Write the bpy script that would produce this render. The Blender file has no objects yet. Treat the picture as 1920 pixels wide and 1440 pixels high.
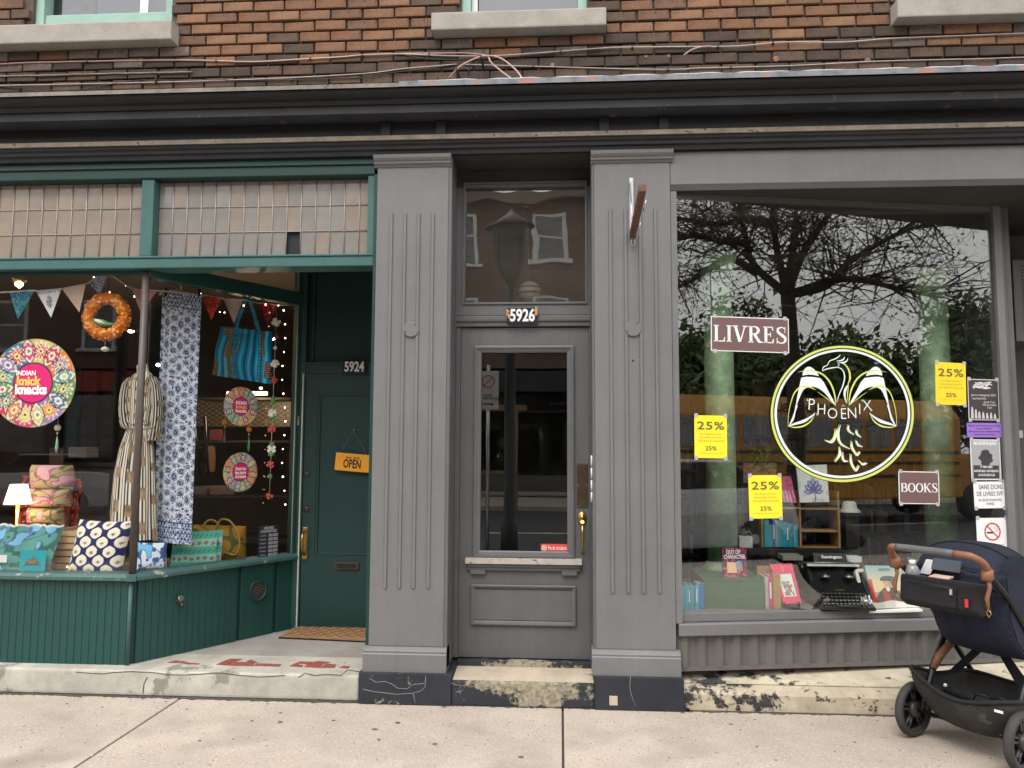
import bpy, bmesh, math, random
import numpy as np
from mathutils import Vector, Matrix
random.seed(7); rng = np.random.default_rng(7)
C = bpy.context.scene.collection
scene = bpy.context.scene
PI = math.pi

# ------------------------------------------------------------------ camera
YAW, PITCH, ROLL, FPX = math.radians(-3.61), math.radians(4.89), math.radians(0.24), 1442.0
CAM = Vector((0, -4.83, 1.55))
_F = Vector((math.sin(YAW)*math.cos(PITCH), math.cos(YAW)*math.cos(PITCH), math.sin(PITCH)))
_R0 = Vector((math.cos(YAW), -math.sin(YAW), 0)); _U0 = _R0.cross(_F)
_R = math.cos(ROLL)*_R0 + math.sin(ROLL)*_U0
_U = -math.sin(ROLL)*_R0 + math.cos(ROLL)*_U0
cd = bpy.data.cameras.new('camera'); cam = bpy.data.objects.new('camera', cd); C.objects.link(cam)
cam.matrix_world = Matrix(((_R.x, _U.x, -_F.x, CAM.x), (_R.y, _U.y, -_F.y, CAM.y), (_R.z, _U.z, -_F.z, CAM.z), (0, 0, 0, 1)))
cd.sensor_width = 36; cd.lens = 36*FPX/1920; cd.clip_start = .05; cd.clip_end = 600
scene.camera = cam

# ------------------------------------------------------------------ overcast sky and weak sun
SUN_EL, SUN_AZ = math.radians(55), math.radians(200)     # azimuth clockwise from +Y
w = bpy.data.worlds.new('World'); scene.world = w; w.use_nodes = True
nt = w.node_tree; nt.nodes.clear()
sky = nt.nodes.new('ShaderNodeTexSky'); sky.sky_type = 'NISHITA'; sky.sun_disc = False
sky.sun_elevation = SUN_EL; sky.sun_rotation = SUN_AZ; sky.dust_density = 4; sky.air_density = 1.0
hsv = nt.nodes.new('ShaderNodeHueSaturation'); hsv.inputs['Saturation'].default_value = .12
mixs = nt.nodes.new('ShaderNodeMixRGB'); mixs.inputs[0].default_value = .6; mixs.inputs[2].default_value = (15.2, 15.05, 14.9, 1)
bg = nt.nodes.new('ShaderNodeBackground'); bg.inputs[1].default_value = .15
wo = nt.nodes.new('ShaderNodeOutputWorld')
nt.links.new(sky.outputs[0], hsv.inputs['Color']); nt.links.new(hsv.outputs[0], mixs.inputs[1])
nt.links.new(mixs.outputs[0], bg.inputs[0]); nt.links.new(bg.outputs[0], wo.inputs[0])
sl = bpy.data.lights.new('sun', 'SUN'); sl.energy = 1.0; sl.angle = math.radians(25); sl.color = (1, .96, .9)
so = bpy.data.objects.new('sun', sl); C.objects.link(so); so.location = (-4, -10, 20)
_sd = Vector((math.sin(SUN_AZ)*math.cos(SUN_EL), math.cos(SUN_AZ)*math.cos(SUN_EL), math.sin(SUN_EL)))
so.rotation_euler = _sd.to_track_quat('Z', 'Y').to_euler()
scene.view_settings.view_transform = 'Standard'; scene.view_settings.look = 'None'
scene.view_settings.gamma = 1; scene.view_settings.exposure = 0.62
scene.render.engine = 'CYCLES'
scene.cycles.use_denoising = True
scene.cycles.max_bounces = 8; scene.cycles.diffuse_bounces = 3; scene.cycles.glossy_bounces = 3
scene.cycles.transparent_max_bounces = 16; scene.cycles.caustics_reflective = False; scene.cycles.caustics_refractive = False
scene.cycles.sample_clamp_indirect = 4

# ------------------------------------------------------------------ measuring: photo point -> point on a plane of the place
def ray(px, py): return _F + _R*((px-960)/FPX) - _U*((py-720)/FPX)
def at(px, py, Y):
    d = ray(px, py); return CAM + d*((Y-CAM.y)/d.y)
def atz(px, py, Z):
    d = ray(px, py); return CAM + d*((Z-CAM.z)/d.z)
def onpl(px, py, p0, n):
    d = ray(px, py); return CAM + d*((p0-CAM).dot(n)/d.dot(n))
def rect(x0, y0, x1, y1, Y):
    a, b, c, d = at(x0, y0, Y), at(x1, y0, Y), at(x1, y1, Y), at(x0, y1, Y)
    return (a.x+d.x)/2, (b.x+c.x)/2, (c.z+d.z)/2, (a.z+b.z)/2     # X0 X1 Z0 Z1

# ------------------------------------------------------------------ objects
LOC = {}
def _tags(o, label, cat, group, kind):
    if label: o['label'] = label
    if cat: o['category'] = cat
    if group: o['group'] = group
    if kind: o['kind'] = kind
def thing(name, label, cat, loc=(0, 0, 0), group=None, kind=None):
    o = bpy.data.objects.new(name, None); C.objects.link(o); o.location = loc; o.empty_display_size = .1
    _tags(o, label, cat, group, kind); LOC[o.name] = Vector(loc); return o
def put(name, me, m, parent=None, label=None, cat=None, group=None, kind=None, org=None):
    """link mesh me (world coordinates) as one object under parent"""
    o = bpy.data.objects.new(name, me); C.objects.link(o)
    if m is not None and not me.materials: me.materials.append(m)
    if parent is not None:
        L = LOC[parent.name]; o.parent = parent
        me.transform(Matrix.Translation(-L)); LOC[o.name] = L
    else:
        L = Vector(org) if org is not None else Vector((0, 0, 0))
        if org is not None: me.transform(Matrix.Translation(-L)); o.location = L
        LOC[o.name] = L
    _tags(o, label, cat, group, kind); return o
class MB:
    def __init__(s): s.v = []; s.f = []; s.sm = []
    def add(s, vs, fs, smooth=False):
        b = len(s.v); s.v += [tuple(p) for p in vs]; s.f += [tuple(b+i for i in f) for f in fs]; s.sm += [smooth]*len(fs); return s
    def box(s, x0, x1, y0, y1, z0, z1):
        vs = [(x, y, z) for z in (z0, z1) for y in (y0, y1) for x in (x0, x1)]
        return s.add(vs, [(0, 2, 3, 1), (4, 5, 7, 6), (0, 1, 5, 4), (2, 6, 7, 3), (0, 4, 6, 2), (1, 3, 7, 5)])
    def obox(s, c, u, v, w_):        # oriented box: centre, three half vectors
        c, u, v, w_ = map(Vector, (c, u, v, w_))
        vs = [c+a*u+b*v+d*w_ for d in (-1, 1) for b in (-1, 1) for a in (-1, 1)]
        return s.add(vs, [(0, 2, 3, 1), (4, 5, 7, 6), (0, 1, 5, 4), (2, 6, 7, 3), (0, 4, 6, 2), (1, 3, 7, 5)])
    def prism(s, poly, d):           # polygon (3d pts) extruded by vector d
        d = Vector(d); n = len(poly); p = [Vector(q) for q in poly]
        return s.add(p+[q+d for q in p], [tuple(range(n))[::-1], tuple(range(n, 2*n))]+[(i, (i+1) % n, n+(i+1) % n, n+i) for i in range(n)])
    def sweep(s, prof, p0, p1):      # profile [(out, z)] swept between plan points p0, p1; out = towards -normal side (street)
        p0 = Vector((p0[0], p0[1], 0)); p1 = Vector((p1[0], p1[1], 0)); t = (p1-p0).normalized(); n = Vector((t.y, -t.x, 0))
        k = len(prof)
        a = [p0+n*o+Vector((0, 0, z)) for o, z in prof]; b = [p1+n*o+Vector((0, 0, z)) for o, z in prof]
        return s.add(a+b, [(i, k+i, k+(i+1) % k, (i+1) % k) for i in range(k)]+[tuple(range(k)), tuple(range(k, 2*k))[::-1]])
    def tube(s, pts, r, n=8, caps=True):
        pts = [Vector(p) for p in pts]; m = len(pts); rs = r if hasattr(r, '__len__') else [r]*m
        up = Vector((0, 0, 1)); rings = []; prev = None
        for i, p in enumerate(pts):
            t = (pts[min(i+1, m-1)]-pts[max(i-1, 0)]).normalized()
            if prev is None:
                a = up if abs(t.z) < .9 else Vector((1, 0, 0)); x = t.cross(a).normalized()
            else: x = (prev-t*prev.dot(t)).normalized()
            prev = x; y = t.cross(x)
            rings += [p+(x*math.cos(2*PI*k/n)+y*math.sin(2*PI*k/n))*rs[i] for k in range(n)]
        fs = [(i*n+k, i*n+(k+1) % n, (i+1)*n+(k+1) % n, (i+1)*n+k) for i in range(m-1) for k in range(n)]
        s.add(rings, fs, True)
        if caps:
            b = len(s.v)-m*n
            s.f += [tuple(b+k for k in range(n))[::-1], tuple(b+(m-1)*n+k for k in range(n))]; s.sm += [False]*2
        return s
    def lathe(s, prof, c, n=24, axis=(0, 0, 1), sx=1.0, smooth=True):
        c = Vector(c); ax = Vector(axis).normalized(); a = Vector((1, 0, 0)) if abs(ax.x) < .8 else Vector((0, 1, 0))
        x = (a-ax*a.dot(ax)).normalized(); y = ax.cross(x); vs = []
        for r, h in prof: vs += [c+ax*h+(x*sx*math.cos(2*PI*k/n)+y*math.sin(2*PI*k/n))*r for k in range(n)]
        m = len(prof)
        s.add(vs, [(i*n+k, i*n+(k+1) % n, (i+1)*n+(k+1) % n, (i+1)*n+k) for i in range(m-1) for k in range(n)], smooth)
        b = len(s.v)-m*n
        if prof[0][0] > 1e-5: s.f.append(tuple(b+k for k in range(n))[::-1]); s.sm.append(False)
        if prof[-1][0] > 1e-5: s.f.append(tuple(b+(m-1)*n+k for k in range(n))); s.sm.append(False)
        return s
    def ball(s, c, r, n=12, m=8, sc=(1, 1, 1)):
        c = Vector(c); vs = []; 
        for i in range(m+1):
            th = PI*i/m
            vs += [c+Vector((r*sc[0]*math.sin(th)*math.cos(2*PI*k/n), r*sc[1]*math.sin(th)*math.sin(2*PI*k/n), r*sc[2]*math.cos(th))) for k in range(n)]
        return s.add(vs, [(i*n+k, (i+1)*n+k, (i+1)*n+(k+1) % n, i*n+(k+1) % n) for i in range(m) for k in range(n)], True)
    def mesh(s, name, bevel=0, seg=2):
        me = bpy.data.meshes.new(name); me.from_pydata(s.v, [], s.f); me.validate(clean_customdata=False)
        if len(me.polygons) == len(s.sm): me.polygons.foreach_set('use_smooth', s.sm)
        if bevel:
            bm = bmesh.new(); bm.from_mesh(me)
            bmesh.ops.recalc_face_normals(bm, faces=bm.faces)
            es = [e for e in bm.edges if len(e.link_faces) == 2 and e.calc_face_angle(0) > .6]
            bmesh.ops.bevel(bm, geom=es, offset=bevel, segments=seg, affect='EDGES', profile=.6, clamp_overlap=True)
            bm.to_mesh(me); bm.free()
        else:
            bm = bmesh.new(); bm.from_mesh(me); bmesh.ops.recalc_face_normals(bm, faces=bm.faces); bm.to_mesh(me); bm.free()
        return me
    def build(s, name, m, parent=None, bevel=0, seg=2, **k): return put(name, s.mesh(name, bevel, seg), m, parent, **k)
def BX(name, m, parent, x0, x1, y0, y1, z0, z1, bevel=.003, **k): return MB().box(x0, x1, y0, y1, z0, z1).build(name, m, parent, bevel, **k)

# ------------------------------------------------------------------ materials
def lin(c):
    return tuple((v/255/12.92 if v/255 <= .04045 else ((v/255+.055)/1.055)**2.4) for v in c)
def M(name, rgb, rough=.6, var=.18, scale=6, bump=.15, bscale=80, metal=0, spot=None, spot_amt=.35, spot_scale=12, spec=.4, hue=None, dist=.004, sheen=0, streak=0):
    """painted / raw surface: base colour broken by two noises, optional second colour in spots, fine relief"""
    m = bpy.data.materials.new(name); m.use_nodes = True; nt = m.node_tree; n = nt.nodes; L = nt.links
    b = n['Principled BSDF']; tc = n.new('ShaderNodeTexCoord'); co = tc.outputs['Object']
    no = n.new('ShaderNodeTexNoise'); no.inputs['Scale'].default_value = scale; no.inputs['Detail'].default_value = 8; no.inputs['Roughness'].default_value = .65
    L.new(co, no.inputs['Vector'])
    cr = n.new('ShaderNodeValToRGB'); e = cr.color_ramp.elements
    e[0].position = .3; e[1].position = .7
    h = hue or rgb
    e[0].color = (*[max(0, c*(1-var)) for c in h], 1); e[1].color = (*[min(1, c*(1+var)) for c in rgb], 1)
    L.new(no.outputs['Fac'], cr.inputs[0]); col = cr.outputs[0]
    bh = None
    if streak:      # brush marks and rain streaks: noise drawn out along z
        mp = n.new('ShaderNodeMapping'); mp.inputs['Scale'].default_value = (26, 26, .9); L.new(co, mp.inputs['Vector'])
        ns = n.new('ShaderNodeTexNoise'); ns.inputs['Scale'].default_value = 1; ns.inputs['Detail'].default_value = 7; ns.inputs['Roughness'].default_value = .7; L.new(mp.outputs[0], ns.inputs['Vector'])
        mr = n.new('ShaderNodeMapRange'); mr.inputs[1].default_value = .25; mr.inputs[2].default_value = .75; mr.inputs[3].default_value = 1-streak; mr.inputs[4].default_value = 1+streak; L.new(ns.outputs['Fac'], mr.inputs[0])
        vm = n.new('ShaderNodeVectorMath'); vm.operation = 'SCALE'; L.new(col, vm.inputs[0]); L.new(mr.outputs[0], vm.inputs['Scale']); col = vm.outputs[0]
    if spot:
        n2 = n.new('ShaderNodeTexNoise'); n2.inputs['Scale'].default_value = spot_scale; n2.inputs['Detail'].default_value = 9; n2.inputs['Roughness'].default_value = .7
        L.new(co, n2.inputs['Vector'])
        r2 = n.new('ShaderNodeValToRGB'); t = .5+(.5-spot_amt)*.45
        r2.color_ramp.elements[0].position = t-.012; r2.color_ramp.elements[1].position = t+.012
        L.new(n2.outputs['Fac'], r2.inputs[0]); mx = n.new('ShaderNodeMixRGB'); L.new(r2.outputs[0], mx.inputs[0]); L.new(col, mx.inputs[1])
        mx.inputs[2].default_value = (*spot, 1); col = mx.outputs[0]; bh = r2.outputs[0]
    L.new(col, b.inputs['Base Color'])
    b.inputs['Roughness'].default_value = rough; b.inputs['Metallic'].default_value = metal; b.inputs['Specular IOR Level'].default_value = spec
    if sheen: b.inputs['Sheen Weight'].default_value = sheen
    if bump:
        n3 = n.new('ShaderNodeTexNoise'); n3.inputs['Scale'].default_value = bscale; n3.inputs['Detail'].default_value = 6; L.new(co, n3.inputs['Vector'])
        bp = n.new('ShaderNodeBump'); bp.inputs['Strength'].default_value = bump; bp.inputs['Distance'].default_value = dist; L.new(n3.outputs['Fac'], bp.inputs['Height'])
        last = bp
        if bh is not None:
            b2 = n.new('ShaderNodeBump'); b2.invert = True; b2.inputs['Strength'].default_value = .5; b2.inputs['Distance'].default_value = .003
            L.new(bh, b2.inputs['Height']); L.new(bp.outputs[0], b2.inputs['Normal']); last = b2
        L.new(last.outputs[0], b.inputs['Normal'])
    return m
def emis(name, rgb, strength, sampled=True):
    m = bpy.data.materials.new(name); m.use_nodes = True; b = m.node_tree.nodes['Principled BSDF']
    b.inputs['Base Color'].default_value = (*rgb, 1); b.inputs['Emission Color'].default_value = (*rgb, 1); b.inputs['Emission Strength'].default_value = strength
    if not sampled: m.cycles.emission_sampling = 'NONE'
    return m
def glass(name, tint=(.93, .95, .94), r0=.06, wav=0, wscale=5, dirt=0):
    m = bpy.data.materials.new(name); m.use_nodes = True; nt = m.node_tree; n = nt.nodes; L = nt.links; n.clear()
    o = n.new('ShaderNodeOutputMaterial'); mix = n.new('ShaderNodeMixShader'); tr = n.new('ShaderNodeBsdfTransparent'); gl = n.new('ShaderNodeBsdfGlossy')
    tr.inputs[0].default_value = (*tint, 1); gl.inputs['Roughness'].default_value = .0
    lw = n.new('ShaderNodeLayerWeight'); lw.inputs[0].default_value = .5
    p = n.new('ShaderNodeMath'); p.operation = 'POWER'; p.inputs[1].default_value = 5; L.new(lw.outputs['Facing'], p.inputs[0])
    q = n.new('ShaderNodeMath'); q.operation = 'MULTIPLY_ADD'; q.inputs[1].default_value = 1-r0; q.inputs[2].default_value = r0; L.new(p.outputs[0], q.inputs[0])
    L.new(q.outputs[0], mix.inputs[0]); L.new(tr.outputs[0], mix.inputs[1]); L.new(gl.outputs[0], mix.inputs[2])
    out = mix.outputs[0]
    if wav:
        tc = n.new('ShaderNodeTexCoord'); no = n.new('ShaderNodeTexNoise'); no.inputs['Scale'].default_value = wscale; no.inputs['Detail'].default_value = 1; L.new(tc.outputs['Object'], no.inputs['Vector'])
        bp = n.new('ShaderNodeBump'); bp.inputs['Strength'].default_value = 1; bp.inputs['Distance'].default_value = wav; L.new(no.outputs['Fac'], bp.inputs['Height']); L.new(bp.outputs[0], gl.inputs['Normal'])
    if dirt:
        df = n.new('ShaderNodeBsdfDiffuse'); df.inputs[0].default_value = (.55, .5, .42, 1); m2 = n.new('ShaderNodeMixShader')
        tc = n.new('ShaderNodeTexCoord'); no = n.new('ShaderNodeTexNoise'); no.inputs['Scale'].default_value = 3; no.inputs['Detail'].default_value = 8; L.new(tc.outputs['Object'], no.inputs['Vector'])
        mm = n.new('ShaderNodeMath'); mm.operation = 'MULTIPLY'; mm.inputs[1].default_value = dirt*2; L.new(no.outputs['Fac'], mm.inputs[0]); L.new(mm.outputs[0], m2.inputs[0])
        L.new(out, m2.inputs[1]); L.new(df.outputs[0], m2.inputs[2]); out = m2.outputs[0]
    L.new(out, o.inputs[0]); return m
def vcol(name, rough=.85, bump=.3, bscale=400, spec=.2, sheen=0):
    m = bpy.data.materials.new(name); m.use_nodes = True; n = m.node_tree.nodes; L = m.node_tree.links; b = n['Principled BSDF']
    a = n.new('ShaderNodeAttribute'); a.attribute_name = 'Col'
    tc = n.new('ShaderNodeTexCoord'); no = n.new('ShaderNodeTexNoise'); no.inputs['Scale'].default_value = bscale; L.new(tc.outputs['Object'], no.inputs['Vector'])
    hs = n.new('ShaderNodeHueSaturation'); L.new(a.outputs['Color'], hs.inputs['Color'])
    mr = n.new('ShaderNodeMapRange'); mr.inputs[3].default_value = .85; mr.inputs[4].default_value = 1.15; L.new(no.outputs['Fac'], mr.inputs[0]); L.new(mr.outputs[0], hs.inputs['Value'])
    L.new(hs.outputs[0], b.inputs['Base Color'])
    bp = n.new('ShaderNodeBump'); bp.inputs['Strength'].default_value = bump; bp.inputs['Distance'].default_value = .001; L.new(no.outputs['Fac'], bp.inputs['Height']); L.new(bp.outputs[0], b.inputs['Normal'])
    b.inputs['Roughness'].default_value = rough; b.inputs['Specular IOR Level'].default_value = spec
    return m
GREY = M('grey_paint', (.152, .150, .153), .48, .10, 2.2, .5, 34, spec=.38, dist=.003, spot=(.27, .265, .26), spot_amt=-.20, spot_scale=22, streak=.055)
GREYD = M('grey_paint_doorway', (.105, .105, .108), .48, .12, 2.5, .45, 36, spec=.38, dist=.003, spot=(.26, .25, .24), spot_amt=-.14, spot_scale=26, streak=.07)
SOFF = M('soffit_paint_shaded', (.045, .043, .042), .6, .2, 3, .4, 30, spot=(.12, .11, .1), spot_amt=-.1)  # soffit grey darkened to put the shade of the recesses into the colour
GREYW = M('grey_paint_worn', (.17, .168, .176), .55, .1, 4, .3, 40, spot=(.5, .45, .38), spot_amt=.32, spot_scale=16)
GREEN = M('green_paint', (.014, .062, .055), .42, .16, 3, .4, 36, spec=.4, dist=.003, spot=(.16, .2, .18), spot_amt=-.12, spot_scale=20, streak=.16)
GREENB = M('green_paint_lit_dusty', (.042, .115, .11), .5, .18, 3, .3, 40, dist=.002, spot=(.3, .32, .3), spot_amt=-.05, spot_scale=14)  # same green lightened: dust plus the brighter light on the transom bars
GREENDK = M('green_paint_shaded', (.012, .042, .039), .42, .12, 3, .25, 40, dist=.002)  # same green darkened, shade of the head beam and door recess in the colour
GREENW = M('green_paint_worn_sill', (.045, .105, .098), .55, .15, 5, .3, 40, spot=(.3, .3, .26), spot_amt=.26, spot_scale=12)
CHAR = M('charcoal_paint', (.014, .0145, .017), .5, .3, 3, .5, 24, spot=(.05, .05, .05), spot_amt=.08, spot_scale=5, dist=.006)
CHARW = M('flaking_gutter_paint', (.17, .18, .2), .6, .45, 9, .5, 40, spot=(.34, .16, .12), spot_amt=.3, spot_scale=9)
CREAMD = M('dusty_cream_ledge', (.23, .195, .155), .8, .35, 9, .6, 60, spot=(.05, .05, .05), spot_amt=.24, spot_scale=18)
MORTAR = M('brick_mortar', (.10, .078, .06), .95, .3, 12, .8, 120)
STONE = M('sill_stone', (.31, .285, .25), .85, .16, 8, .6, 120, spot=(.2, .18, .15), spot_amt=.05, spot_scale=6)
MINT = M('mint_window_paint', (.27, .42, .36), .6, .15, 6, .3, 60, spot=(.5, .48, .4), spot_amt=.1)
def speckled(name, base, dark, light, sc=140, rough=.9, stain=.2, stcol=None):
    m = M(name, base, rough, stain, 1.1, .5, 150, spec=.25, dist=.003); n = m.node_tree.nodes; L = m.node_tree.links; b = n['Principled BSDF']
    src = b.inputs['Base Color'].links[0].from_socket; co = [x for x in n if x.type == 'TEX_COORD'][0].outputs['Object']
    for s_, col, amt in ((sc, dark, .60), (sc*.55, light, .62), (sc*.2, dark, .70), (1.6, tuple(c*.6 for c in base), .53)):
        no = n.new('ShaderNodeTexNoise'); no.inputs['Scale'].default_value = s_; no.inputs['Detail'].default_value = 2 if s_ > 5 else 8; L.new(co, no.inputs['Vector'])
        r = n.new('ShaderNodeValToRGB'); r.color_ramp.elements[0].position = amt; r.color_ramp.elements[1].position = amt+(.06 if s_ > 5 else .22)
        L.new(no.outputs['Fac'], r.inputs[0]); mx = n.new('ShaderNodeMixRGB'); L.new(src, mx.inputs[1]); mx.inputs[2].default_value = (*col, 1)
        mu = n.new('ShaderNodeMath'); mu.operation = 'MULTIPLY'; mu.inputs[1].default_value = .85; L.new(r.outputs[0], mu.inputs[0]); L.new(mu.outputs[0], mx.inputs[0]); src = mx.outputs[0]
    L.new(src, b.inputs['Base Color']); return m
WALK = speckled('sidewalk_concrete', (.41, .35, .295), (.17, .15, .132), (.54, .47, .41), 105)
STEPC = M('step_concrete', (.40, .38, .33), .9, .25, 5, .6, 90, spot=(.24, .22, .19), spot_amt=.28, spot_scale=4)
STEPTOP = M('landing_concrete', (.30, .285, .255), .9, .2, 3, .5, 90, spot=(.22, .21, .19), spot_amt=.25, spot_scale=3)
BLACKCHIP0 = M('chipped_black_paint_old', (.028, .03, .038), .6, .25, 6, .4, 60, spot=(.36, .32, .26), spot_amt=.22, spot_scale=7)
def worn(name, paint, under, scale=7, amt=.3, cx=0, rx=.3, cz=.1, rz=.2, k=.25, rough=.7):
    # paint over bare stone, rubbed through most around (cx, cz)
    m = M(name, paint, rough, .25, 6, .5, 60); nt = m.node_tree; n = nt.nodes; L = nt.links; b = n['Principled BSDF']; src = b.inputs['Base Color'].links[0].from_socket; co = [x for x in n if x.type == 'TEX_COORD'][0].outputs['Object']
    no = n.new('ShaderNodeTexNoise'); no.inputs['Scale'].default_value = scale; no.inputs['Detail'].default_value = 12; no.inputs['Roughness'].default_value = .72; L.new(co, no.inputs['Vector'])
    mp = n.new('ShaderNodeMapping'); mp.inputs['Location'].default_value = (-cx/rx, 0, -cz/rz); mp.inputs['Scale'].default_value = (1/rx, 0, 1/rz); L.new(co, mp.inputs['Vector'])
    ln = n.new('ShaderNodeVectorMath'); ln.operation = 'LENGTH'; L.new(mp.outputs[0], ln.inputs[0])
    mr = n.new('ShaderNodeMapRange'); mr.interpolation_type = 'SMOOTHSTEP'; mr.inputs[1].default_value = 0; mr.inputs[2].default_value = 1.3; mr.inputs[3].default_value = k; mr.inputs[4].default_value = 0; L.new(ln.outputs['Value'], mr.inputs[0])
    ad = n.new('ShaderNodeMath'); L.new(no.outputs['Fac'], ad.inputs[0]); L.new(mr.outputs[0], ad.inputs[1])
    r = n.new('ShaderNodeValToRGB'); t = .5+(.5-amt)*.45; r.color_ramp.elements[0].position = t-.01; r.color_ramp.elements[1].position = t+.03; L.new(ad.outputs[0], r.inputs[0])
    n2 = n.new('ShaderNodeTexNoise'); n2.inputs['Scale'].default_value = 40; n2.inputs['Detail'].default_value = 6; L.new(co, n2.inputs['Vector']); r2 = n.new('ShaderNodeValToRGB'); r2.color_ramp.elements[0].position = .35; r2.color_ramp.elements[1].position = .65
    r2.color_ramp.elements[0].color = (*[c*.5 for c in under], 1); r2.color_ramp.elements[1].color = (*under, 1); L.new(n2.outputs['Fac'], r2.inputs[0])
    mx = n.new('ShaderNodeMixRGB'); L.new(r.outputs[0], mx.inputs[0]); L.new(src, mx.inputs[1]); L.new(r2.outputs[0], mx.inputs[2]); L.new(mx.outputs[0], b.inputs['Base Color'])
    b2 = n.new('ShaderNodeBump'); b2.invert = True; b2.inputs['Strength'].default_value = .8; b2.inputs['Distance'].default_value = .004; L.new(r.outputs[0], b2.inputs['Height'])
    old = b.inputs['Normal'].links[0].from_socket; L.new(old, b2.inputs['Normal']); L.new(b2.outputs[0], b.inputs['Normal']); return m
BLACKCHIP = worn('chipped_black_paint', (.020, .022, .030), (.34, .31, .25), 8, .16, -.75, .35, .0, .06, .14)
BLACKWORN = worn('worn_black_paint', (.022, .024, .032), (.34, .30, .22), 7, .16, .08, .50, .13, .16, .30)
CREAMTREAD = M('worn_cream_tread', (.44, .37, .28), .8, .2, 5, .5, 60, spot=(.2, .18, .15), spot_amt=.2, spot_scale=5)
WHITECHIP = worn('chipped_white_paint', (.50, .44, .33), (.06, .058, .06), 7, .30, -.9, .7, .15, .3, .09, .8)
WHITEFRONT = worn('peeling_white_step_front', (.42, .36, .27), (.05, .05, .052), 9, .28, -.95, .9, .08, .1, .12, .85)
WHITESPECK = speckled('speckled_white_step', (.42, .37, .29), (.09, .08, .07), (.55, .5, .4), 75, stain=.2)
BRASS = M('aged_brass', (.42, .28, .1), .32, .3, 20, .1, 80, metal=1)
BRONZE = M('dark_bronze', (.10, .075, .055), .4, .3, 20, .1, 80, metal=.8)
STEEL = M('steel', (.6, .6, .6), .3, .15, 20, .1, 80, metal=1)
BLACK = M('black_plastic', (.012, .012, .013), .45, .2, 20, .05, 80)
WHITE = M('white_paint', (.72, .72, .7), .5, .06, 8, .08, 60)
INTER = M('shop_interior_wall', (.13, .10, .08), .9, .25, 1.5, .1, 20)
DARKW = M('dark_stained_wood', (.03, .024, .018), .5, .35, 5, .2, 50)
OAK = M('oak_wood', (.42, .25, .11), .5, .2, 14, .2, 60)
def paper(name, rgb, rough=.7): return M(name, rgb, rough, .04, 8, .04, 30, spec=.3)
LINES = {}

# ------------------------------------------------------------------ text (built-in face turned into mesh)
_tc = {}
def textmesh(s, bold=0, align='CENTER', space=1.0, lh=1.0):
    k = (s, bold, align, space, lh)
    if k not in _tc:
        cu = bpy.data.curves.new('t', 'FONT'); cu.body = s; cu.align_x = align; cu.align_y = 'CENTER'; cu.offset = bold; cu.resolution_u = 3; cu.space_character = space; cu.space_line = lh
        o = bpy.data.objects.new('t', cu); C.objects.link(o); bpy.context.view_layer.update()
        dg = bpy.context.evaluated_depsgraph_get(); me = bpy.data.meshes.new_from_object(o.evaluated_get(dg))
        n = len(me.vertices); co = np.zeros(n*3); me.vertices.foreach_get('co', co)
        _tc[k] = (co.reshape(-1, 3), [tuple(p.vertices) for p in me.polygons])
        bpy.data.objects.remove(o); bpy.data.curves.remove(cu); bpy.data.meshes.remove(me)
    return _tc[k]
def text(s, m, parent, org, h, right=(1, 0, 0), up=(0, 0, 1), xs=1.0, bold=0, align='CENTER', name='lettering', space=1.0, lh=1.0, fit=None, lift=.0008, shear=0):
    """flat lettering of cap height about h*.7 centred on org; fit = full width wanted"""
    co, fs = textmesh(s, bold, align, space, lh); r = Vector(right).normalized(); u = Vector(up).normalized(); nrm = r.cross(u)
    wd = max(1e-6, co[:, 0].max()-co[:, 0].min())
    if fit: xs = fit/(wd*h)
    vs = [Vector(org)+r*((x+shear*y)*h*xs)+u*(y*h)+nrm*lift for x, y, _ in co]
    b = MB(); b.add(vs, fs); me = bpy.data.meshes.new(name); me.from_pydata([tuple(v) for v in vs], [], fs)
    return put(name, me, m, parent)
def catmull(P, n=8):
    P = [np.array(p, float) for p in P]; Q = [2*P[0]-P[1]]+P+[2*P[-1]-P[-2]]; out = []
    for i in range(1, len(Q)-2):
        for k in range(n):
            t = k/n; a, b, c, d = Q[i-1:i+3]
            out.append(.5*((2*b)+(-a+c)*t+(2*a-5*b+4*c-d)*t*t+(-a+3*b-3*c+d)*t**3))
    return out+[P[-1]]
def ribbon2d(P, W, n=8, smooth=True):
    """variable width stroke in 2-D -> (verts, faces)"""
    ws = np.interp(np.linspace(0, len(P)-1, (len(P)-1)*(n if smooth else 1)+1), range(len(P)), W)
    Q = catmull(P, n) if smooth else [np.array(p, float) for p in P]
    vs = []
    for i, q in enumerate(Q):
        t = Q[min(i+1, len(Q)-1)]-Q[max(i-1, 0)]; t = t/(np.hypot(*t)+1e-9); nn = np.array([-t[1], t[0]])
        vs += [q+nn*ws[i]/2, q-nn*ws[i]/2]
    return vs, [(2*i, 2*i+1, 2*i+3, 2*i+2) for i in range(len(Q)-1)]
def flat(name, m, parent, shapes, to3d, **kw):
    """shapes: list of (verts2d, faces); to3d maps a 2-D point onto its surface"""
    V, Fc = [], []
    for vs, fs in shapes:
        b = len(V); V += [tuple(to3d(*v)) for v in vs]; Fc += [tuple(b+i for i in f) for f in fs]
    me = bpy.data.meshes.new(name); me.from_pydata(V, [], Fc); return put(name, me, m, parent, **kw)

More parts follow.
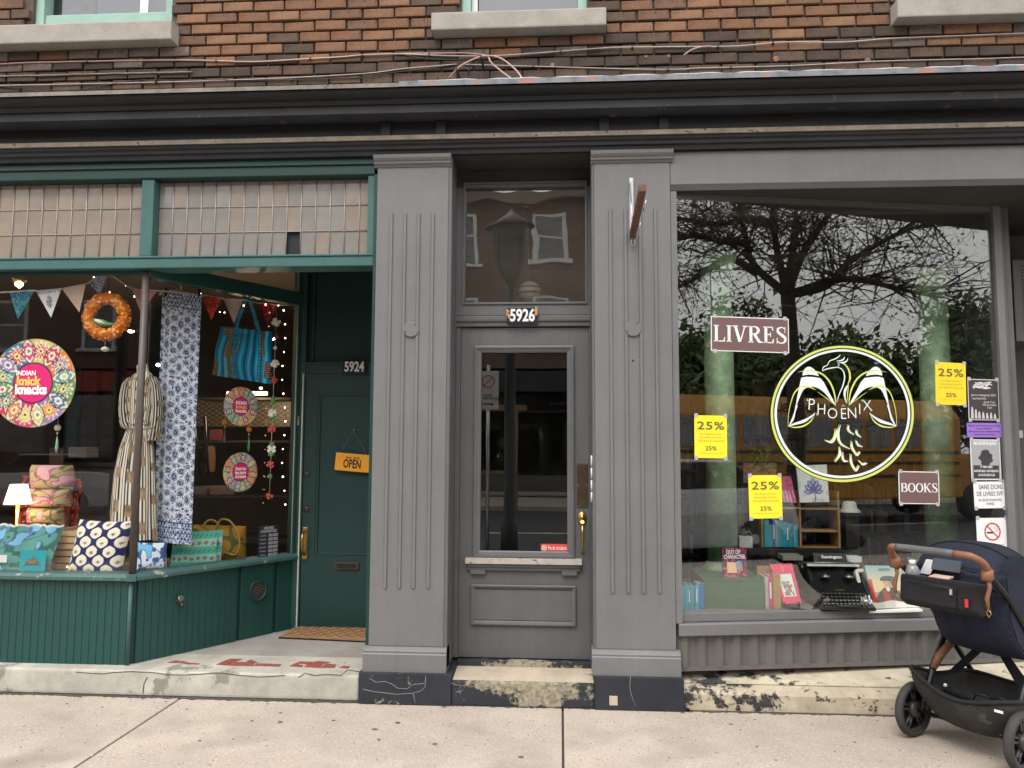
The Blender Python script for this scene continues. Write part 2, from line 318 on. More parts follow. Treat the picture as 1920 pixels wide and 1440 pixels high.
# ------------------------------------------------------------------ colour grids: printed cloth and pictures as fine meshes
def S(r, g, b): return np.array(lin((r, g, b)))
def mixc(c, col, mask):
    mask = np.clip(mask, 0, 1)[..., None]; return c*(1-mask)+np.asarray(col)*mask
def vnoise(x, y, seed=0):
    r = np.random.default_rng(seed); T = r.random((64, 64)); xi = np.floor(x).astype(int); yi = np.floor(y).astype(int); fx = x-xi; fy = y-yi
    fx = fx*fx*(3-2*fx); fy = fy*fy*(3-2*fy); g = lambda a, b: T[a % 64, b % 64]
    return (g(xi, yi)*(1-fx)+g(xi+1, yi)*fx)*(1-fy)+(g(xi, yi+1)*(1-fx)+g(xi+1, yi+1)*fx)*fy
def grid(name, m, parent, P, fn, nu, nv, smooth=True, wrap=False, **kw):
    u, v = np.meshgrid(np.linspace(0, 1, nu), np.linspace(0, 1, nv), indexing='ij'); X = P(u, v)
    co = np.stack([np.broadcast_to(x, u.shape) for x in X], -1).reshape(-1, 3)
    idx = np.arange(nu*nv).reshape(nu, nv); q = np.stack([idx[:-1, :-1], idx[1:, :-1], idx[1:, 1:], idx[:-1, 1:]], -1).reshape(-1, 4)
    me = bpy.data.meshes.new(name); me.from_pydata(co.tolist(), [], q.tolist())
    c = fn(u, v).reshape(-1, 3); a = me.color_attributes.new('Col', 'FLOAT_COLOR', 'POINT')
    a.data.foreach_set('color', np.concatenate([c, np.ones((len(c), 1))], 1).astype(np.float32).ravel())
    if smooth: me.polygons.foreach_set('use_smooth', [True]*len(me.polygons))
    return put(name, me, m, parent, **kw)
CLOTH = vcol('printed_cloth'); PRINT = vcol('printed_paper', .45, .05, 100, .4)
def quadP(c00, c10, c11, c01, bulge=None):
    a, b, c, d = [np.array(p) for p in (c00, c10, c11, c01)]
    def P(u, v):
        p = (a*((1-u)*(1-v))[..., None]+b*(u*(1-v))[..., None]+c*(u*v)[..., None]+d*((1-u)*v)[..., None])
        if bulge is not None: p = p+bulge(u, v)
        return p[..., 0], p[..., 1], p[..., 2]
    return P
def pillow(name, parent, cen, U, V, T, fn, n=60, pinch=.05, m=None, **kw):
    """stuffed cushion: half vectors U, V and half thickness vector T"""
    cen, U, V, T = [np.array(x, float) for x in (cen, U, V, T)]
    def side(sg):
        def P(u, v):
            a = 2*u-1; b = 2*v-1; h = np.clip((1-a**4)*(1-b**4), 0, 1)**.55
            aa = a*(1-pinch*(1-b*b)); bb = b*(1-pinch*(1-a*a))
            wr = .07*(vnoise(u*5, v*5, 3)-.5)*h
            p = cen+aa[..., None]*U+bb[..., None]*V+(sg*h+wr)[..., None]*T; return p[..., 0], p[..., 1], p[..., 2]
        return P
    o = grid(name, m or CLOTH, parent, side(-1), fn, n, n, **kw)
    k = dict(kw); [k.pop(x, None) for x in ('label', 'cat', 'group', 'org')]
    grid('back_cover', m or CLOTH, o, side(1), fn, 20, 20)
    return o
# ================================================================== GROUND
def slabmesh(w_, d_):
    return MB().box(-w_/2, w_/2, -d_/2, d_/2, -.09, 0).mesh('slab', .006)
side = thing('sidewalk', 'pinkish grey concrete sidewalk slabs running along the shopfronts', 'sidewalk', (0, -1.7, 0), kind='structure')
xs_ = [-9.5, -7.12, -4.74, -2.365, .012, 2.39, 4.77, 7.15, 9.5]; ys_ = [-.025, -1.72, -3.4, -5.1]
for j in range(3):
    for i in range(8):
        me = slabmesh(xs_[i+1]-xs_[i]-.012, ys_[j]-ys_[j+1]-.012); me.materials.append(WALK)
        o = bpy.data.objects.new('slab', me); C.objects.link(o); o.parent = side
        o.location = Vector(((xs_[i]+xs_[i+1])/2, (ys_[j]+ys_[j+1])/2, random.uniform(-.0015, .0015)))-side.location
JOINT = M('joint_dirt', (.07, .06, .05), .95, .3, 20, .4, 80)
BX('joint_bed', JOINT, side, -9.6, 9.6, -5.11, .0, -.12, -.016, 0)
BX('curb', M('curb_granite', (.3, .29, .28), .85, .2, 8, .4, 90), side, -60, 60, -5.3, -5.115, -.3, .0, .02)
for s_ in (-1, 1): BX('far_slab', WALK, side, min(s_*9.51, s_*60), max(s_*9.51, s_*60), -5.11, -.02, -.1, 0, 0)
ASPH = M('asphalt', (.05, .05, .052), .85, .2, 2, .5, 120)
rd = BX('road', ASPH, None, -60, 60, -16, -5.3, -.3, -.13, 0, kind='structure', org=(0, -10.6, -.13), label='dark asphalt street seen mirrored in the door glass', cat='road')
PAINTL = M('road_line_paint', (.6, .58, .5), .7, .1, 8, .2, 60)
for k in range(-7, 8): BX('lane_marking', PAINTL, rd, k*6-1.5, k*6+1.5, -10.4, -10.28, -.129, -.125, 0)
BX('far_sidewalk', WALK, None, -60, 60, -20, -16, -.3, 0, .02, kind='structure', org=(0, -18, 0), label='far sidewalk across the street', cat='sidewalk')
BX('ground', M('ground_soil', (.1, .09, .07), .95, .3, 1, .3, 20), None, -300, 300, -300, 300, -.6, -.31, 0, kind='structure', org=(0, 0, -.31), label='ground around the street block', cat='ground')

# fallen petals and grit on the sidewalk: nobody could count them
for nm, n__, sz, m_ in (('gum_spots', 46, .016, M('old_gum', (.13, .115, .10), .8, .3, 20)), ('gravel_grit', 420, .0035, M('grit', (.16, .14, .12), .9, .5, 30))):
    b = MB()
    for k in range(n__):
        x = random.uniform(-3.3, 2.8); y = -.04-random.random()**1.6*1.9 if nm == 'gum_spots' else -.03-random.random()**2.5*1.8; r = random.uniform(.4, 1.1)*sz
        b.prism([(x+r*math.cos(q)*random.uniform(.75, 1.1), y+r*math.sin(q)*random.uniform(.6, 1), .0015) for q in (0, .8, 1.6, 2.4, 3.2, 4, 4.8, 5.5)], (0, 0, .0008 if nm == 'gum_spots' else .002))
    b.build(nm, m_, None, kind='stuff', label={'gum_spots': 'old dark gum spots pressed into the sidewalk', 'gravel_grit': 'loose dark grit gathered on the sidewalk near the step'}[nm], cat='litter', org=(0, 0, 0))
b = MB()
for x0, x1 in ((-4.4, -1.24), (-1.24, .74), (.74, 2.6)):       # dirt packed in the joint between steps and sidewalk
    x = x0
    while x < x1: w_ = random.uniform(.02, .06); d = random.uniform(.006, .03); b.prism([(x, -.015, .0012), (x, -.03-d*random.random(), .0012), (x+w_*.5, -.03-d, .0012), (x+w_, -.03-d*random.random(), .0012), (x+w_, -.015, .0012)], (0, 0, .003)); x += w_
b.build('wall_foot_dirt', JOINT, None, kind='stuff', label='dark dirt gathered along the foot of the steps', cat='dirt', org=(0, 0, 0))
cr_ = MB()
for pts in ([(1380, 1440), (1330, 1415), (1290, 1402), (1240, 1396), (1180, 1400)], [(560, 1440), (600, 1420), (640, 1414), (700, 1390)]):
    cr_.tube([atz(x+random.uniform(-3, 3), y, .0004) for x, y in pts], .0013, 4)
b = MB()
for k in range(260):
    x, y = random.uniform(-3.4, 2.8), -random.random()**.7*2.2-.05; r = random.uniform(.002, .011); a = random.random()*PI
    b.prism([(x+r*math.cos(a+q)*(1.0 if i % 2 else .6), y+r*math.sin(a+q)*.7, .0022) for i, q in enumerate((0, 1.3, 2.6, 3.9, 5.1))], (0, 0, .0012))
b.build('fallen_petals', M('dry_petals', (.5, .42, .3), .8, .5, 30, 0, 60, hue=(.2, .14, .1)), None, kind='stuff', label='fallen petals and grit scattered on the concrete sidewalk', cat='litter', org=(0, 0, 0))

# ================================================================== STEPS
st = thing('concrete_step', 'grey concrete step and landing in front of the green shop', 'step', (-2.9, 0, 0))
MB().box(-6, -1.238, -.018, .4, 0, .158).build('step_block', STEPC, st, .022, 3)
MB().box(-2.9, -1.238, .39, 1.26, 0, .156).build('landing', STEPTOP, st, 0)
RED = M('red_clay_tile', (.25, .07, .05), .7, .2, 20, .3, 60, spot=(.4, .34, .28), spot_amt=.05)
def tile(pts):
    q = [atz(x/2.743, 1050+y/2.743, .1575) for x, y in pts]; MB().prism(q, (0, 0, .004)).build('tile', RED, st)
for pts in ([(1112, 540), (1150, 522), (1195, 524), (1160, 543)], [(1165, 543), (1200, 524), (1262, 528), (1222, 546)], [(1155, 520), (1185, 510), (1245, 512), (1215, 522)], [(1226, 545), (1264, 528), (1310, 532), (1300, 547)],
            [(1268, 524), (1290, 514), (1325, 530), (1290, 530)], [(1306, 546), (1322, 534), (1400, 536), (1386, 548)], [(1392, 548), (1404, 537), (1446, 539), (1440, 549)],
            [(1488, 548), (1515, 534), (1560, 545), (1550, 552)], [(1520, 533), (1545, 524), (1605, 526), (1580, 540)], [(1562, 552), (1584, 541), (1606, 528), (1668, 532), (1640, 556)], [(1612, 526), (1640, 522), (1700, 527), (1675, 533)],
            [(1646, 556), (1676, 535), (1728, 540), (1720, 556)], [(1745, 556), (1765, 547), (1800, 550), (1785, 560)], [(862, 530), (900, 519), (925, 520), (905, 531)], [(912, 531), (935, 521), (985, 533), (965, 536)], [(972, 536), (990, 531), (1030, 536), (1010, 539)]):
    tile(pts)
CRK = M('crack_shadow_dirt', (.05, .045, .04), .95, .2, 20, 0, 20)
def crack(pts, parent, r=.0018, Y=-.0195, name='crack'):
    MB().tube([at(x, y, Y) for x, y in pts], r, 5).build(name, CRK, parent)
crack([(143+random.uniform(-1, 1)+k*17, 1259.5+3*math.sin(k*.7)+k*.33+random.uniform(-.9, .9)) for k in range(24)], st, .0022, -.0185)
crack([(560, 1270), (572, 1262), (590, 1266), (612, 1264), (640, 1266), (652, 1256), (676, 1260)], st, .0025, -.0185)
crack([(268, 1300), (270, 1282), (276, 1270)], st, .003, -.0185)
MAT_ = M('coir_fibre', (.34, .19, .09), .95, .3, 60, .9, 200, dist=.006)
mt = thing('doormat', 'brown coir doormat with diamond ribs at the green door', 'doormat', (-1.7, 1.0, .158))
fl = [atz(522, 1197, .158), atz(700, 1206, .158), atz(705, 1176, .158), atz(556, 1176, .158)]
MB().prism([fl[0], (-1.24, fl[1].y, .158), (-1.24, fl[2].y, .158), fl[3]], (0, 0, .008)).build('rubber_backing', BLACK, mt)
MB().prism([fl[0]+Vector((.012, .008, .0082)), (-1.245, fl[1].y+.01, .1662), (-1.245, fl[2].y-.01, .1662), fl[3]+Vector((.012, -.008, .0082))], (0, 0, .009)).build('mat_pile', MAT_, mt)
b = MB()
for k in range(-9, 12):
    for sg in (-1, 1):
        a = Vector((-2.05+k*.085, fl[0].y+.01, .176)); c = a+Vector((sg*.2, .3, 0))
        pts = [a.lerp(c, i/6) for i in range(7)]; pts = [p for p in pts if -2.06+(p.y-fl[0].y)*.0 < p.x < -1.25 and p.y < fl[2].y-.01 and p.x > fl[0].x+.02]
        if len(pts) > 1: b.tube(pts, .005, 5)
b.build('mat_ribs', M('coir_rib_dark', (.2, .11, .055), .95, .3, 60, .6, 200), mt)

ds = thing('doorstep', 'black painted plinth and worn cream doorstep under the grey door', 'step', (-.25, 0, 0))
MB().box(-1.236, -.664, -.052, .3, 0, .188).build('plinth_block', BLACKCHIP, ds, .006)
MB().box(.202, .735, -.056, .3, 0, .196).build('plinth_block', BLACKCHIP, ds, .006)
MB().box(-.6635, .2015, -.044, .26, 0, .150).build('step_riser', BLACKWORN, ds, .012)
MB().add([(-.66, -.03, .151), (.20, -.03, .151), (.20, .26, .176), (-.66, .26, .176)], [(0, 1, 2, 3)]).box(-.66, .20, -.03, .26, .14, .1505).build('tread', CREAMTREAD, ds)
MB().box(-.664, .203, .2, .262, .155, .205).build('threshold', BLACKWORN, ds, .006)
CRKL = M('pale_crack_filler', (.4, .38, .34), .9, .2, 20, 0, 20)
def pcrack(pts, Y, r=.0010):
    MB().tube([at(660+x*.34375, 1000+y*.34375, Y) for x, y in pts], r, 5).build('pale_crack', CRKL, ds)
pcrack([(95, 790), (130, 812), (180, 808), (215, 820), (250, 845), (300, 848), (330, 825), (395, 818)], -.0525)
pcrack([(60, 850), (110, 862), (180, 870), (240, 878), (330, 872), (370, 862), (398, 840), (402, 780)], -.0525)
pcrack([(335, 872), (340, 905), (345, 925)], -.0525); pcrack([(1520, 775), (1515, 830), (1520, 870), (1545, 940)], -.0565); pcrack([(1340, 800), (1342, 860), (1338, 930)], -.0445, .0012)
pcrack([(515, 800), (560, 825), (600, 830), (580, 850)], -.0445, .0012)
MB().box(*[v for v in (at(1398/1*.34375+660, 1000, -.057).x, at(1442*.34375+660, 1000, -.057).x)], -.0585, -.054, .03, .085).build('chipped_patch', CREAMTREAD, ds, .002)

ws = thing('white_step', 'chipped cream white stone step below the bookshop window', 'step', (1.7, .1, 0))
MB().sweep([(.02, .002), (.02, .095), (.006, .118), (-.04, .135), (-.45, .200), (-.45, .002)], (.737, 0), (7.0, 0)).build('step_block', WHITEFRONT, ws)
MB().sweep([(-.05, .141), (-.052, .150), (-.45, .214), (-.45, .203)], (.74, 0), (7.0, 0)).build('painted_ledge', WHITECHIP, ws)

# ================================================================== BRICK WALL ABOVE
Z0, PIT = 3.975, .0762
bw = thing('brick_wall', 'orange brown brick wall with soot above the black cornice', 'wall', (0, .1, 3.97))
BX('mortar_bed', MORTAR, bw, -9, 9, .062, .34, 3.60, 4.395, 0)
wins = [(-3.66, -2.66, 4.415), (-.66, .18, 4.405), (2.27, 3.3, 4.40)]
for x0, x1, z in wins: pass
sills = [(-3.97, -2.595, 4.277, 4.412), (-.842, .300, 4.283, 4.404), (2.125, 3.45, 4.275, 4.400)]
def bmat(name, c, spot=None, a=.1): return M(name, c, .9, .3, 9, .7, 70, spot=spot, spot_amt=a, spot_scale=14, dist=.005)
OB = [bmat('brick_orange', (.175, .090, .050), (.07, .042, .03), .2), bmat('brick_tan', (.20, .11, .062), (.08, .05, .035), .15), bmat('brick_brown', (.135, .073, .045), (.06, .04, .03), .25), bmat('brick_rust', (.165, .082, .046), (.07, .045, .03), .22)]
DB = [bmat('brick_sooty', (.07, .046, .034), (.04, .028, .023), .2), bmat('brick_umber', (.095, .06, .042), (.05, .035, .03), .25), bmat('brick_black_brown', (.058, .04, .032))]
PINKB = bmat('brick_dusty', (.13, .098, .082), (.2, .17, .14), .3)
BL, BH = .203, .063
def brickmesh(l, m):
    me = MB().box(-l/2, l/2, -.045, .045, -BH/2, BH/2).mesh('brick', .004, 1)
    for v in me.vertices: v.co += Vector((random.uniform(-.001, .001), random.uniform(-.0015, .0015), random.uniform(-.001, .001)))
    me.materials.append(m); return me
cache = {m.name: [brickmesh(BL, m) for _ in range(2)] for m in OB+DB+[PINKB]}
for r in range(8):
    z = Z0+PIT*(r+.5)
    off = (.107 if r % 2 else 0)
    for k in range(36):
        x0 = -4.12+k*.2155+off+random.uniform(-.002, .002); segs = [(x0, x0+BL)]
        if x0 > 3.12: continue
        blk = [(a-.006, b_+.006) for a, b_, za, zb in sills if za-.03 < z < zb+.03]+[(a-.01, b_+.01) for a, b_, za in wins if z > za-.01]
        for a, b_ in blk:
            ns = []
            for p, q in segs:
                if q <= a or p >= b_: ns.append((p, q)); continue
                if p < a: ns.append((p, a))
                if q > b_: ns.append((b_, q))
            segs = ns
        for p, q in segs:
            if q-p < .03: continue
            cx = (p+q)/2; under = any(a < cx < b_ and z < za for a, b_, za, zb in sills)
            dark = (r <= 1) or (r == 2 and random.random() < .75) or (r == 3 and random.random() < .3) or random.random() < .03 or (cx > .35 and r < 4 and random.random() < .6)
            for a, b_, za in wins:
                if z > 4.2 and (a-.25 < cx < a or b_ < cx < b_+.12): dark = dark or random.random() < .75
            m = PINKB if (under and r >= 2 and random.random() < .6) else random.choice(DB) if dark else random.choice(OB)
            if cx > 2.4 and r in (2, 3) and random.random() < .7: m = OB[1]
            me = random.choice(cache[m.name]) if abs((q-p)-BL) < .004 else brickmesh(q-p, m)
            o = bpy.data.objects.new('brick', me); C.objects.link(o); o.parent = bw
            o.location = Vector((cx, .082+random.uniform(-.004, .004), z+random.uniform(-.0012, .0012)))-bw.location
            o.rotation_euler = (random.uniform(-.012, .012), random.uniform(-.006, .006), random.uniform(-.008, .008))
# courses higher than the frame: one mass
b = MB()
for r in range(8, 26):
    z = Z0+PIT*(r+.5)
    for k in range(45):
        x = -5.0+k*.2155+(.107 if r % 2 else 0)
        if any(a-.12 < x+.1 < c_+.12 for a, c_, _ in wins) and r < 22: continue
        b.box(x, x+BL, .037, .12, z-BH/2, z+BH/2)
for r in range(8):          # the same courses beyond both ends of the frame
    z = Z0+PIT*(r+.5)
    for k in list(range(-24, -1))+list(range(35, 60)):
        x = -4.12+k*.2155+(.107 if r % 2 else 0)
        if -4.30 < x < 3.28 or (z > 4.25 and 3.1 < x < 3.5): continue
        b.box(x, x+BL, .037, .12, z-BH/2, z+BH/2)
b.build('upper_courses', OB[2], bw, kind='stuff')
BX('upper_mortar_bed', MORTAR, bw, -9, 9, .07, .34, 5.65, 6.4, 0)
for a, c_ in ((-9, wins[0][0]), (wins[0][1], wins[1][0]), (wins[1][1], wins[2][0]), (wins[2][1], 9)): BX('wall_core', MORTAR, bw, a, c_, .0625, .34, 4.3955, 5.6495, 0)
for a, b_, za, zb in sills:
    MB().box(a, b_, -.06, .16, za, zb).build('window_sill', STONE, bw, .010, 2)
# roughly patched ledge on the brick under the left sill
MB().tube([at(x, y, .03)+Vector((0, 0, random.uniform(-.002, .002))) for x, y in [(k*12, 143-k*.27) for k in range(31)]], .006, 5).build('mortar_bead', CREAMD, bw)
# windows upstairs
UG = glass('upstairs_glass', (.5, .52, .55), .12, .0); CURT = M('pale_curtain', (.66, .65, .68), .9, .06, 3, .1, 20); NIGHT = M('dim_room', (.03, .032, .04), .9, .3, 2, 0, 20)
PLANTP = M('curtain_pattern', (.5, .5, .53), .9, .4, 14, 0, 20, hue=(.2, .21, .24))
def upwin(label, x0, x1, z, kind):
    t = thing('sash_window', label, 'window', ((x0+x1)/2, .12, z), group=None)
    h = 1.1
    f = MB(); f.box(x0, x0+.06, .09, .2, z, z+h); f.box(x1-.06, x1, .09, .2, z, z+h); f.box(x0+.06, x1-.06, .09, .2, z+h-.06, z+h)
    f.build('window_frame', MINT, t, .004)
    BX('room_back', NIGHT, t, x0, x1, .33, .335, z, z+h, 0)
    if kind == 0:      # raised sash with lower rail, storm panels below
        BX('sash_rail', MINT, t, x0+.062, x1-.062, .105, .16, z+.085, z+.155, .004)
        BX('storm_rail', WHITE, t, x0+.062, x1-.062, .165, .175, z+.003, z+.012, .001)
        for px in (90, 230): 
            X = at(px, 45, .16).x; BX('storm_stile', WHITE, t, X-.018, X+.018, .162, .178, z+.012, z+.084, .002)
        BX('storm_stile', WHITE, t, x1-.30, x1-.24, .18, .195, z+.16, z+h-.06, .002)
        BX('curtain', PLANTP, t, x0+.06, x0+.32, .24, .25, z+.01, z+h, 0)
        BX('curtain', CURT, t, x0+.35, x1-.05, .24, .25, z+.16, z+h, 0)
    else:
        BX('bottom_rail', MINT, t, x0+.062, x1-.062, .105, .16, z, z+.016, .003)
        BX('storm_stile', WHITE, t, x0+.062, x0+.10, .145, .165, z+.018, z+h-.06, .002)
        BX('curtain', CURT, t, x0+.1, x1-.06, .2, .21, z+.01, z+h, 0)
    BX('pane', UG, t, x0+.06, x1-.06, .183, .187, z+.01, z+h-.06, 0)
upwin('mint green sash window above the green shop, lower sash raised', wins[0][0], wins[0][1], wins[0][2], 0)
upwin('mint framed upstairs window with pale curtain over the grey door', wins[1][0], wins[1][1], wins[1][2], 1)
upwin('upstairs window above the bookshop, only its bottom edge showing', wins[2][0], wins[2][1], wins[2][2], 1)

# ================================================================== CORNICE
co_ = thing('shop_cornice', 'long black painted cornice over both shopfronts', 'cornice', (0, -.1, 3.6))
XL, XR = -9, 9
def strip(name, m, prof, a=XL, b_=XR): return MB().sweep(prof, (a, 0), (b_, 0)).build(name, m, co_)
strip('gutter_edge', M('weathered_gutter_paint', (.2, .175, .15), .7, .35, 9, .5, 40, spot=(.07, .065, .06), spot_amt=.2), [(.285, 3.792), (.285, 3.818), (-.06, 3.975), (-.06, 3.95)], XL, -1.0)
strip('gutter_edge', CHARW, [(.285, 3.794), (.285, 3.828), (-.06, 3.975), (-.06, 3.95)], -.9995, XR)
strip('crown_moulding', CHAR, [(.270, 3.791), (.262, 3.772), (.242, 3.762), (.225, 3.756), (.198, 3.752), (.184, 3.742), (.178, 3.734), (-.06, 3.734), (-.06, 3.791)])
MB().tube([(-.88+k*.1, -.278+.004*math.sin(k*1.7), 3.829+.003*math.sin(k*2.9)) for k in range(60)], [.0035+.002*math.sin(k*2.3)**2 for k in range(60)], 5).build('edge_highlight', M('pale_highlight', (.5, .52, .56), .7, .2, 20), co_)  # pale tube drawn in for the highlight along the gutter's top edge
strip('corona', M('corona_paint', (.04, .043, .05), .5, .3, 3, .4, 30, spot=(.10, .095, .09), spot_amt=.2, spot_scale=5), [(.162, 3.733), (.162, 3.682), (-.04, 3.682), (-.04, 3.733)])
strip('frieze', CHAR, [(.02, 3.681), (.02, 3.5655), (-.04, 3.5655), (-.04, 3.681)])
strip('ledge', CREAMD, [(.078, 3.570), (.078, 3.541), (-.05, 3.541), (-.05, 3.5645)])
strip('bed_moulding', CHAR, [(.068, 3.544), (.062, 3.52), (.048, 3.512), (.045, 3.492), (.03, 3.485), (.025, 3.458), (-.05, 3.458), (-.05, 3.544)])
for px in (722, 826, 1133, 1245):
    X = at(px, 250, -.05).x; MB().box(X-.032, X+.032, -.045, -.0205, 3.571, 3.680).build('bracket', CHAR, co_, .004)
# splashes of paint and rust holes
# ================================================================== CABLES ON THE WALL
def zz(i, p):
    s_, ox, oy = {1: (2.743, 0, 0), 2: (3.097, 680, 0), 3: (3.0, 1280, 0)}[i]; return [(ox+x/s_, oy+y/s_) for x, y in p]
CP = M('pink_copper_cable', (.46, .29, .24), .45, .12, 10, .05, 60); CW = M('pale_cable', (.40, .34, .3), .5, .15, 10, .05, 60); CB = M('black_cable', (.03, .03, .03), .5, .2, 10, .05, 60)
def cable(label, pts, r, m, Ys):
    pts = [p for p in pts]; n = len(pts); Ys = Ys if hasattr(Ys, '__len__') else [Ys]*n
    P3 = [at(x, y, Y) for (x, y), Y in zip(pts, Ys)]; P3 = [Vector(q) for q in catmull([tuple(p) for p in P3], 5)]
    o = MB().tube(P3, r, 6).build('wall_cable', m, None, label=label, cat='cable', org=P3[0])
    if len(P3) > 25:
        for q in P3[4:-18:9]: MB().box(q.x-.006, q.x+.006, q.y-r-.003, .045, q.z-r-.003, q.z+r+.003).build('cable_clip', CB, o, .001)
    return o
cable('thick pink cable across the bricks ending in a loose loop over the middle', zz(1, [(-300, 335), (0, 329), (160, 322), (650, 312), (980, 310), (1300, 318), (1550, 305), (1760, 293)])+zz(2, [(0, 320), (200, 313), (430, 310), (600, 309), (720, 325), (745, 362), (820, 425), (905, 485)]), .0052, CP, [.03]*12+[0, -.06, -.12, -.17])
cable('arched loose pink cable end above the grey doorway', zz(2, [(498, 458), (560, 390), (640, 345), (720, 323), (800, 338), (870, 388), (915, 438), (937, 487)]), .0052, CP, [-.02, -.08, -.1, -.1, -.1, -.12, -.15, -.2])
cable('pale cable running from the middle window to the right edge', zz(2, [(200, 312), (430, 322), (640, 326), (820, 322), (1000, 309), (1380, 281), (1500, 275), (1900, 271)])+zz(3, [(200, 262), (350, 257), (560, 238), (900, 237), (1200, 215), (1600, 200), (2200, 175)]), .0045, CW, .025)
cable('short cut pink cable end above the bookshop', zz(3, [(5, 310), (50, 280), (110, 263), (160, 260)]), .0045, CP, [-.06, -.03, .0, .02])
cable('thin pale cable low on the bricks, left half', zz(1, [(-300, 445), (0, 440), (500, 430), (1000, 418), (1450, 402), (1880, 378)])+zz(2, [(250, 398), (545, 373)]), .0038, CW, .028)
cable('thin pale cable low on the bricks, right half', zz(2, [(590, 374), (1090, 388), (1600, 402), (1850, 402)])+zz(3, [(100, 383), (600, 370), (1100, 345), (1700, 330), (2200, 312)]), .0035, CW, .028)
cable('thin black cable drooping behind the pale one at left', zz(1, [(-300, 432), (0, 444), (250, 464), (420, 460), (680, 415), (1000, 412), (1400, 412), (1880, 398)])+zz(2, [(60, 435), (300, 408), (540, 376)]), .003, CB, .027)
for k, (px, py, rr, m_) in enumerate(((1627, 115, .022, PINKB), (1455, 111, .020, OB[1]), (1212, 107, .012, OB[1]), (1254, 106, .014, OB[3]), (1036, 122, .014, CREAMD))):
    c = at(px, py, .036); MB().lathe([(rr*.55, 0), (rr, .001), (rr, .003), (rr*.6, .004)], c, 14, (0, -1, 0)).build('wall_anchor_patch', m_, bw)
cable('dark cable sagging above the thick pink cable', zz(2, [(250, 320), (420, 345), (700, 342), (1000, 318), (1380, 284)]), .003, CB, .02)
for px, py, lb in ((878, 133, 'small black iron cable hook in the bricks under the loose cable loop'), (292, 148, 'small black cable hook below the mint window'), (820, 148, 'small black cable hook in the bricks just above the cornice, left of the loop')):
    MB().tube([at(px, py-6, .03), at(px+1, py, -.01), at(px, py+7, .02)], .004, 5).build('cable_hook', CB, None, label=lb, cat='hook', org=at(px, py, .03))
# ================================================================== upper building mass
# ================================================================== GREEN SHOPFRONT
gs = thing('green_shopfront', 'green painted shopfront with leaded transoms and angled display window', 'shopfront', (-2.8, .1, .15))
GA, GB = Vector((-2.775, .10, 0)), Vector((-2.075, 1.185, 0)); gt = (GB-GA).normalized(); gn = Vector((gt.y, -gt.x, 0)); GW = (GB-GA).length
def ga(s, o, z): return GA+gt*s+gn*o+Vector((0, 0, z))
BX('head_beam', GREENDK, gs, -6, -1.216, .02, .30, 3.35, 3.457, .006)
BX('transom_rail', GREENB, gs, -6, -1.216, .03, .20, 2.742, 2.808, .006)
BX('transom_rail_lip', GREENB, gs, -6, -1.216, .022, .10, 2.8085, 2.822, .004)
BX('transom_post', GREENB, gs, -2.80, -2.715, .032, .19, 2.8225, 3.3495, .006)
BX('transom_jamb', GREENB, gs, -1.262, -1.2165, .032, .19, 2.8225, 3.3495, .006)
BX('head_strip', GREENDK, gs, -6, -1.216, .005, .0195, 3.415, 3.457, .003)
LEAD = M('lead_came', (.42, .38, .35), .5, .15, 20, .1, 60, metal=.3)
PANES = [M('clouded_glass', (.27, .225, .19), .12, .14, 5, .2, 14, dist=.003, spec=.6), M('clouded_glass_grey', (.235, .22, .205), .12, .14, 5, .2, 14, dist=.003, spec=.6), M('clouded_glass_warm', (.29, .235, .19), .14, .14, 5, .2, 14, dist=.003, spec=.6)]
def leaded(x0, x1, px, skip=(), pal=None):
    t = MB(); n = int((x1-x0)/px)+1; zs = [2.823, 2.998, 3.173, 3.349]
    par = BX('transom_window', PANES[1], gs, x0, x1, .125, .13, 2.823, 3.349, 0)
    par.data.materials[0] = NIGHT
    for i in range(n):
        a, b_ = x0+i*px, min(x0+(i+1)*px, x1)
        if b_-a < .02: continue
        for j in range(3):
            if (i, j) in skip: continue
            me = MB().box(-(b_-a)/2+.002, (b_-a)/2-.002, -.002, .002, -.0855, .0855).mesh('pane'); me.materials.append(random.choice(pal))
            o = bpy.data.objects.new('pane', me); C.objects.link(o); o.parent = par
            o.location = Vector(((a+b_)/2, .108, (zs[j]+zs[j+1])/2))-LOC[par.name]; o.rotation_euler = (random.uniform(-.012, .012), 0, random.uniform(-.012, .012))
        if i: t.tube([(a, .102, 2.823), (a+random.uniform(-.002, .002), .102, 3.09), (a, .102, 3.349)], .0035, 6)
    for z in zs[1:3]: t.tube([(x0, .1015, z), (x1, .1015, z)], .003, 6)
    t.build('lead_came', LEAD, par)
leaded(-5.2, -2.801, .104, pal=[PANES[0], PANES[0], PANES[2]]); leaded(-2.714, -1.263, .0985, skip={(9, 0)}, pal=[PANES[1], PANES[1], PANES[1], PANES[0]])
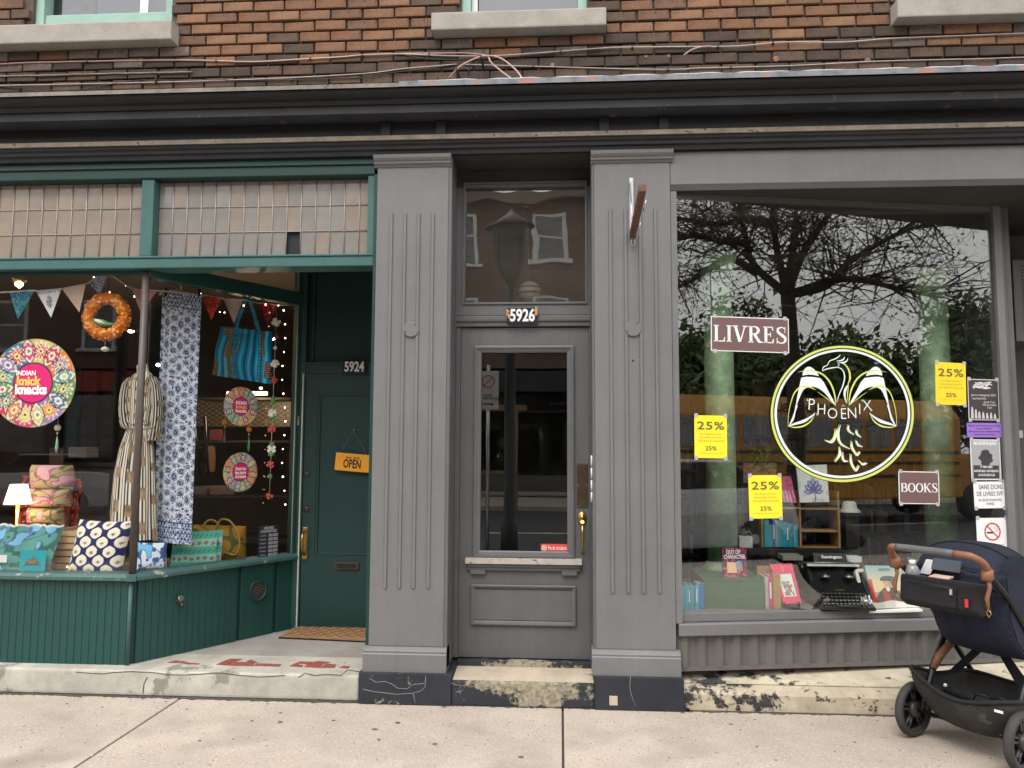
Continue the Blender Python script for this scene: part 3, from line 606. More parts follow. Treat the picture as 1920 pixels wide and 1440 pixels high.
# broken pane edge curls
CM = M('brown_steel_mullion', (.085, .066, .058), .45, .15, 8, .15, 60)
cp = MB().tube([(-2.782, .10, .70), (-2.782, .10, 2.742)], .024, 10, ).build('corner_post', CM, gs)
DG = glass('shop_glass', (.96, .97, .965), .035, .00008, 2)
BX('front_pane', DG, gs, -6, -2.795, .112, .118, .72, 2.742, 0)
MB().prism([ga(.03, -.004, .70), ga(GW-.05, -.004, .70), ga(GW-.05, .0, .70), ga(.03, 0, .70)], (0, 0, 1.995)).build('angled_pane', DG, gs)
MB().prism([ga(.03, -.004, 2.80), ga(GW-.05, -.004, 2.80), ga(GW-.05, .0, 2.80), ga(.03, 0, 2.80)], (0, 0, .44)).build('angled_transom_pane', DG, gs)
MB().prism([ga(.0, -.05, 2.695), ga(GW, -.05, 2.695), ga(GW, .03, 2.695), ga(.0, .03, 2.695)], (0, 0, .105)).build('angled_rail', GREEN, gs, .006)
MB().prism([ga(GW-.05, -.05, .68), ga(GW+.0, -.05, .68), ga(GW+.0, .02, .68), ga(GW-.05, .02, .68)], (0, 0, 2.55)).build('angled_jamb', GREEN, gs, .006)
MB().tube([ga(GW-.052, .008, .70), ga(GW-.052, .008, 3.24)], .005, 6).build('pale_glazing_bead', M('pale_bead', (.5, .46, .38), .6, .2, 10, .1, 60), gs)
BX('head_trim', GREENDK, gs, -6, -2.80, .09, .135, 2.715, 2.7415, .002)
BX('recess_ceiling', M('recess_ceiling_brown', (.12, .10, .08), .8, .2, 3, .2, 30), gs, -2.9, -1.2165, .20, 1.30, 3.26, 3.30, 0)
# sill board, front and angled
sb = MB().sweep([(.035, .690), (.045, .697), (.045, .716), (.03, .735), (-.06, .742), (-.06, .690)], (-6, .10), (-2.775, .10)).build('window_sill', GREENW, gs)
sb2 = MB().sweep([(.035, .6902), (.045, .6972), (.045, .7162), (.03, .7352), (-.06, .7422), (-.06, .6902)], (GA.x-.0, GA.y), (GB.x, GB.y)).build('window_sill', GREENW, gs)
# the two sills mitre at the corner: a small cover block
MB().prism([(-2.80, .056, .691), (-2.772, .055, .691), (-2.738, .070, .691), (-2.76, .11, .691), (-2.80, .11, .691)], (0, 0, .0445)).build('sill_corner', GREENW, gs, .003)
# bulkheads of tongue and groove boards
blk = thing('green_bulkhead', 'green tongue and groove board wall under the angled display window', 'bulkhead', (-2.8, .1, .157))
BX('backing_board', GREENDK, blk, -6, -2.80, .105, .12, .157, .69, 0)
MB().prism([ga(.012, -.03, .157), ga(GW, -.03, .157), ga(GW, -.015, .157), ga(.012, -.015, .157)], (0, 0, .532)).build('backing_board', GREENDK, blk)
pw = .0495; pm = []
for _ in range(4):
    me = MB().box(-pw/2+.0009, pw/2-.0009, -.007, .007, 0, .5325).mesh('plank', .0022, 1); me.materials.append(GREEN); pm.append(me)
def plank(loc, rz):
    o = bpy.data.objects.new('plank', random.choice(pm)); C.objects.link(o); o.parent = blk; o.location = Vector(loc)-blk.location; o.rotation_euler = (0, 0, rz+random.uniform(-.012, .012))
for i in range(27): plank((-2.80-pw*(i+.5), .097+random.uniform(-.0007, .0007), .1572), 0)
ang = math.atan2(gt.y, gt.x); VS0, VS1 = .80, 1.10
s_ = .035
while s_+pw < GW-.005:
    if not (VS0-.001 < s_+pw/2 < VS1): plank(ga(s_+pw/2, -.006+random.uniform(-.0007, .0007), .1572), ang)
    s_ += pw
MB().prism([ga(VS0+.005, -.012, .1572), ga(VS1-.01, -.012, .1572), ga(VS1-.01, .001, .1572), ga(VS0+.005, .001, .1572)], (0, 0, .5325)).build('plain_board', GREEN, blk, .002)
MB().tube([(-2.785, .094, .158), (-2.785, .094, .689)], .014, 8).build('corner_bead', GREENW, blk)
for px0, px1, py in ((0, 245, 1242),): pass
vc = onpl(483, 1107, ga(0, .001, 0), gn); VR = .078
v = MB().lathe([(VR, 0), (VR, .012), (VR*.84, .014), (VR*.82, .004), (VR*.8, .002)], vc, 32, gn).build('vent_ring', GREEN, blk)
MB().lathe([(0.001, .002), (VR*.8, .002)], vc, 32, gn).build('vent_hole', BLACK, blk)
VM = M('dusty_vent_metal', (.3, .3, .27), .6, .3, 30, .2, 60, metal=.4)
for k in range(-5, 6):
    z = k*.0115; hw = math.sqrt(max(0, (VR*.78)**2-z*z)); MB().obox(vc+Vector((0, 0, z))+gn*.006, gt*hw, Vector((0, 0, .0022))+gn*.002, gn*.0012).build('vent_louvre', VM, blk)
tp = thing('outdoor_tap', 'small dark metal tap on the green boards', 'tap', onpl(334, 1128, ga(0, .001, 0), gn)); c = LOC[tp.name]
MB().tube([c, c+gn*.04], .012, 8).tube([c+gn*.035, c+gn*.06+Vector((0, 0, -.03))], .01, 8).lathe([(.016, 0), (.018, .006), (.016, .012)], c+gn*.0, 12, gn).build('spout', BRONZE, tp)
MB().lathe([(.02, 0), (.022, .004), (.02, .008)], c+gn*.03+Vector((0, 0, .025)), 8, (gn+Vector((.2, 0, .5)))).tube([c+gn*.03, c+gn*.03+Vector((0, 0, .028))], .005, 6).build('tap_handle', STEEL, tp)

# ------------------------------------------------------------------ wall around the green door
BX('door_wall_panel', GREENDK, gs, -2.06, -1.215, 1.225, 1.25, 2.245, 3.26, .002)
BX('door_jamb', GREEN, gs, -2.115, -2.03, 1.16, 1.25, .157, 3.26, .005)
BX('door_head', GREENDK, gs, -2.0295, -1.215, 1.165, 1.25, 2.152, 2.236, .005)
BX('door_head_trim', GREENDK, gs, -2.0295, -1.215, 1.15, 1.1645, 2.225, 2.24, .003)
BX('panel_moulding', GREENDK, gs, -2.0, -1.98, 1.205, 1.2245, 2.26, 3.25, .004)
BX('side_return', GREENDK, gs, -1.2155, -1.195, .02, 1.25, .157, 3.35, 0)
BX('metal_edge', M('pale_weather_strip', (.5, .48, .44), .5, .2, 20, .1, 60), gs, -2.049, -2.038, 1.150, 1.159, .16, 2.15, .001)
gd = thing('green_door', 'dark green panelled door with open sign hung on it', 'door', (-1.65, 1.19, .16))
DX0, DX1 = -2.028, -1.218
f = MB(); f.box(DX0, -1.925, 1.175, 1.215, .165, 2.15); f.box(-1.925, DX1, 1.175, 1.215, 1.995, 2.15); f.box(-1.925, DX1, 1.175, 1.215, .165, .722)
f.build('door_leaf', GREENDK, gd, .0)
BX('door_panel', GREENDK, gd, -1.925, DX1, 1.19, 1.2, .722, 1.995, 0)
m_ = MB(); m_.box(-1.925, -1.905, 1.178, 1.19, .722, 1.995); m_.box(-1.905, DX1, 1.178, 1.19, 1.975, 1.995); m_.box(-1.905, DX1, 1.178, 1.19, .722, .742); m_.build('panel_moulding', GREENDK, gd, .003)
a = rect(565, 993, 578, 1046, 1.17); hc = ((a[0]+a[1])/2, 1.165)
MB().box(hc[0]-.02, hc[0]+.02, 1.166, 1.1745, a[2]-.01, a[3]+.02).build('handle_plate', BRASS, gd, .004)
MB().tube([(hc[0], 1.166, a[3]-.01), (hc[0], 1.12, a[3]-.02), (hc[0], 1.10, a[3]-.07), (hc[0], 1.11, a[2]+.06), (hc[0], 1.165, a[2]+.02)], [.009, .009, .011, .011, .009], 8).build('handle', BRASS, gd)
for py in (890, 955): MB().lathe([(.022, 0), (.022, .006), (.014, .009), (.001, .009)], at(575, py, 1.1745), 16, (0, -1, 0)).build('lock_cylinder', BRONZE, gd)
a = rect(627, 1054, 673, 1068, 1.17); ms = BX('mail_slot', BRONZE, gd, a[0], a[1], 1.162, 1.1745, a[2], a[3], .003); BX('mail_flap', BLACK, ms, a[0]+.02, a[1]-.02, 1.159, 1.1618, a[2]+.012, a[3]-.012, .001)
a = at(558, 790, 1.155); MB().lathe([(.012, 0), (.012, .01)], a+Vector((0, 0, .03)), 12, (0, -1, 0)).box(a.x-.012, a.x+.012, a.y-.01, a.y, a.z-.03, a.z+.03).build('door_bell', STEEL, gs)

def number_plate(txt, x0, y0, x1, y1, Y, label, rust=False):
    a = rect(x0, y0, x1, y1, Y); t = thing('house_number_plate', label, 'number plate', ((a[0]+a[1])/2, Y, a[2]))
    BX('plate', M('blue_black_enamel', (.015, .018, .03), .25, .2, 20, .05, 60, spot=(.3, .12, .05) if rust else None, spot_amt=-.05, spot_scale=30), t, a[0], a[1], Y-.006, Y, a[2], a[3], .003)
    wd = (a[1]-a[0])*.82
    text(txt, WHITE, t, ((a[0]+a[1])/2, Y-.0062, (a[2]+a[3])/2), (a[3]-a[2])*1.02, fit=wd, bold=.03, name='digits')
    if rust:
        R_ = M('rust', (.45, .25, .13), .9, .4, 40, .5, 80)
        for i, sx in enumerate((-1, 1)):
            b = MB(); cx = a[0] if sx < 0 else a[1]
            for k in range(9): b.ball((cx-sx*random.uniform(0, .014), Y-.006, a[3]-.03-random.uniform(-.012, .04)+(.02 if sx > 0 else 0)), random.uniform(.005, .012), 8, 5, (1, .25, 1.2))
            b.build('rust_blister', R_, t)
number_plate('5924', 642, 676, 687, 701, 1.149, 'small dark 5924 number plate above the green door')
# open sign hanging on the door
os_ = thing('open_sign', 'orange sign reading we are OPEN hanging on the green door', 'sign', at(661, 868, 1.15))
OR = M('orange_enamel', (.85, .38, .03), .4, .03, 8, .05, 40)
P4 = [at(x, y, 1.15) for x, y in ((630, 847), (696, 852), (692, 888), (626, 882))]; cen = sum(P4, Vector())/4
rr = (P4[1]-P4[0]+P4[2]-P4[3]).normalized(); uu = (P4[0]-P4[3]+P4[1]-P4[2]).normalized(); uu = (uu-rr*uu.dot(rr)).normalized(); hw = (P4[1]-P4[0]).length/2; hh = (P4[0]-P4[3]).length/2
MB().obox(cen, rr*hw, uu*hh, Vector((0, .004, 0))).build('sign_edge', M('dark_brown_edge', (.05, .03, .02), .5), os_, .004)
MB().obox(cen+Vector((0, -.0045, 0)), rr*(hw-.005), uu*(hh-.005), Vector((0, .0008, 0))).build('sign_face', OR, os_)
INK = M('ink_black', (.03, .02, .015), .6, 0, 5, 0)
text('we are', INK, os_, cen+Vector((0, -.0056, 0))+uu*hh*.52, hh*.62, rr, uu, xs=.9, shear=.25); text('OPEN', INK, os_, cen+Vector((0, -.0056, 0))-uu*hh*.2, hh*1.25, rr, uu, fit=hw*1.0, bold=.03)
nail = at(664, 806, 1.185)
MB().tube([P4[0].lerp(P4[1], .12)+uu*-.008, nail, P4[0].lerp(P4[1], .88)+uu*-.008], .0015, 5).tube([nail, nail+Vector((.01, -.01, -.04)), nail+Vector((.02, -.005, -.05))], .0015, 5).lathe([(.006, 0), (.007, .01)], nail, 8, (0, -1, 0)).build('hanging_string', M('twine', (.25, .22, .17), .9), os_)

# ================================================================== GREY DOORWAY
dw = thing('grey_doorway', 'grey painted doorway with two fluted pilasters and a transom light', 'doorway', (-.25, 0, .19))
def pilaster(x0, x1, bz):
    p = BX('pilaster', GREY, dw, x0, x1, 0, .30, bz+.145, 3.392, .006)
    MB().sweep([(.034, bz), (.034, bz+.105), (.028, bz+.112), (.030, bz+.122), (.018, bz+.132), (.012, bz+.146), (-.1, bz+.146), (-.1, bz)], (x0-.026, 0), (x1+.022, 0)).build('pilaster_base', GREY, p)
    MB().sweep([(.006, 3.385), (.012, 3.397), (.024, 3.403), (.026, 3.415), (.036, 3.424), (.044, 3.436), (.046, 3.457), (-.1, 3.457), (-.1, 3.385)], (x0-.02, 0), (x1+.018, 0)).build('pilaster_cap', GREY, p)
    return p
pl = pilaster(-1.192, -.722, .188); pr = pilaster(.216, .700, .196)
def flutes(p, pxs, y0, y1):
    for px in pxs:
        X = at(px, 700, 0).x; zt_ = at(px, y0, 0).z; zb_ = at(px, y1, 0).z
        b = MB(); 
        b.box(X-.009, X+.009, -.0085, 0, zb_, zt_).box(X-.0135, X-.0105, -.002, 0, zb_, zt_).box(X+.0105, X+.0135, -.002, 0, zb_, zt_)
        b.build('flute', GREY, p, .0012, 1)
flutes(pl, (729, 755, 781, 808), 400, 1103); flutes(pr, (1146, 1175, 1203, 1232), 392, 1112)
for p, px, py in ((pl, 771, 617.5), (pr, 1187.5, 616)):
    c = at(px, py, -.006); d = MB().lathe([(.050, 0), (.050, .006), (.047, .008), (.001, .008)], c, 32, (0, -1, 0), smooth=False).build('cover_disc', GREY, p)
    b = MB()
    for a_ in (.9, 3.6): b.lathe([(.004, 0), (.004, .0025), (.001, .003)], c+Vector((math.cos(a_)*.04, -.008, math.sin(a_)*.04)), 8, (0, -1, 0))
    b.build('screw', BLACK, p)
a = at(1187, 676, 0); MB().lathe([(.006, 0), (.005, .004)], a, 8, (0, -1, 0)).build('screw', BLACK, pr)
DYF = .28
def rd_(x0, y0, x1, y1, Y=DYF): return rect(x0, y0, x1, y1, Y)
# reveals, head, frame
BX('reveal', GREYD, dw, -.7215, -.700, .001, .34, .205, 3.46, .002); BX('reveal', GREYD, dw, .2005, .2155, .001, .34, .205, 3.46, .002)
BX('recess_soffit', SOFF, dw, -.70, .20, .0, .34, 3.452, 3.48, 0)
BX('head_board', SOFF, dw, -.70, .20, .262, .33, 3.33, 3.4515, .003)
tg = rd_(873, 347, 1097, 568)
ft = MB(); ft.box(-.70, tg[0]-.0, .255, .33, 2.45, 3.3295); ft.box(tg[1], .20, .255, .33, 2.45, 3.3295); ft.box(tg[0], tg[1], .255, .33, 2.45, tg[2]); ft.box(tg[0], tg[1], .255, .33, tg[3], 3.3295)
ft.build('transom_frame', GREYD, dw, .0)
bd = MB()
for (x0, x1, z0, z1) in ((tg[0]-.014, tg[0], tg[2]-.014, tg[3]+.014), (tg[1], tg[1]+.014, tg[2]-.014, tg[3]+.014), (tg[0], tg[1], tg[2]-.014, tg[2]), (tg[0], tg[1], tg[3], tg[3]+.014)): bd.box(x0, x1, .245, .2545, z0, z1)
bd.build('transom_bead', GREYD, dw, .002)
TG = glass('old_wavy_glass', (.93, .93, .91), .10, .0012, 3.2, dirt=.035)
BX('transom_pane', TG, dw, tg[0], tg[1], .292, .296, tg[2], tg[3], 0)
MB().sweep([(0, 2.372), (.012, 2.374), (.014, 2.388), (.006, 2.394), (.008, 2.402), (.018, 2.408), (.020, 2.420), (.012, 2.426), (.012, 2.438), (.004, 2.448), (-.02, 2.448), (-.02, 2.372)], (-.70, .262), (.20, .262)).build('transom_moulding', GREYD, dw)
for x0, x1 in ((-.70, -.664), (.172, .20)): pass
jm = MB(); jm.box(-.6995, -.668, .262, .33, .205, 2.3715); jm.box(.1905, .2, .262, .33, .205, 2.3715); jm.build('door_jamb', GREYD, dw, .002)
GD = thing('grey_door', 'worn grey panelled door with tall glass pane and brass handle', 'door', (-.24, .28, .205))
lx0, lx1 = -.666, .189
gp = rd_(902, 658, 1066, 1035, .285)
lf = MB(); Y0, Y1 = .272, .315
lf.box(lx0, gp[0]-.0, Y0, Y1, .207, 2.366); lf.box(gp[1], lx1, Y0, Y1, .207, 2.366); lf.box(gp[0], gp[1], Y0, Y1, gp[3], 2.366)
pn = rd_(890, 1106, 1072, 1163, .27); lf.box(gp[0], gp[1], Y0, Y1, .207, gp[2])
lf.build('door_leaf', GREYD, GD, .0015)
def frame(name, m, par, x0, x1, z0, z1, w_, y0, y1, bev=.004):
    """four mitred moulding pieces standing proud of the leaf"""
    for k, (A_, B_) in enumerate((((x0, z0), (x1, z0)), ((x1, z0), (x1, z1)), ((x1, z1), (x0, z1)), ((x0, z1), (x0, z0)))):
        cx, cz = (x0+x1)/2, (z0+z1)/2
        def inn(p, d): return (p[0]+math.copysign(d, cx-p[0]), p[1]+math.copysign(d, cz-p[1]))
        b = MB()
        prof = [(0, y1), (0, y0+.004), (w_*.18, y0), (w_*.42, y0+.001), (w_*.5, y0+.007), (w_*.8, y0+.010), (w_, y0+.016), (w_, y1)]
        ra = [(inn(A_, d)[0], y, inn(A_, d)[1]) for d, y in prof]; rb = [(inn(B_, d)[0], y, inn(B_, d)[1]) for d, y in prof]
        n_ = len(prof); b.add(ra+rb, [(i, n_+i, n_+(i+1) % n_, (i+1) % n_) for i in range(n_)]+[tuple(range(n_)), tuple(range(n_, 2*n_))[::-1]])
        b.build(name, m, par)
gfr = rd_(888, 648, 1077, 1047, .262)
frame('glass_moulding', GREYD, GD, gfr[0], gfr[1], gfr[2], gfr[3], (gp[0]-gfr[0]), .252, .2718)
DGL = glass('door_glass', (.7, .71, .7), .11, .0001, 3)
BX('glass_pane', DGL, GD, gp[0]+.0003, gp[1]-.0003, .288, .292, gp[2]+.0003, gp[3]-.0003, 0)
BX('kick_panel', GREYD, GD, pn[0], pn[1], .266, .2715, pn[2], pn[3], .001)
pf = rd_(883, 1097, 1080, 1173, .262); frame('panel_moulding', GREYD, GD, pf[0], pf[1], pf[2], pf[3], .028, .250, .2715)
lg = rd_(872, 1049, 1091, 1058, .22)
MB().sweep([(.052, lg[2]), (.052, lg[3]), (0, lg[3]+.004), (0, lg[2])], (lg[0], .271), (lg[1], .271)).build('ledge', M('worn_ledge_paint', (.42, .37, .33), .7, .2, 12, .4, 60, spot=(.1, .1, .1), spot_amt=.3, spot_scale=25), GD)
MB().sweep([(.022, lg[2]-.045), (.024, lg[2]-.03), (.034, lg[2]-.022), (.036, lg[2]-.012), (.046, lg[2]-.001), (0, lg[2]-.001), (0, lg[2]-.045)], (lg[0]+.012, .271), (lg[1]-.012, .271)).build('ledge_moulding', GREYD, GD)
for x0, x1 in ((lg[0]+.03, lg[0]+.13), (lg[1]-.13, lg[1]-.03)): BX('ledge_bracket', GREYD, GD, x0, x1, .245, .271, lg[2]-.072, lg[2]-.0455, .003)
a = rd_(1081.5, 868, 1102.5, 952, .27); lp = BX('lock_plate', BRONZE, GD, a[0], a[1], .266, .2715, a[2], a[3], .002)
sc_ = MB()
for x in (a[0]+.008, a[1]-.008):
    for z in (a[2]+.008, (a[2]+a[3])/2, a[3]-.008): sc_.lathe([(.003, 0), (.002, .0015)], (x, .266, z), 8, (0, -1, 0))
sc_.build('screws', STEEL, lp)
a = rd_(1083, 957, 1100, 986, .27); cx, cz = (a[0]+a[1])/2, (a[2]+a[3])/2
h_ = MB().lathe([(.030, 0), (.030, .006), (.022, .010), (.016, .011), (.014, .022), (.001, .024)], (cx, .2715, cz), 20, (0, -1, 0), 1).build('handle_rose', BRASS, GD)
for vv in h_.data.vertices: vv.co.z = (vv.co.z-(cz-LOC[h_.name].z))*1.5+(cz-LOC[h_.name].z)
e_ = at(1091, 1037, .27)
gpz = [(cx, .245, cz-.03), (cx, .215, cz-.05), (cx+.002, .205, cz-.09), (cx+.002, .208, cz-.15), (cx+.001, .23, e_.z+.03), (cx, .262, e_.z+.012), (cx, .27, e_.z)]
MB().tube(gpz, [.006, .009, .010, .009, .006, .005, .005], 10).build('handle_grip', BRASS, GD)
MB().lathe([(.012, 0), (.013, .004), (.01, .008)], (cx, .2715, e_.z+.01), 14, (0, -1, 0)).build('handle_foot', BRASS, GD)
MB().tube([(cx, .25, cz-.02), (cx, .225, cz-.025), (cx, .215, cz-.02)], [.008, .01, .013], 8).build('thumb_latch', BRASS, GD)
HG = M('galvanised_white', (.66, .66, .68), .35, .05, 20, .05, 60)
for y0, y1 in ((854, 874), (877, 897), (900, 921), (923, 941)):
    a = rect(1107, y0, 1113, y1, .1); MB().tube([((a[0]+a[1])/2, .1, a[2]), ((a[0]+a[1])/2, .1, a[3])], .0085, 8).build('intercom_button', HG, dw)
number_plate('5926', 951, 577, 1008, 608, .235, 'rusty dark 5926 number plate above the grey door', True)
st_ = rd_(1014, 1020, 1066, 1035, .286)
sk = thing('no_flyers_sticker', 'small red no flyers sticker in the corner of the door glass', 'sticker', ((st_[0]+st_[1])/2, .286, st_[2]))
BX('sticker', M('red_vinyl', (.62, .07, .06), .5, .05, 8, 0), sk, st_[0], st_[1], .2865, .2875, st_[2], st_[3], 0)
text('Pas de circulaires', WHITE, sk, ((st_[0]+st_[1])/2+.018, .2863, (st_[2]+st_[3])/2), .038, fit=(st_[1]-st_[0])*.66, bold=.01)
def ringshape(cx, cz, r, w_, n=32):
    return ribbon2d([(cx+r*math.cos(2*PI*i/n), cz+r*math.sin(2*PI*i/n)) for i in range(n+1)], [w_]*(n+1), 1, False)
ccx, ccz = st_[0]+.022, (st_[2]+st_[3])/2
flat('prohibition_mark', WHITE, sk, [ringshape(ccx, ccz, .015, .004), ribbon2d([(ccx-.01, ccz+.01), (ccx+.01, ccz-.01)], [.004, .004], 1, False), ribbon2d([(ccx-.008, ccz-.006), (ccx+.008, ccz+.006)], [.006, .006], 1, False)], lambda x, z: (x, .2860, z))

# sign bracket on the right pilaster
bk = thing('sign_bracket', 'rusty metal sign arm with hooks sticking out of the pilaster', 'bracket', at(1187, 440, 0))
GALV = M('galvanised_steel', (.45, .45, .46), .4, .15, 20, .1, 60, metal=.8); RUST = M('rusty_painted_iron', (.13, .06, .045), .7, .3, 12, .4, 60, spot=(.45, .42, .38), spot_amt=.12, spot_scale=14)
w0 = at(1186, 440, 0); n0 = atz(1205, 352, w0.z); t0 = at(1186, 334, 0)
MB().box(w0.x-.018, w0.x+.008, -.006, 0, w0.z-.02, t0.z).build('wall_plate', GALV, bk, .002)
dr = (n0-w0).normalized(); sd = Vector((0, 0, 1)).cross(dr)
MB().obox(w0.lerp(n0, .5)+sd*.0, dr*((n0-w0).length/2), sd*.019, Vector((0, 0, .019))).build('arm', RUST, bk, .002)
MB().tube([Vector((w0.x-.014, -.01, t0.z-.04)), w0.lerp(n0, .33)+sd*-.02+Vector((0, 0, .02))], .005, 6).build('brace', GALV, bk)
for fr_ in (.25, .72):
    c = w0.lerp(n0, fr_)+sd*.022; MB().tube([c+Vector((0, 0, .025)), c+sd*.012+dr*.03, c+Vector((0, 0, -.03))+dr*.04, c+Vector((0, 0, -.045))+dr*.0, c+Vector((0, 0, -.02))], .0035, 6).build('hook', GALV, bk)
c = w0+Vector((0, -.02, -.02)); MB().tube([c, c+Vector((.012, 0, -.03)), c+Vector((.01, 0, -.055)), c+Vector((-.008, 0, -.055)), c+Vector((-.01, 0, -.03)), c], .003, 6).build('carabiner', GALV, bk)
MB().lathe([(.007, 0), (.006, .004)], (w0.x-.005, -.006, t0.z-.02), 8, (0, -1, 0)).build('screw', STEEL, bk)

# ================================================================== BOOKSHOP FRONT
bs = thing('grey_bookshop_front', 'grey painted bookshop front with a wide angled display window', 'shopfront', (1.8, .1, .2))
K0, K1 = Vector((.747, .06, 0)), Vector((2.90, .447, 0)); kt = (K1-K0).normalized(); kn = Vector((kt.y, -kt.x, 0)); KW = (K1-K0).length
def ka(s, o, z): return K0+kt*s+kn*o+Vector((0, 0, z))
def kp(px, py, o=.004): return onpl(px, py, K0+kn*o, kn)
BX('lintel', GREY, bs, .7015, 6, .004, .30, 3.238, 3.457, .006)
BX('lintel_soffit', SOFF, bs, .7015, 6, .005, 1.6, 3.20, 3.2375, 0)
BX('corner_jamb', GREY, bs, .7015, .741, .008, .2, .50, 3.199, .003)
KG = glass('bookshop_glass', (.96, .975, .96), .10, .00004, 1.5)
MB().prism([ka(.0, -.003, .552), ka(KW, -.003, .552), ka(KW, .003, .552), ka(0, .003, .552)], (0, 0, 2.645)).build('display_pane', KG, bs)
MB().sweep([(.02, .50), (.024, .505), (.024, .552), (.004, .558), (-.03, .558), (-.03, .50)], (K0.x-.045, K0.y), (K1.x, K1.y)).build('bottom_rail', GREY, bs)
MB().sweep([(.06, .425), (.064, .43), (.064, .492), (.055, .4995), (-.03, .4995), (-.03, .425)], (K0.x-.04, K0.y), (K1.x+.1, K1.y+.018)).build('window_sill', GREYW if False else GREY, bs)
MB().sweep([(.012, 3.165), (.012, 3.199), (-.03, 3.199), (-.03, 3.165)], (K0.x-.03, K0.y), (K1.x, K1.y)).build('top_rail', GREYD, bs)
# corrugated apron: one folded sheet
n_ = int(KW*1.03/.028); pr_ = []
for i in range(n_+1):
    s_ = -.04+i*.028; d = [.010, .030, .030, .010][i % 4] if True else 0; pr_.append((s_, d))
GRIB = M('grey_corrugated_paint', (.12, .112, .106), .6, .14, 5, .3, 40, spot=(.3, .26, .2), spot_amt=.0, spot_scale=14)
b = MB(); vs = [ka(s_, d, .232) for s_, d in pr_]+[ka(s_, d, .424) for s_, d in pr_]; m1 = len(pr_); b.add(vs, [(i, i+1, m1+i+1, m1+i) for i in range(m1-1)]); b.build('corrugated_apron', GRIB, bs)
MB().sweep([(.034, .212), (.034, .236), (-.02, .236), (-.02, .212)], (K0.x-.045, K0.y), (K1.x+.1, K1.y+.018)).build('apron_rail', GRIB, bs)
BX('apron_backing', GREYD, bs, .7015, 3.2, .5, .52, .2, .5, 0)
MB().prism([ka(KW, -.05, .20), ka(KW+.055, -.05, .20), ka(KW+.055, .03, .20), ka(KW, .03, .20)], (0, 0, 3.0)).build('end_jamb', GREY, bs, .005)
MB().prism([ka(KW+.056, -.04, .20), ka(KW+.10, -.04, .20), ka(KW+.10, .0, .20), ka(KW+.056, .0, .20)], (0, 0, 3.0)).build('entrance_post', GREYD, bs, .004)
# entrance recess beyond the window
EX = ka(KW+.10, 0, 0)
MB().prism([(EX.x, EX.y, .2), (EX.x+.03, EX.y, .2), (EX.x+.03, 1.5, .2), (EX.x, 1.5, .2)], (0, 0, 3.0)).build('entrance_side', GREYD, bs)
BX('entrance_floor', WHITESPECK, bs, 2.9, 6.99, .455, 1.5, .1, .199, 0); BX('far_pier', GREY, bs, 4.6, 6.99, .02, .44, .216, 3.237, .005); BX('far_pier_side', GREYD, bs, 4.6, 4.7, .4405, 1.5, .2, 3.2, 0)
BX('entrance_door', GREYD, bs, EX.x+.031, 4.599, 1.2, 1.24, .2, 2.35, .004); BX('entrance_head', GREYD, bs, EX.x+.031, 4.599, 1.18, 1.26, 2.351, 3.2, .004)
ac = thing('air_conditioner', 'grey louvred air conditioner unit at the right edge above the entrance', 'air conditioner', (3.25, .9, 2.0))
a = rect(1902, 486, 1990, 640, .75)
BX('housing', M('ac_case', (.12, .12, .12), .5, .1, 6, .05), ac, a[0], a[1], .75, 1.17, a[2], a[3], .008)
for k in range(22): 
    z = a[2]+.04+k*(a[3]-a[2]-.08)/21; MB().obox(((a[0]+a[1])/2+.03, .742, z), ((a[1]-a[0])/2-.03, 0, 0), (0, .006, .004), (0, -.0008, .0012)).build('louvre', M('ac_louvre', (.3, .3, .3), .5) if k == 0 else bpy.data.materials['ac_louvre'], ac)
for py0, py1, lab in ((806, 822, 'upper small white sticker on the grey entrance post at the right edge'), (949, 960, 'lower small white sticker on the grey entrance post at the right edge')):
    c = at(1913, (py0+py1)/2, 1.1); c = onpl(1912, (py0+py1)/2, Vector((EX.x+.031, 0, 0)), Vector((1, 0, 0))) if False else at(1914, (py0+py1)/2, 1.198)
    BX('small_sticker', paper('sticker_white', (.6, .6, .58)), None, c.x-.014, c.x+.014, 1.195, 1.199, c.z-.028, c.z+.028, 0, label=lab, cat='sticker', org=c)
# ================================================================== ROOMS BEHIND THE GLASS
def room(name, x0, x1, y0, y1, z0, z1, mw, mf, mc, lab, yr=None):
    t = thing(name, lab, 'room', ((x0+x1)/2, (y0+y1)/2, z0), kind='structure')
    BX('back_wall', mw, t, x0, x1, y1, y1+.1, z0, z1, 0); BX('side_wall', mw, t, x0-.1, x0, y0, y1, z0, z1, 0); BX('side_wall', mw, t, x1, x1+.1, yr or y0, y1, z0, z1, 0)
    BX('floor', mf, t, x0, x1, (1.3 if yr else y0), y1, z0-.1, z0, 0); BX('ceiling', mc, t, x0, x1, y0, y1, z1, z1+.1, 0); return t
CEILM = M('shop_ceiling', (.30, .24, .18), .8, .12, 2, .2, 14)
gr = room('gift_shop_room', -6.4, -2.14, .305, 6.0, .2, 3.34, INTER, DARKW, CEILM, 'dim gift shop room behind the left display window', 2.4)
BX('front_ceiling', CEILM, gr, -6.4, -2.8, .136, .3049, 3.30, 3.36, 0)
MB().prism([(-2.80, .135, 3.275), ga(GW+.03, -.02, 3.275), (-2.14, 1.3, 3.275), (-2.80, 1.3, 3.275)], (0, 0, .05)).build('window_ceiling', CEILM, gr)
BX('side_return', INTER, gr, -2.139, -2.10, 1.26, 2.5, .2, 3.3, 0)
hl = room('stair_hall', -1.19, .19, .34, 3.6, .2, 3.55, M('hall_wall', (.20, .185, .155), .9, .2, 2, .2, 20), DARKW, M('hall_ceiling', (.28, .25, .2), .8, .25, 2.5, .5, 8), 'narrow stair hall behind the grey door')
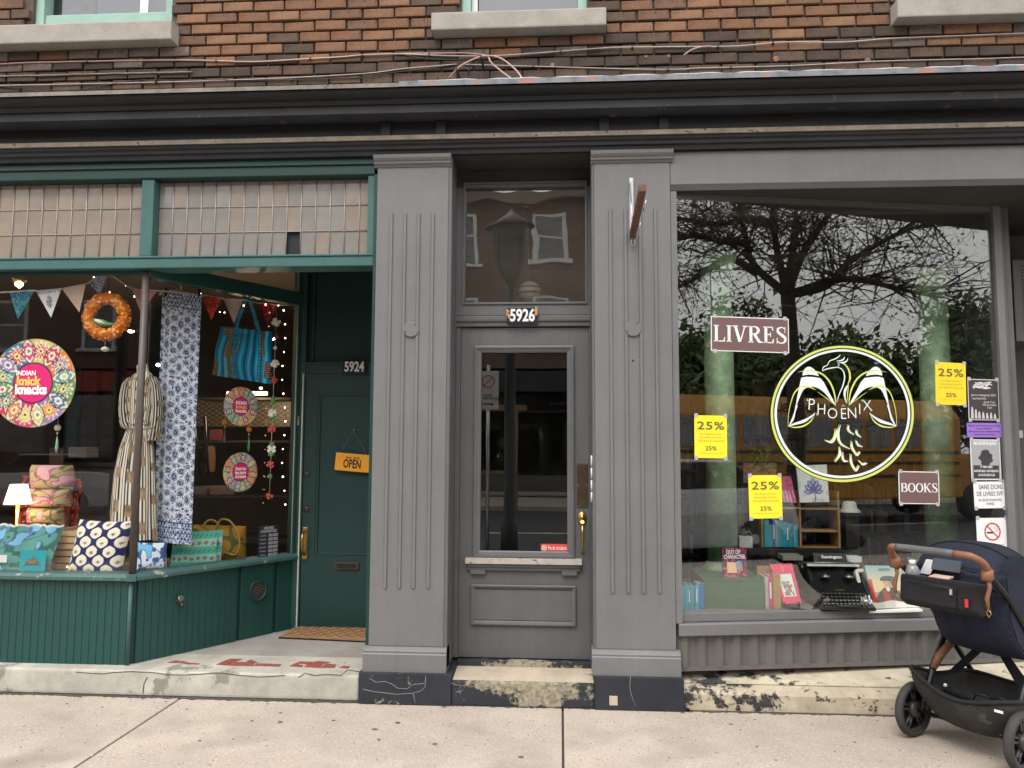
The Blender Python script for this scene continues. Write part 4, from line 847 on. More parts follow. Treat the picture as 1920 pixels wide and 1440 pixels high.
br_ = room('bookshop_room', .72, 5.2, .52, 6.6, .2, 3.34, M('bookshop_wall', (.10, .085, .06), .9, .2, 2, .1, 20), DARKW, M('bookshop_ceiling', (.30, .28, .25), .8, .1, 2, .1, 20), 'dim bookshop room behind the right display window')
BX('window_ceiling', GREYD, br_, .75, 2.95, .46, .52, 3.18, 3.34, 0)
# display shelves of the windows
dsp = thing('window_display_shelf', 'brown display shelf behind the green shop glass', 'display shelf', (-3.3, .5, .66))
SH = M('shelf_board', (.16, .11, .07), .7, .2, 6, .2, 40)
MB().prism([(-6.3, .12, .655), (-2.80, .12, .655), ga(.03, -.03, .655), ga(GW-.04, -.03, .655), (-6.3, 1.19, .655)], (0, 0, .03)).build('board', SH, dsp)
dsk = thing('window_display_shelf', 'grey display shelf behind the bookshop glass', 'display shelf', (1.9, .6, .53))
MB().prism([ka(.02, -.035, .525), ka(KW-.02, -.035, .525), (2.92, 1.35, .525), (.73, 1.35, .525)], (0, 0, .03)).build('board', M('grey_board', (.2, .2, .2), .7, .15, 5, .2, 40), dsk)
SZ, KZ = .685, .555

# ------------------------------------------------------------------ patterns
def mandala(R_, seed=0):
    """round of painted petals: colours from a fixed set, motif rings in each petal"""
    cols = [S(205, 70, 120), S(225, 130, 60), S(90, 160, 150), S(150, 130, 180), S(215, 200, 120), S(200, 60, 70), S(100, 150, 90), S(70, 120, 150)]
    def fn(u, v):
        x, y = (u-.5)*2, (v-.5)*2; r = np.hypot(x, y); th = np.arctan2(y, x)
        c = np.broadcast_to(S(190, 180, 120), u.shape+(3,)).copy(); N = 8
        ink = S(62, 38, 66); rc = .73
        for k in range(N):                      # round florets between the petals
            a = 2*PI*(k+.5)/N+seed*.2; dx, dy = x-rc*math.cos(a), y-rc*math.sin(a); rr = np.hypot(dx, dy); tt = np.arctan2(dy, dx); ins = rr < .30; col = cols[(k*3+seed) % 8]; col2 = cols[(k*5+3) % 8]
            cc = np.broadcast_to(col, c.shape).copy(); cc = mixc(cc, S(240, 228, 200), (rr < .24*(.8+.2*np.cos(tt*12)))); cc = mixc(cc, col2, (rr < .19*(.75+.25*np.cos(tt*12)))); cc = mixc(cc, S(245, 225, 150), rr < .075*(1+.3*np.cos(tt*8))); cc = mixc(cc, ink, rr < .03)
            c = np.where(ins[..., None], cc, c)
        for k in range(N):                      # pointed petals over them
            a = 2*PI*k/N+seed*.2; dx = (x-rc*math.cos(a))*math.cos(a)+(y-rc*math.sin(a))*math.sin(a); dy = -(x-rc*math.cos(a))*math.sin(a)+(y-rc*math.sin(a))*math.cos(a)
            wd = .155*(1-np.clip(np.abs(dx)/.29, 0, 1)**2); ins = np.abs(dy) < wd; col = cols[(k*3+1+seed) % 8]; rr = np.hypot(dx, dy*1.3); tt = np.arctan2(dy, dx)
            cc = np.broadcast_to(S(235, 225, 205), c.shape).copy(); cc = mixc(cc, col, (rr < .20*(.7+.3*np.abs(np.cos(tt*4))))); cc = mixc(cc, S(250, 240, 225), (rr < .11*(.7+.3*np.abs(np.cos(tt*4))))); cc = mixc(cc, cols[(k+4) % 8], rr < .05)
            c = np.where(ins[..., None], cc, c); c = mixc(c, ink, (np.abs(np.abs(dy)-wd) < .014)*(np.abs(dx) < .29))
        c = mixc(c, ink, r > .985)
        c = mixc(c, S(60, 30, 70), r < .46); c = c*.72; c = mixc(c, S(200, 30, 105), r < .435)
        return c
    return fn
def disc_decal(name, label, cen, r, U, V, Nn, fn, cat='sticker'):
    """round sticker: polar colour grid"""
    t = thing(name, label, cat, cen); cen = np.array(cen); U = np.array(U); V = np.array(V); Nn = np.array(Nn)
    def P(u, v):
        a = u*2*PI; p = cen+(v*r*np.cos(a))[..., None]*U+(v*r*np.sin(a))[..., None]*V+0*Nn; return p[..., 0], p[..., 1], p[..., 2]
    def f(u, v): return fn(.5+.5*v*np.cos(u*2*PI), .5+.5*v*np.sin(u*2*PI))
    grid('printed_disc', PRINT, t, P, f, 190, 60, False); return t
cen = at(62, 718, .108); r = (at(144, 718, .108)-at(-20, 718, .108)).length/2
t = disc_decal('round_sticker', 'large round mandala sticker with pink centre on the left glass', cen, r*.98, (1, 0, 0), (0, 0, 1), (0, -1, 0), mandala(1, 1))
YEL = M('sticker_gold', (.8, .5, .1), .6, 0, 5, 0); WHT = M('sticker_white_print', (.8, .8, .78), .6, 0, 5, 0)
def P3(px, py, Y=.1065): return at(px, py, Y)
def kw(px0, px1, y0, y1, s, m, b_, par, Y=.1065):
    a = rect(px0, y0, px1, y1, Y); text(s, m, par, ((a[0]+a[1])/2, Y, (a[2]+a[3])/2), (a[3]-a[2])*1.25, fit=a[1]-a[0], bold=b_)
kw(31, 67, 695, 705, 'INDIAN', WHT, .03, t); kw(30, 76, 706, 724, 'knick', YEL, .05, t); kw(28, 88, 721, 741, 'knacks', WHT, .05, t)
gt3, up3 = gt, Vector((0, 0, 1))
for (px, py, sd, words_, lab) in ((452, 762, 2, ('INDIAN', 'knick', 'knacks'), 'small round mandala sticker on the angled glass, upper of the two'), (451, 885, 3, ('Ouvert tous', 'les jours', 'de la semaine'), 'small round mandala sticker on the angled glass, lower of the two')):
    c = onpl(px, py, ga(0, .004, 0), gn); z1 = onpl(px, py-37, ga(0, .004, 0), gn); r = (z1-c).length
    t = disc_decal('round_sticker', lab, c, r, gt, (0, 0, 1), gn, mandala(1, sd))
    for k, s in enumerate(words_):
        text(s, YEL if (k == 1 and sd == 2) else WHT, t, c+gn*.0012+Vector((0, 0, r*(.17-.2*k))), r*.24, gt, fit=r*.62, bold=.03)
def scarf(u, v):
    W, H = 9.0, 60.0        # pattern units across, along
    x = (u-.5)*W; y = v*H; c = np.broadcast_to(S(222, 226, 234), u.shape+(3,)).copy()
    navy, mid, lt = S(34, 54, 112), S(62, 88, 150), S(238, 240, 244)
    c = mixc(c, mid, vnoise(x*3.1+9, y*3.1, 5) > .66); c = mixc(c, navy, (np.abs(np.sin(x*2.1+1.3*np.sin(y*1.4))) < .12)*.8)
    px_ = 3.0; py_ = 5.2
    for ox, oy, R_, kind in ((0, 0, 1.15, 0), (1.5, 1.3, .85, 1), (1.5, 3.9, .85, 1), (0, 2.6, .62, 2)):
        dx = (x-ox+px_/2) % px_-px_/2; dy = (y-oy+py_/2) % py_-py_/2
        if kind == 0: dd = np.hypot(dx*1.25, dy*.85+.0); dd = dd+.12*np.abs(dx)
        else: dd = np.hypot(dx, dy)
        th = np.arctan2(dy, dx); pet = R_*(1+.10*np.cos(8*th))
        q = dd/pet
        c = mixc(c, lt, q < 1.12); c = mixc(c, mid if kind != 1 else navy, q < .92); c = mixc(c, lt, (q < .74)*(q > .62)); c = mixc(c, navy, q < .5); c = mixc(c, lt, (q < .3)*(np.cos(5*th) > .2)); c = mixc(c, navy, q < .12)
    for a, b_ in ((.0, .10), (.92, 1.0)):
        band = (v > a)*(v < b_); y2 = (v-a)/(b_-a)
        cc = np.broadcast_to(S(165, 178, 205), c.shape); cc = mixc(cc, navy, (np.sin(x*8)*np.sin(y*4) > .25)); cc = mixc(cc, lt, vnoise(x*4, y*3, 8) > .68); cc = mixc(cc, navy, np.abs((y2*5) % 1-.5) > .43)
        c = np.where((band > 0)[..., None], cc, c)
    return c*(.9+.1*vnoise(u*7, v*30, 9))[..., None]
Ys = .52
q = [at(285, 1015, Ys), at(358, 1022, Ys), at(378, 553, Ys), at(305, 541, Ys)]
sc_t = thing('hanging_scarf', 'long blue and white block printed scarf hanging behind the corner post', 'scarf', q[3])
grid('scarf_cloth', CLOTH, sc_t, quadP(*q, bulge=lambda u, v: np.stack([0*u, .008*np.sin(u*9+v*3)*(1-v*.6)+.004*np.sin(u*20), 0*u], -1)), scarf, 90, 420)
MB().tube([at(300, 553, Ys+.01), at(315, 541, Ys+.01), at(345, 547, Ys+.01), at(372, 553, Ys+.01)], .011, 8).build('wooden_hanger', OAK, sc_t)
for px in (311, 374): MB().obox(at(px, 548, Ys-.01), (.008, 0, 0), (0, .006, 0), (0, 0, .03)).build('hanger_clip', BLACK, sc_t)
MB().tube([at(340, 545, Ys), at(338, 528, Ys), at(345, 520, Ys), at(348, 528, Ys)], .0025, 6).build('hanger_hook', STEEL, sc_t)

# ------------------------------------------------------------------ bunting
FL = [((60, 780), (220, 770), (115, 955), (70, 140, 165), 1, .20), ((232, 775), (392, 760), (328, 945), (225, 225, 222), 2, .21), ((398, 760), (550, 728), (510, 910), (205, 180, 165), 0, .22), ((565, 720), (690, 665), (642, 800), (140, 165, 195), 1, .27),
      ((848, 755), (1010, 770), (905, 915), (200, 150, 140), 0, .36), ((1300, 800), (1430, 818), (1357, 962), (170, 60, 35), 3, .6), ((1438, 825), (1560, 830), (1505, 985), (195, 175, 165), 0, .72), ((1665, 850), (1780, 862), (1720, 1000), (150, 30, 45), 3, .95)]
bt = thing('bunting', 'string of triangular cloth flags across the top of the green shop window', 'bunting', at(160, 545, .2)); pts = []
for i, (a, b_, c_, col, kd, Y) in enumerate(FL):
    A_, B_, C_ = [at(x/3.4286, 320+y/3.4286, Y+.0) for x, y in (a, b_, c_)]; pts += [A_, B_]
    A_, B_, C_ = map(np.array, (A_, B_, C_))
    def P(u, v, A_=A_, B_=B_, C_=C_):
        top = A_+(B_-A_)*u[..., None]; p = top*(1-v[..., None])+C_*v[..., None]; p = p+np.stack([0*u, .006*np.sin(u*7)*(1-v), 0*u], -1); return p[..., 0], p[..., 1], p[..., 2]
    def fn(u, v, col=S(*col), kd=kd, i=i):
        c = np.broadcast_to(col, u.shape+(3,)).copy(); x, y = (u-.5)*(1-v), v
        if kd == 1: c = mixc(c, S(40, 110, 90) if i == 0 else S(215, 220, 228), vnoise(x*26+i, y*24, 4) > .55); c = mixc(c, S(30, 70, 130), vnoise(x*30, y*30+7, 6) > .7)
        if kd == 2: dd = np.hypot(x*1.5, (y-.42)*.9); c = mixc(c, S(120, 125, 140), (dd < .2)*(vnoise(x*60, y*50, 3) > .35)); c = mixc(c, S(130, 135, 150), (y < .12)*(vnoise(x*60, y*50, 3) > .5))
        if kd == 3: c = mixc(c, col*2.0+.03, vnoise(x*20, y*18, i) > .62)
        return mixc(c, S(70, 120, 110) if i == 0 else col*.6, (np.abs(u-.5)*(1-v) > .5*(1-v)-.02)*(i in (0,)))
    grid('flag', CLOTH, bt, P, fn, 36, 36)
P_ = [Vector(q) for q in catmull([tuple(p) for p in [at(-60, 552, .2)]+pts+[at(545, 572, 1.1)]], 4)]
MB().tube(P_, .006, 6).build('bunting_tape', M('bunting_tape', (.55, .5, .48), .9), bt)

# ------------------------------------------------------------------ marigold wreath with bird
wc = at(199.8, 593.5, .24); R1 = (at(233, 593, .24)-at(166, 593, .24)).length/2
wr = thing('marigold_wreath', 'orange marigold wreath with a green and white bird inside', 'wreath', wc)
MAR = [M('marigold_'+n_, c, .8, .15, 20, 0) for n_, c in (('orange', (.80, .25, .02)), ('amber', (.88, .42, .05)), ('deep', (.62, .14, .01)))]
mbs = [MB(), MB(), MB()]
for k in range(620):
    a = random.random()*2*PI; b_ = random.random()*2*PI; rr_ = .038
    p = wc+Vector(((R1+rr_*math.cos(b_))*math.cos(a), rr_*math.sin(b_)*.9, (R1+rr_*math.cos(b_))*math.sin(a)))
    d = Vector((math.cos(b_)*math.cos(a), math.sin(b_), math.cos(b_)*math.sin(a))); s1 = d.cross(Vector((random.gauss(0, 1), random.gauss(0, 1), random.gauss(0, 1)))).normalized(); s2 = d.cross(s1); h = random.uniform(.007, .013)
    i = random.choice((0, 0, 1, 1, 2)); q0 = p+d*.008
    mbs[i].add([p-s1*h*.6, p+s2*h-s1*.2*h+d*.004, q0+s1*h+s2*h*.3, q0+s1*h-s2*h*.3, p-s2*h-s1*.2*h+d*.004], [(0, 1, 2, 3, 4)])
for i in range(3): mbs[i].build('petals', MAR[i], wr, kind='stuff')
MB().tube([wc+Vector((R1*math.cos(2*PI*k/32), 0, R1*math.sin(2*PI*k/32))) for k in range(33)], .036, 10).build('ring', MAR[2], wr)
GRB = M('bird_green', (.10, .25, .08), .7, .2, 20, 0); c = at(192, 606, .24)
MB().tube([c+Vector((-.075, 0, .035)), c+Vector((-.045, 0, .012)), c, c+Vector((.05, 0, -.008)), c+Vector((.085, 0, -.006))], [.006, .022, .027, .014, .004], 10).build('bird_body', GRB, wr)
MB().tube([c+Vector((-.045, -.02, .02)), c+Vector((-.01, -.028, .008)), c+Vector((.03, -.018, -.006))], [.006, .015, .003], 8).build('bird_wing', M('bird_white', (.75, .75, .68), .7), wr)
MB().tube([wc+Vector((0, 0, R1+.03)), wc+Vector((0, 0, R1+.14))], .002, 5).build('hanging_thread', BLACK, wr)
MB().tube([wc+Vector((0, 0, -R1-.03)), wc+Vector((0, 0, -R1-.09))], .0015, 5).lathe([(.001, .02), (.02, .012), (.028, 0), (.018, -.012), (.001, -.018)], wc+Vector((0, 0, -R1-.1)), 10).build('jasmine_pendant', M('jasmine', (.55, .58, .42), .8, .3, 30, .4, 60), wr)

# ------------------------------------------------------------------ pendants, garland, string lights
def pendant(px, py, Y, h, col, leaf, label, leafcol=(.30, .5, .3)):
    c = at(px, py, Y); t = thing('hanging_ornament', label, 'ornament', c); k = h/.2
    MB().ball(c, .022*k, 14, 10).build('ball', M('ball_'+str(px), col, .8, .2, 25, .6, 60), t); MB().tube([c+Vector((0, 0, .25)), c+Vector((0, 0, -.1*k))], .0015, 5).ball(c+Vector((0, 0, -.038*k)), .007, 8, 6).build('thread', M('thread', (.5, .45, .35)), t)
    if leaf: MB().tube([c+Vector((0, 0, -.06*k)), c+Vector((.002, 0, -.10*k)), c+Vector((.001, 0, -.135*k)), c+Vector((0, 0, -.17*k))], [.003, .008*k, .011*k, .003], 8).build('leaf', M('leaf_'+str(px), leafcol, .6, .2, 20, 0), t)
    else: MB().tube([c+Vector((0, 0, -.05*k)), c+Vector((0, 0, -.15*k))], [.002, .01*k], 8).build('tassel', M('tassel', (.25, .3, .2), .9), t)
pendant(108, 802, .16, .2, (.62, .5, .4), True, 'hanging cream ball with a green leaf below the large round sticker')
pendant(422, 792, .95, .2, (.75, .24, .02), False, 'orange ball ornament with tassel left of the upper small sticker')
pendant(467, 805, .85, .2, (.75, .2, .02), True, 'orange ball ornament with green leaf between the two small stickers', (.08, .3, .12))
gl_ = thing('flower_garland', 'vertical garland of small cloth flowers and leaves by the green jamb', 'garland', at(516, 575, .82))
gcol = {'w': M('garland_white', (.6, .58, .48), .8), 'g': M('garland_green', (.08, .2, .06), .8), 'r': M('garland_red', (.35, .05, .04), .8)}
GY = .82; seq = [(518, 604, 'w', 9), (518, 632, 'r', 5), (516, 652, 'w', 4), (515, 682, 'w', 9), (514, 713, 'r', 7), (512, 748, 'g', 5), (512, 755, 'g', 6), (511, 774, 'w', 9), (511, 784, 'g', 6), (510, 805, 'r', 8), (510, 832, 'g', 5), (509, 842, 'w', 9), (508, 851, 'g', 6), (507, 871, 'r', 8), (506, 893, 'g', 5), (505, 930, 'r', 7)]
MB().tube([at(519, 570, GY), at(512, 750, GY), at(505, 935, GY)], .0018, 5).build('garland_thread', M('thread2', (.5, .45, .35)), gl_)
for px, py, k, sz in seq:
    c = at(px, py, GY); r = sz*.0036; b = MB()
    for j in range(9):
        a = 2*PI*j/9+random.random(); b.obox(c+Vector((math.cos(a)*r*.55, random.uniform(-.3, .3)*r, math.sin(a)*r*.45)), Vector((math.cos(a), random.uniform(-.4, .3), math.sin(a)))*r*.5, Vector((-math.sin(a), 0, math.cos(a)))*r*.3, Vector((0, r*.1, 0)))
    b.build('cloth_flower' if k != 'g' else 'cloth_leaf', gcol[k], gl_)
BULB = emis('fairy_light_bulb', (1, .72, .42), 9, False)
fl_ = thing('fairy_lights', 'warm fairy lights strung round the inside of the green shop window', 'string lights', at(530, 600, .8))
def bulbs(pts, wire=True):
    P_ = [Vector(q) for q in catmull([tuple(at(*p)) for p in pts], 3)]
    if wire: MB().tube(P_, .0012, 4).build('wire', BLACK, fl_)
    me = None
    for p in pts:
        m_ = MB().ball((0, 0, 0), .0055*random.uniform(.7, 1.2), 6, 4).mesh('bulb'); m_.materials.append(BULB); o = bpy.data.objects.new('bulb', m_); C.objects.link(o); o.parent = fl_; o.location = at(*p)-fl_.location
bulbs([(532+3*math.sin(k), 582+k*26, .93) for k in range(15)])
bulbs([(142, 548, .3), (176, 520, .3), (205, 548, .34), (236, 535, .36), (252, 556, .38), (340, 530, .6), (355, 532, .6), (376, 550, .66), (386, 568, .68), (397, 580, .7), (412, 585, .72), (421, 586, .74), (443, 577, .78), (457, 573, .8), (498, 571, .95), (522, 573, .95)])
bulbs([(388+k*16+random.uniform(-2, 2), 1060-k*1.2+random.uniform(-3, 2), .75) for k in range(5)]+[(312, 1067, .4), (195, 1070, .2), (178, 1068, .2), (126, 1063, .2)], False)

# ------------------------------------------------------------------ lamps that are lit in the photograph
def plight(loc, e, col=(1, .72, .45), r=.03):
    l = bpy.data.lights.new('lamp_glow', 'POINT'); l.energy = e; l.color = col; l.shadow_soft_size = r; return l
lc = at(35, 905+22, .42); lb = thing('table_lamp', 'small lit table lamp with cream shade beside the stacked floral cushions', 'lamp', at(35, 985, .42))
SHADE = emis('lit_lamp_shade', (1, .72, .42), 1.6)
a = rect(12, 908, 57, 945, .42); wl = (a[1]-a[0])/2; xc = (a[0]+a[1])/2
MB().lathe([(wl, a[2]), (wl*.62, a[3])], (xc, .42, 0), 28).build('lamp_shade', SHADE, lb)
MB().lathe([(.05, SZ), (.05, SZ+.012), (.012, SZ+.02), (.012, a[2]+.02)], (xc, .42, 0), 16).build('lamp_base', BRASS, lb)
l = plight(0, 2); o = bpy.data.objects.new('bulb_light', l); C.objects.link(o); o.parent = lb; o.location = Vector((xc, .42, a[2]-.03))-lb.location
c = at(36, 528, .75); cl = thing('ceiling_lamp', 'lit brass ceiling lamp in the top left of the green shop window', 'lamp', c)
MB().lathe([(.045, .04), (.052, .03), (.05, 0), (.03, -.012)], c, 20).build('lamp_cap', BRASS, cl); MB().lathe([(.03, -.012), (.026, -.03), (.001, -.05)], c, 14).build('bulb', emis('hot_bulb', (1, .75, .4), 12), cl); MB().tube([c+Vector((0, 0, .04)), c+Vector((0, 0, .3))], .006, 6).build('lamp_stem', BRASS, cl)
l = plight(0, 6); o = bpy.data.objects.new('bulb_light', l); C.objects.link(o); o.parent = cl; o.location = Vector((0, 0, -.09))
SPOT = emis('spot_lamp_face', (.9, .93, 1), 25, False)
for px, py, Y, lab in ((246, 621, 1.6, 'small white spot lamp glowing right of the marigold wreath'), (298, 684, 1.8, 'small white spot lamp glowing left of the blue scarf'), (510, 635, 1.9, 'small white spot lamp glowing right of the turquoise tote bag')):
    c = at(px, py, Y); t = thing('spot_lamp', lab, 'spot lamp', c); MB().tube([c, c+Vector((.04, .03, .03))], [.018, .026], 10).build('housing', BLACK, t); MB().ball(c, .019, 10, 6, (1.5, .8, .7)).build('lamp_face', SPOT, t)

# ------------------------------------------------------------------ dress on a mannequin
drs = thing('dress_mannequin', 'striped wrap dress with brown blocks on a cream mannequin', 'mannequin', at(250, 1010, .42))
DYc = .44
prof = [(1010, 207, 292), (950, 211, 291), (890, 216, 290), (840, 226, 287), (810, 236, 282), (800, 239, 280), (785, 239, 282), (760, 239, 287), (735, 240, 289), (718, 241, 289), (708, 246, 286), (702, 252, 285), (697, 260, 280)]
zs = []; hw = []; cx_ = []
for py, a_, b_ in prof: A_, B_ = at(a_, py, DYc), at(b_, py, DYc); zs.append(A_.z); hw.append((B_-A_).length/2); cx_.append((A_.x+B_.x)/2)
def PD(u, v):
    s = v*(len(zs)-1); W_ = np.interp(s, range(len(zs)), hw); X_ = np.interp(s, range(len(zs)), cx_); Z_ = np.interp(s, range(len(zs)), zs); th = u*2*PI
    pl_ = np.clip((6-s)/6, 0, 1); fold = 1+.045*pl_*np.sin(th*9+np.sin(s)*.6)+.012*np.sin(th*21+s)
    return X_+W_*np.cos(th)*fold, DYc-.62*W_*np.sin(th)*fold, Z_
def CD(u, v):
    s = v*12; top = s > 6.3; xx = u*38; st = (xx % 1); c = np.broadcast_to(S(222, 212, 196), u.shape+(3,)).copy()
    c = mixc(c, S(40, 36, 40), (st < .42)); blk_ = ((np.floor(xx/2)+np.floor(v*34+ (np.floor(xx/4) % 2)*.5)) % 3 == 0)*((np.floor(xx) % 4) < 2)
    c = mixc(c, S(160, 132, 105), blk_); c = mixc(c, S(130, 100, 76), blk_*(vnoise(u*80, v*90, 2) > .6))
    c = mixc(c, S(60, 50, 48), (np.abs(s-5.2) < .12)*.6)
    return c
grid('dress', CLOTH, drs, PD, CD, 240, 160)
for pts_, nm in ((((246, 708), (237, 722), (233, 755), (235, 785), (240, 800)), 'sleeve'), (((285, 708), (291, 724), (294, 760), (292, 795), (287, 826)), 'sleeve')):
    P4_ = [at(x, y, DYc-.02) for x, y in pts_]; Pm = np.array([tuple(q) for q in catmull([tuple(p) for p in P4_], 6)])
    def PS(u, v, Pm=Pm):
        s = v*(len(Pm)-1); X_, Y_, Z_ = [np.interp(s, range(len(Pm)), Pm[:, k]) for k in range(3)]; th = u*2*PI; R_ = .028+.016*v; return X_+R_*np.cos(th), Y_-R_*np.sin(th), Z_+0*th+.008*np.cos(th)
    grid(nm, CLOTH, drs, PS, lambda u, v: CD(u*.35, v*.4), 40, 40)
SKN = M('mannequin_cream', (.62, .52, .40), .6, .06, 5, 0); nb, nt_ = at(270, 712, DYc), at(266, 684, DYc)
MB().tube([nb+Vector((0, -.01, -.02)), nb, nt_], [.07, .042, .036], 16).build('neck', SKN, drs)
MB().prism([at(262, 698, DYc-.068), at(277, 696, DYc-.068), at(266, 740, DYc-.10)], (0, .004, 0)).build('neckline', SKN, drs)
MB().tube([(cx_[0], DYc, SZ+.0), (cx_[0], DYc, zs[0]+.15)], .012, 8).lathe([(.11, SZ), (.11, SZ+.012), (.02, SZ+.02)], (cx_[0], DYc, 0), 20).build('stand', BRONZE, drs)
pb = at(232, 812, DYc-.1)
MB().tube([at(232, 802, DYc-.12), at(262, 806, DYc-.15), at(290, 801, DYc-.12)], .009, 6).tube([at(246, 806, DYc-.14), at(243, 850, DYc-.15), at(241, 880, DYc-.15)], .009, 6).build('belt', M('belt_cloth', (.28, .2, .15), .9, .4, 30), drs)

# ------------------------------------------------------------------ tote bag
YT = .9
tt = thing('tote_bag', 'turquoise striped tote bag with patchwork hanging in the window', 'tote bag', at(455, 720, YT))
q = [at(397, 703, YT), at(506, 720, YT-.05), at(508, 622, YT-.05), at(413, 612, YT)]
def CT(u, v):
    c = np.broadcast_to(S(30, 150, 190), u.shape+(3,)).copy(); c = mixc(c, S(20, 90, 150), (np.sin(u*46) > .6)); c = mixc(c, S(60, 190, 215), (np.sin(u*46) < -.75))
    pat = vnoise(np.floor(u*11)+3.3, np.floor(v*3.2+np.floor(u*11)*.37)+.4, 8) > .66; z = np.sin(v*150+3*np.abs(np.sin(u*70))) > 0
    c = mixc(c, np.where(z[..., None], S(150, 125, 90), S(50, 45, 45)), pat*1.0); return mixc(c, S(180, 160, 130), (np.abs((u*4.6) % 1-.5) > .47)*(np.sin(v*160) > 0))
grid('bag_front', CLOTH, tt, quadP(*q, bulge=lambda u, v: np.stack([.006*np.sin(v*9+u*4), -.05*np.sin(PI*u)*np.sin(PI*np.clip(v*1.1, 0, 1))+.006*np.sin(u*12), 0*u], -1)), CT, 110, 100)
grid('bag_back', CLOTH, tt, quadP(*[p+Vector((0, .04, .0)) for p in q], bulge=lambda u, v: np.stack([0*u, .03*np.sin(PI*u)*np.sin(PI*v), 0*u], -1)), CT, 60, 40)
def strap(nm, pts_, w_, Y, fn, par, n=40):
    Pm = np.array([tuple(q) for q in catmull([tuple(at(x, y, Y)) for x, y in pts_], 6)])
    def PS(u, v):
        s = v*(len(Pm)-1); X_, Y_, Z_ = [np.interp(s, range(len(Pm)), Pm[:, k]) for k in range(3)]; return X_+(u-.5)*w_, Y_+.004*np.cos(u*3), Z_
    return grid(nm, CLOTH, par, PS, fn, 8, n)
SF = lambda u, v: mixc(np.broadcast_to(S(40, 140, 175), u.shape+(3,)), S(50, 60, 70), (np.sin(v*90) > 0)*(np.abs(u-.5) > .15))
strap('bag_handle', [(440, 640), (447, 600), (458, 570), (465, 560)], .035, YT-.06, SF, tt); strap('bag_handle', [(487, 628), (478, 595), (470, 570), (464, 560)], .035, YT-.06, SF, tt)
strap('bag_handle', [(436, 705), (438, 670), (441, 638)], .03, YT-.075, SF, tt); strap('bag_handle', [(484, 712), (486, 670), (487, 626)], .03, YT-.08, SF, tt)

# ------------------------------------------------------------------ cushions, quilts and bags on the shelf
def ogee(u, v):
    X = u*3.1*2*PI/1.0+.4; Y = v*3.0*2*PI+.6; f = np.cos(X)+np.cos(Y)+.28*np.cos(X)*np.cos(2*Y)
    c = np.broadcast_to(S(228, 218, 200), u.shape+(3,)).copy(); c = mixc(c, S(38, 42, 90), np.abs(f) < .42)
    for ox, oy in ((0, 0), (PI, PI)):
        dx = (X-ox+PI) % (2*PI)-PI; dy = (Y-oy+PI) % (2*PI)-PI; th = np.arctan2(dx, dy+.6); rr = np.hypot(dx, dy+.6); c = mixc(c, S(130, 85, 80), (rr < .35+.55*np.abs(np.cos(th*3.5)))*(rr < 1.15)*(dy > -.7)*.85); c = mixc(c, S(110, 95, 80), (np.abs(dx) < .12)*(dy < 0)*(dy > -1.1))
    return c
a = rect(139, 951, 240, 1054, .27); h_ = (a[3]-a[2])/2
pillow('cushion', None, ((a[0]+a[1])/2, .27, SZ+h_+.005), ((a[1]-a[0])/2, 0, -.004), (.004, .05, h_), (0, .075, 0), ogee, 110, label='cream cushion with navy ogee lattice standing in the left window', cat='cushion', org=((a[0]+a[1])/2, .27, SZ))
def floral(seed, base=(200, 170, 130), pink=(205, 120, 150), grn=(110, 120, 75), sc=1.0):
    def f(u, v):
        c = np.broadcast_to(S(*base), u.shape+(3,)).copy(); x, y = u*5*sc, v*3*sc
        c = mixc(c, S(*grn), np.abs(np.sin(x*1.7+2*np.sin(y*1.3+seed))-np.cos(y*2.1)) < .16); c = mixc(c, S(*grn), (vnoise(x*1.9+seed, y*1.9, 3) > .74))
        n1 = vnoise(x*1.1+seed*3, y*1.3, 7); c = mixc(c, S(*pink), n1 > .66); c = mixc(c, S(pink[0]+30, pink[1]+60, pink[2]+40), (n1 > .74)); c = mixc(c, S(pink[0]-40, pink[1]-60, pink[2]-40), (n1 > .66)*(n1 < .685)); return c
    return f
FP = [((60, 873, 137, 917), 'topmost'), ((57, 917, 133, 950), 'middle'), ((54, 953, 120, 985), 'lowest')]
for i, ((x0, y0, x1, y1), nm) in enumerate(FP):
    a = rect(x0, y0, x1, y1, .62); pillow('rolled_cushion', None, ((a[0]+a[1])/2, .62, (a[2]+a[3])/2), ((a[1]-a[0])/2, 0, 0), (0, -.01, (a[3]-a[2])/2*1.06), (0, .09, 0), floral(i+1), 70, .02, label='%s of the three pink floral cushions stacked by the table lamp' % nm, cat='cushion', group='pink floral cushions in a stack', org=((a[0]+a[1])/2, .62, a[2]))
a = rect(22, 893, 146, 990, .8)
def redf(u, v): c = np.broadcast_to(S(120, 25, 30), u.shape+(3,)).copy(); c = mixc(c, S(190, 70, 30), (np.sin(u*40) > .8)); c = mixc(c, S(200, 120, 90), (np.sin(u*90) > .2)*(np.sin(v*70) > .5)*((u < .12)+(u > .86))); return mixc(c, S(60, 15, 25), vnoise(u*20, v*20, 2) > .7)
grid('textile', CLOTH, None, quadP((a[0], .8, .686), (a[1], .8, .686), (a[1], .86, a[3]-.02), (a[0]+.03, .86, a[3]), bulge=lambda u, v: np.stack([0*u, .03*np.sin(u*12), 0*u], -1)), redf, 60, 50, label='red and orange striped cloth draped behind the stacked cushions', cat='textile', org=(a[0], .8, .686))
BX('display_box', OAK, None, a[0]+.02, a[1]-.06, .72, .84, SZ, at(60, 985, .78).z, .003, label='low wooden box holding up the pink floral cushions', cat='box', org=((a[0]+a[1])/2, .78, SZ))
def cratef(): pass
ct = thing('slatted_crate', 'small pale wooden slatted crate between quilt and cushion', 'crate', at(120, 1070, .3)); a = rect(99, 993, 140, 1068, .3)
b_h = (a[3]-a[2])/6
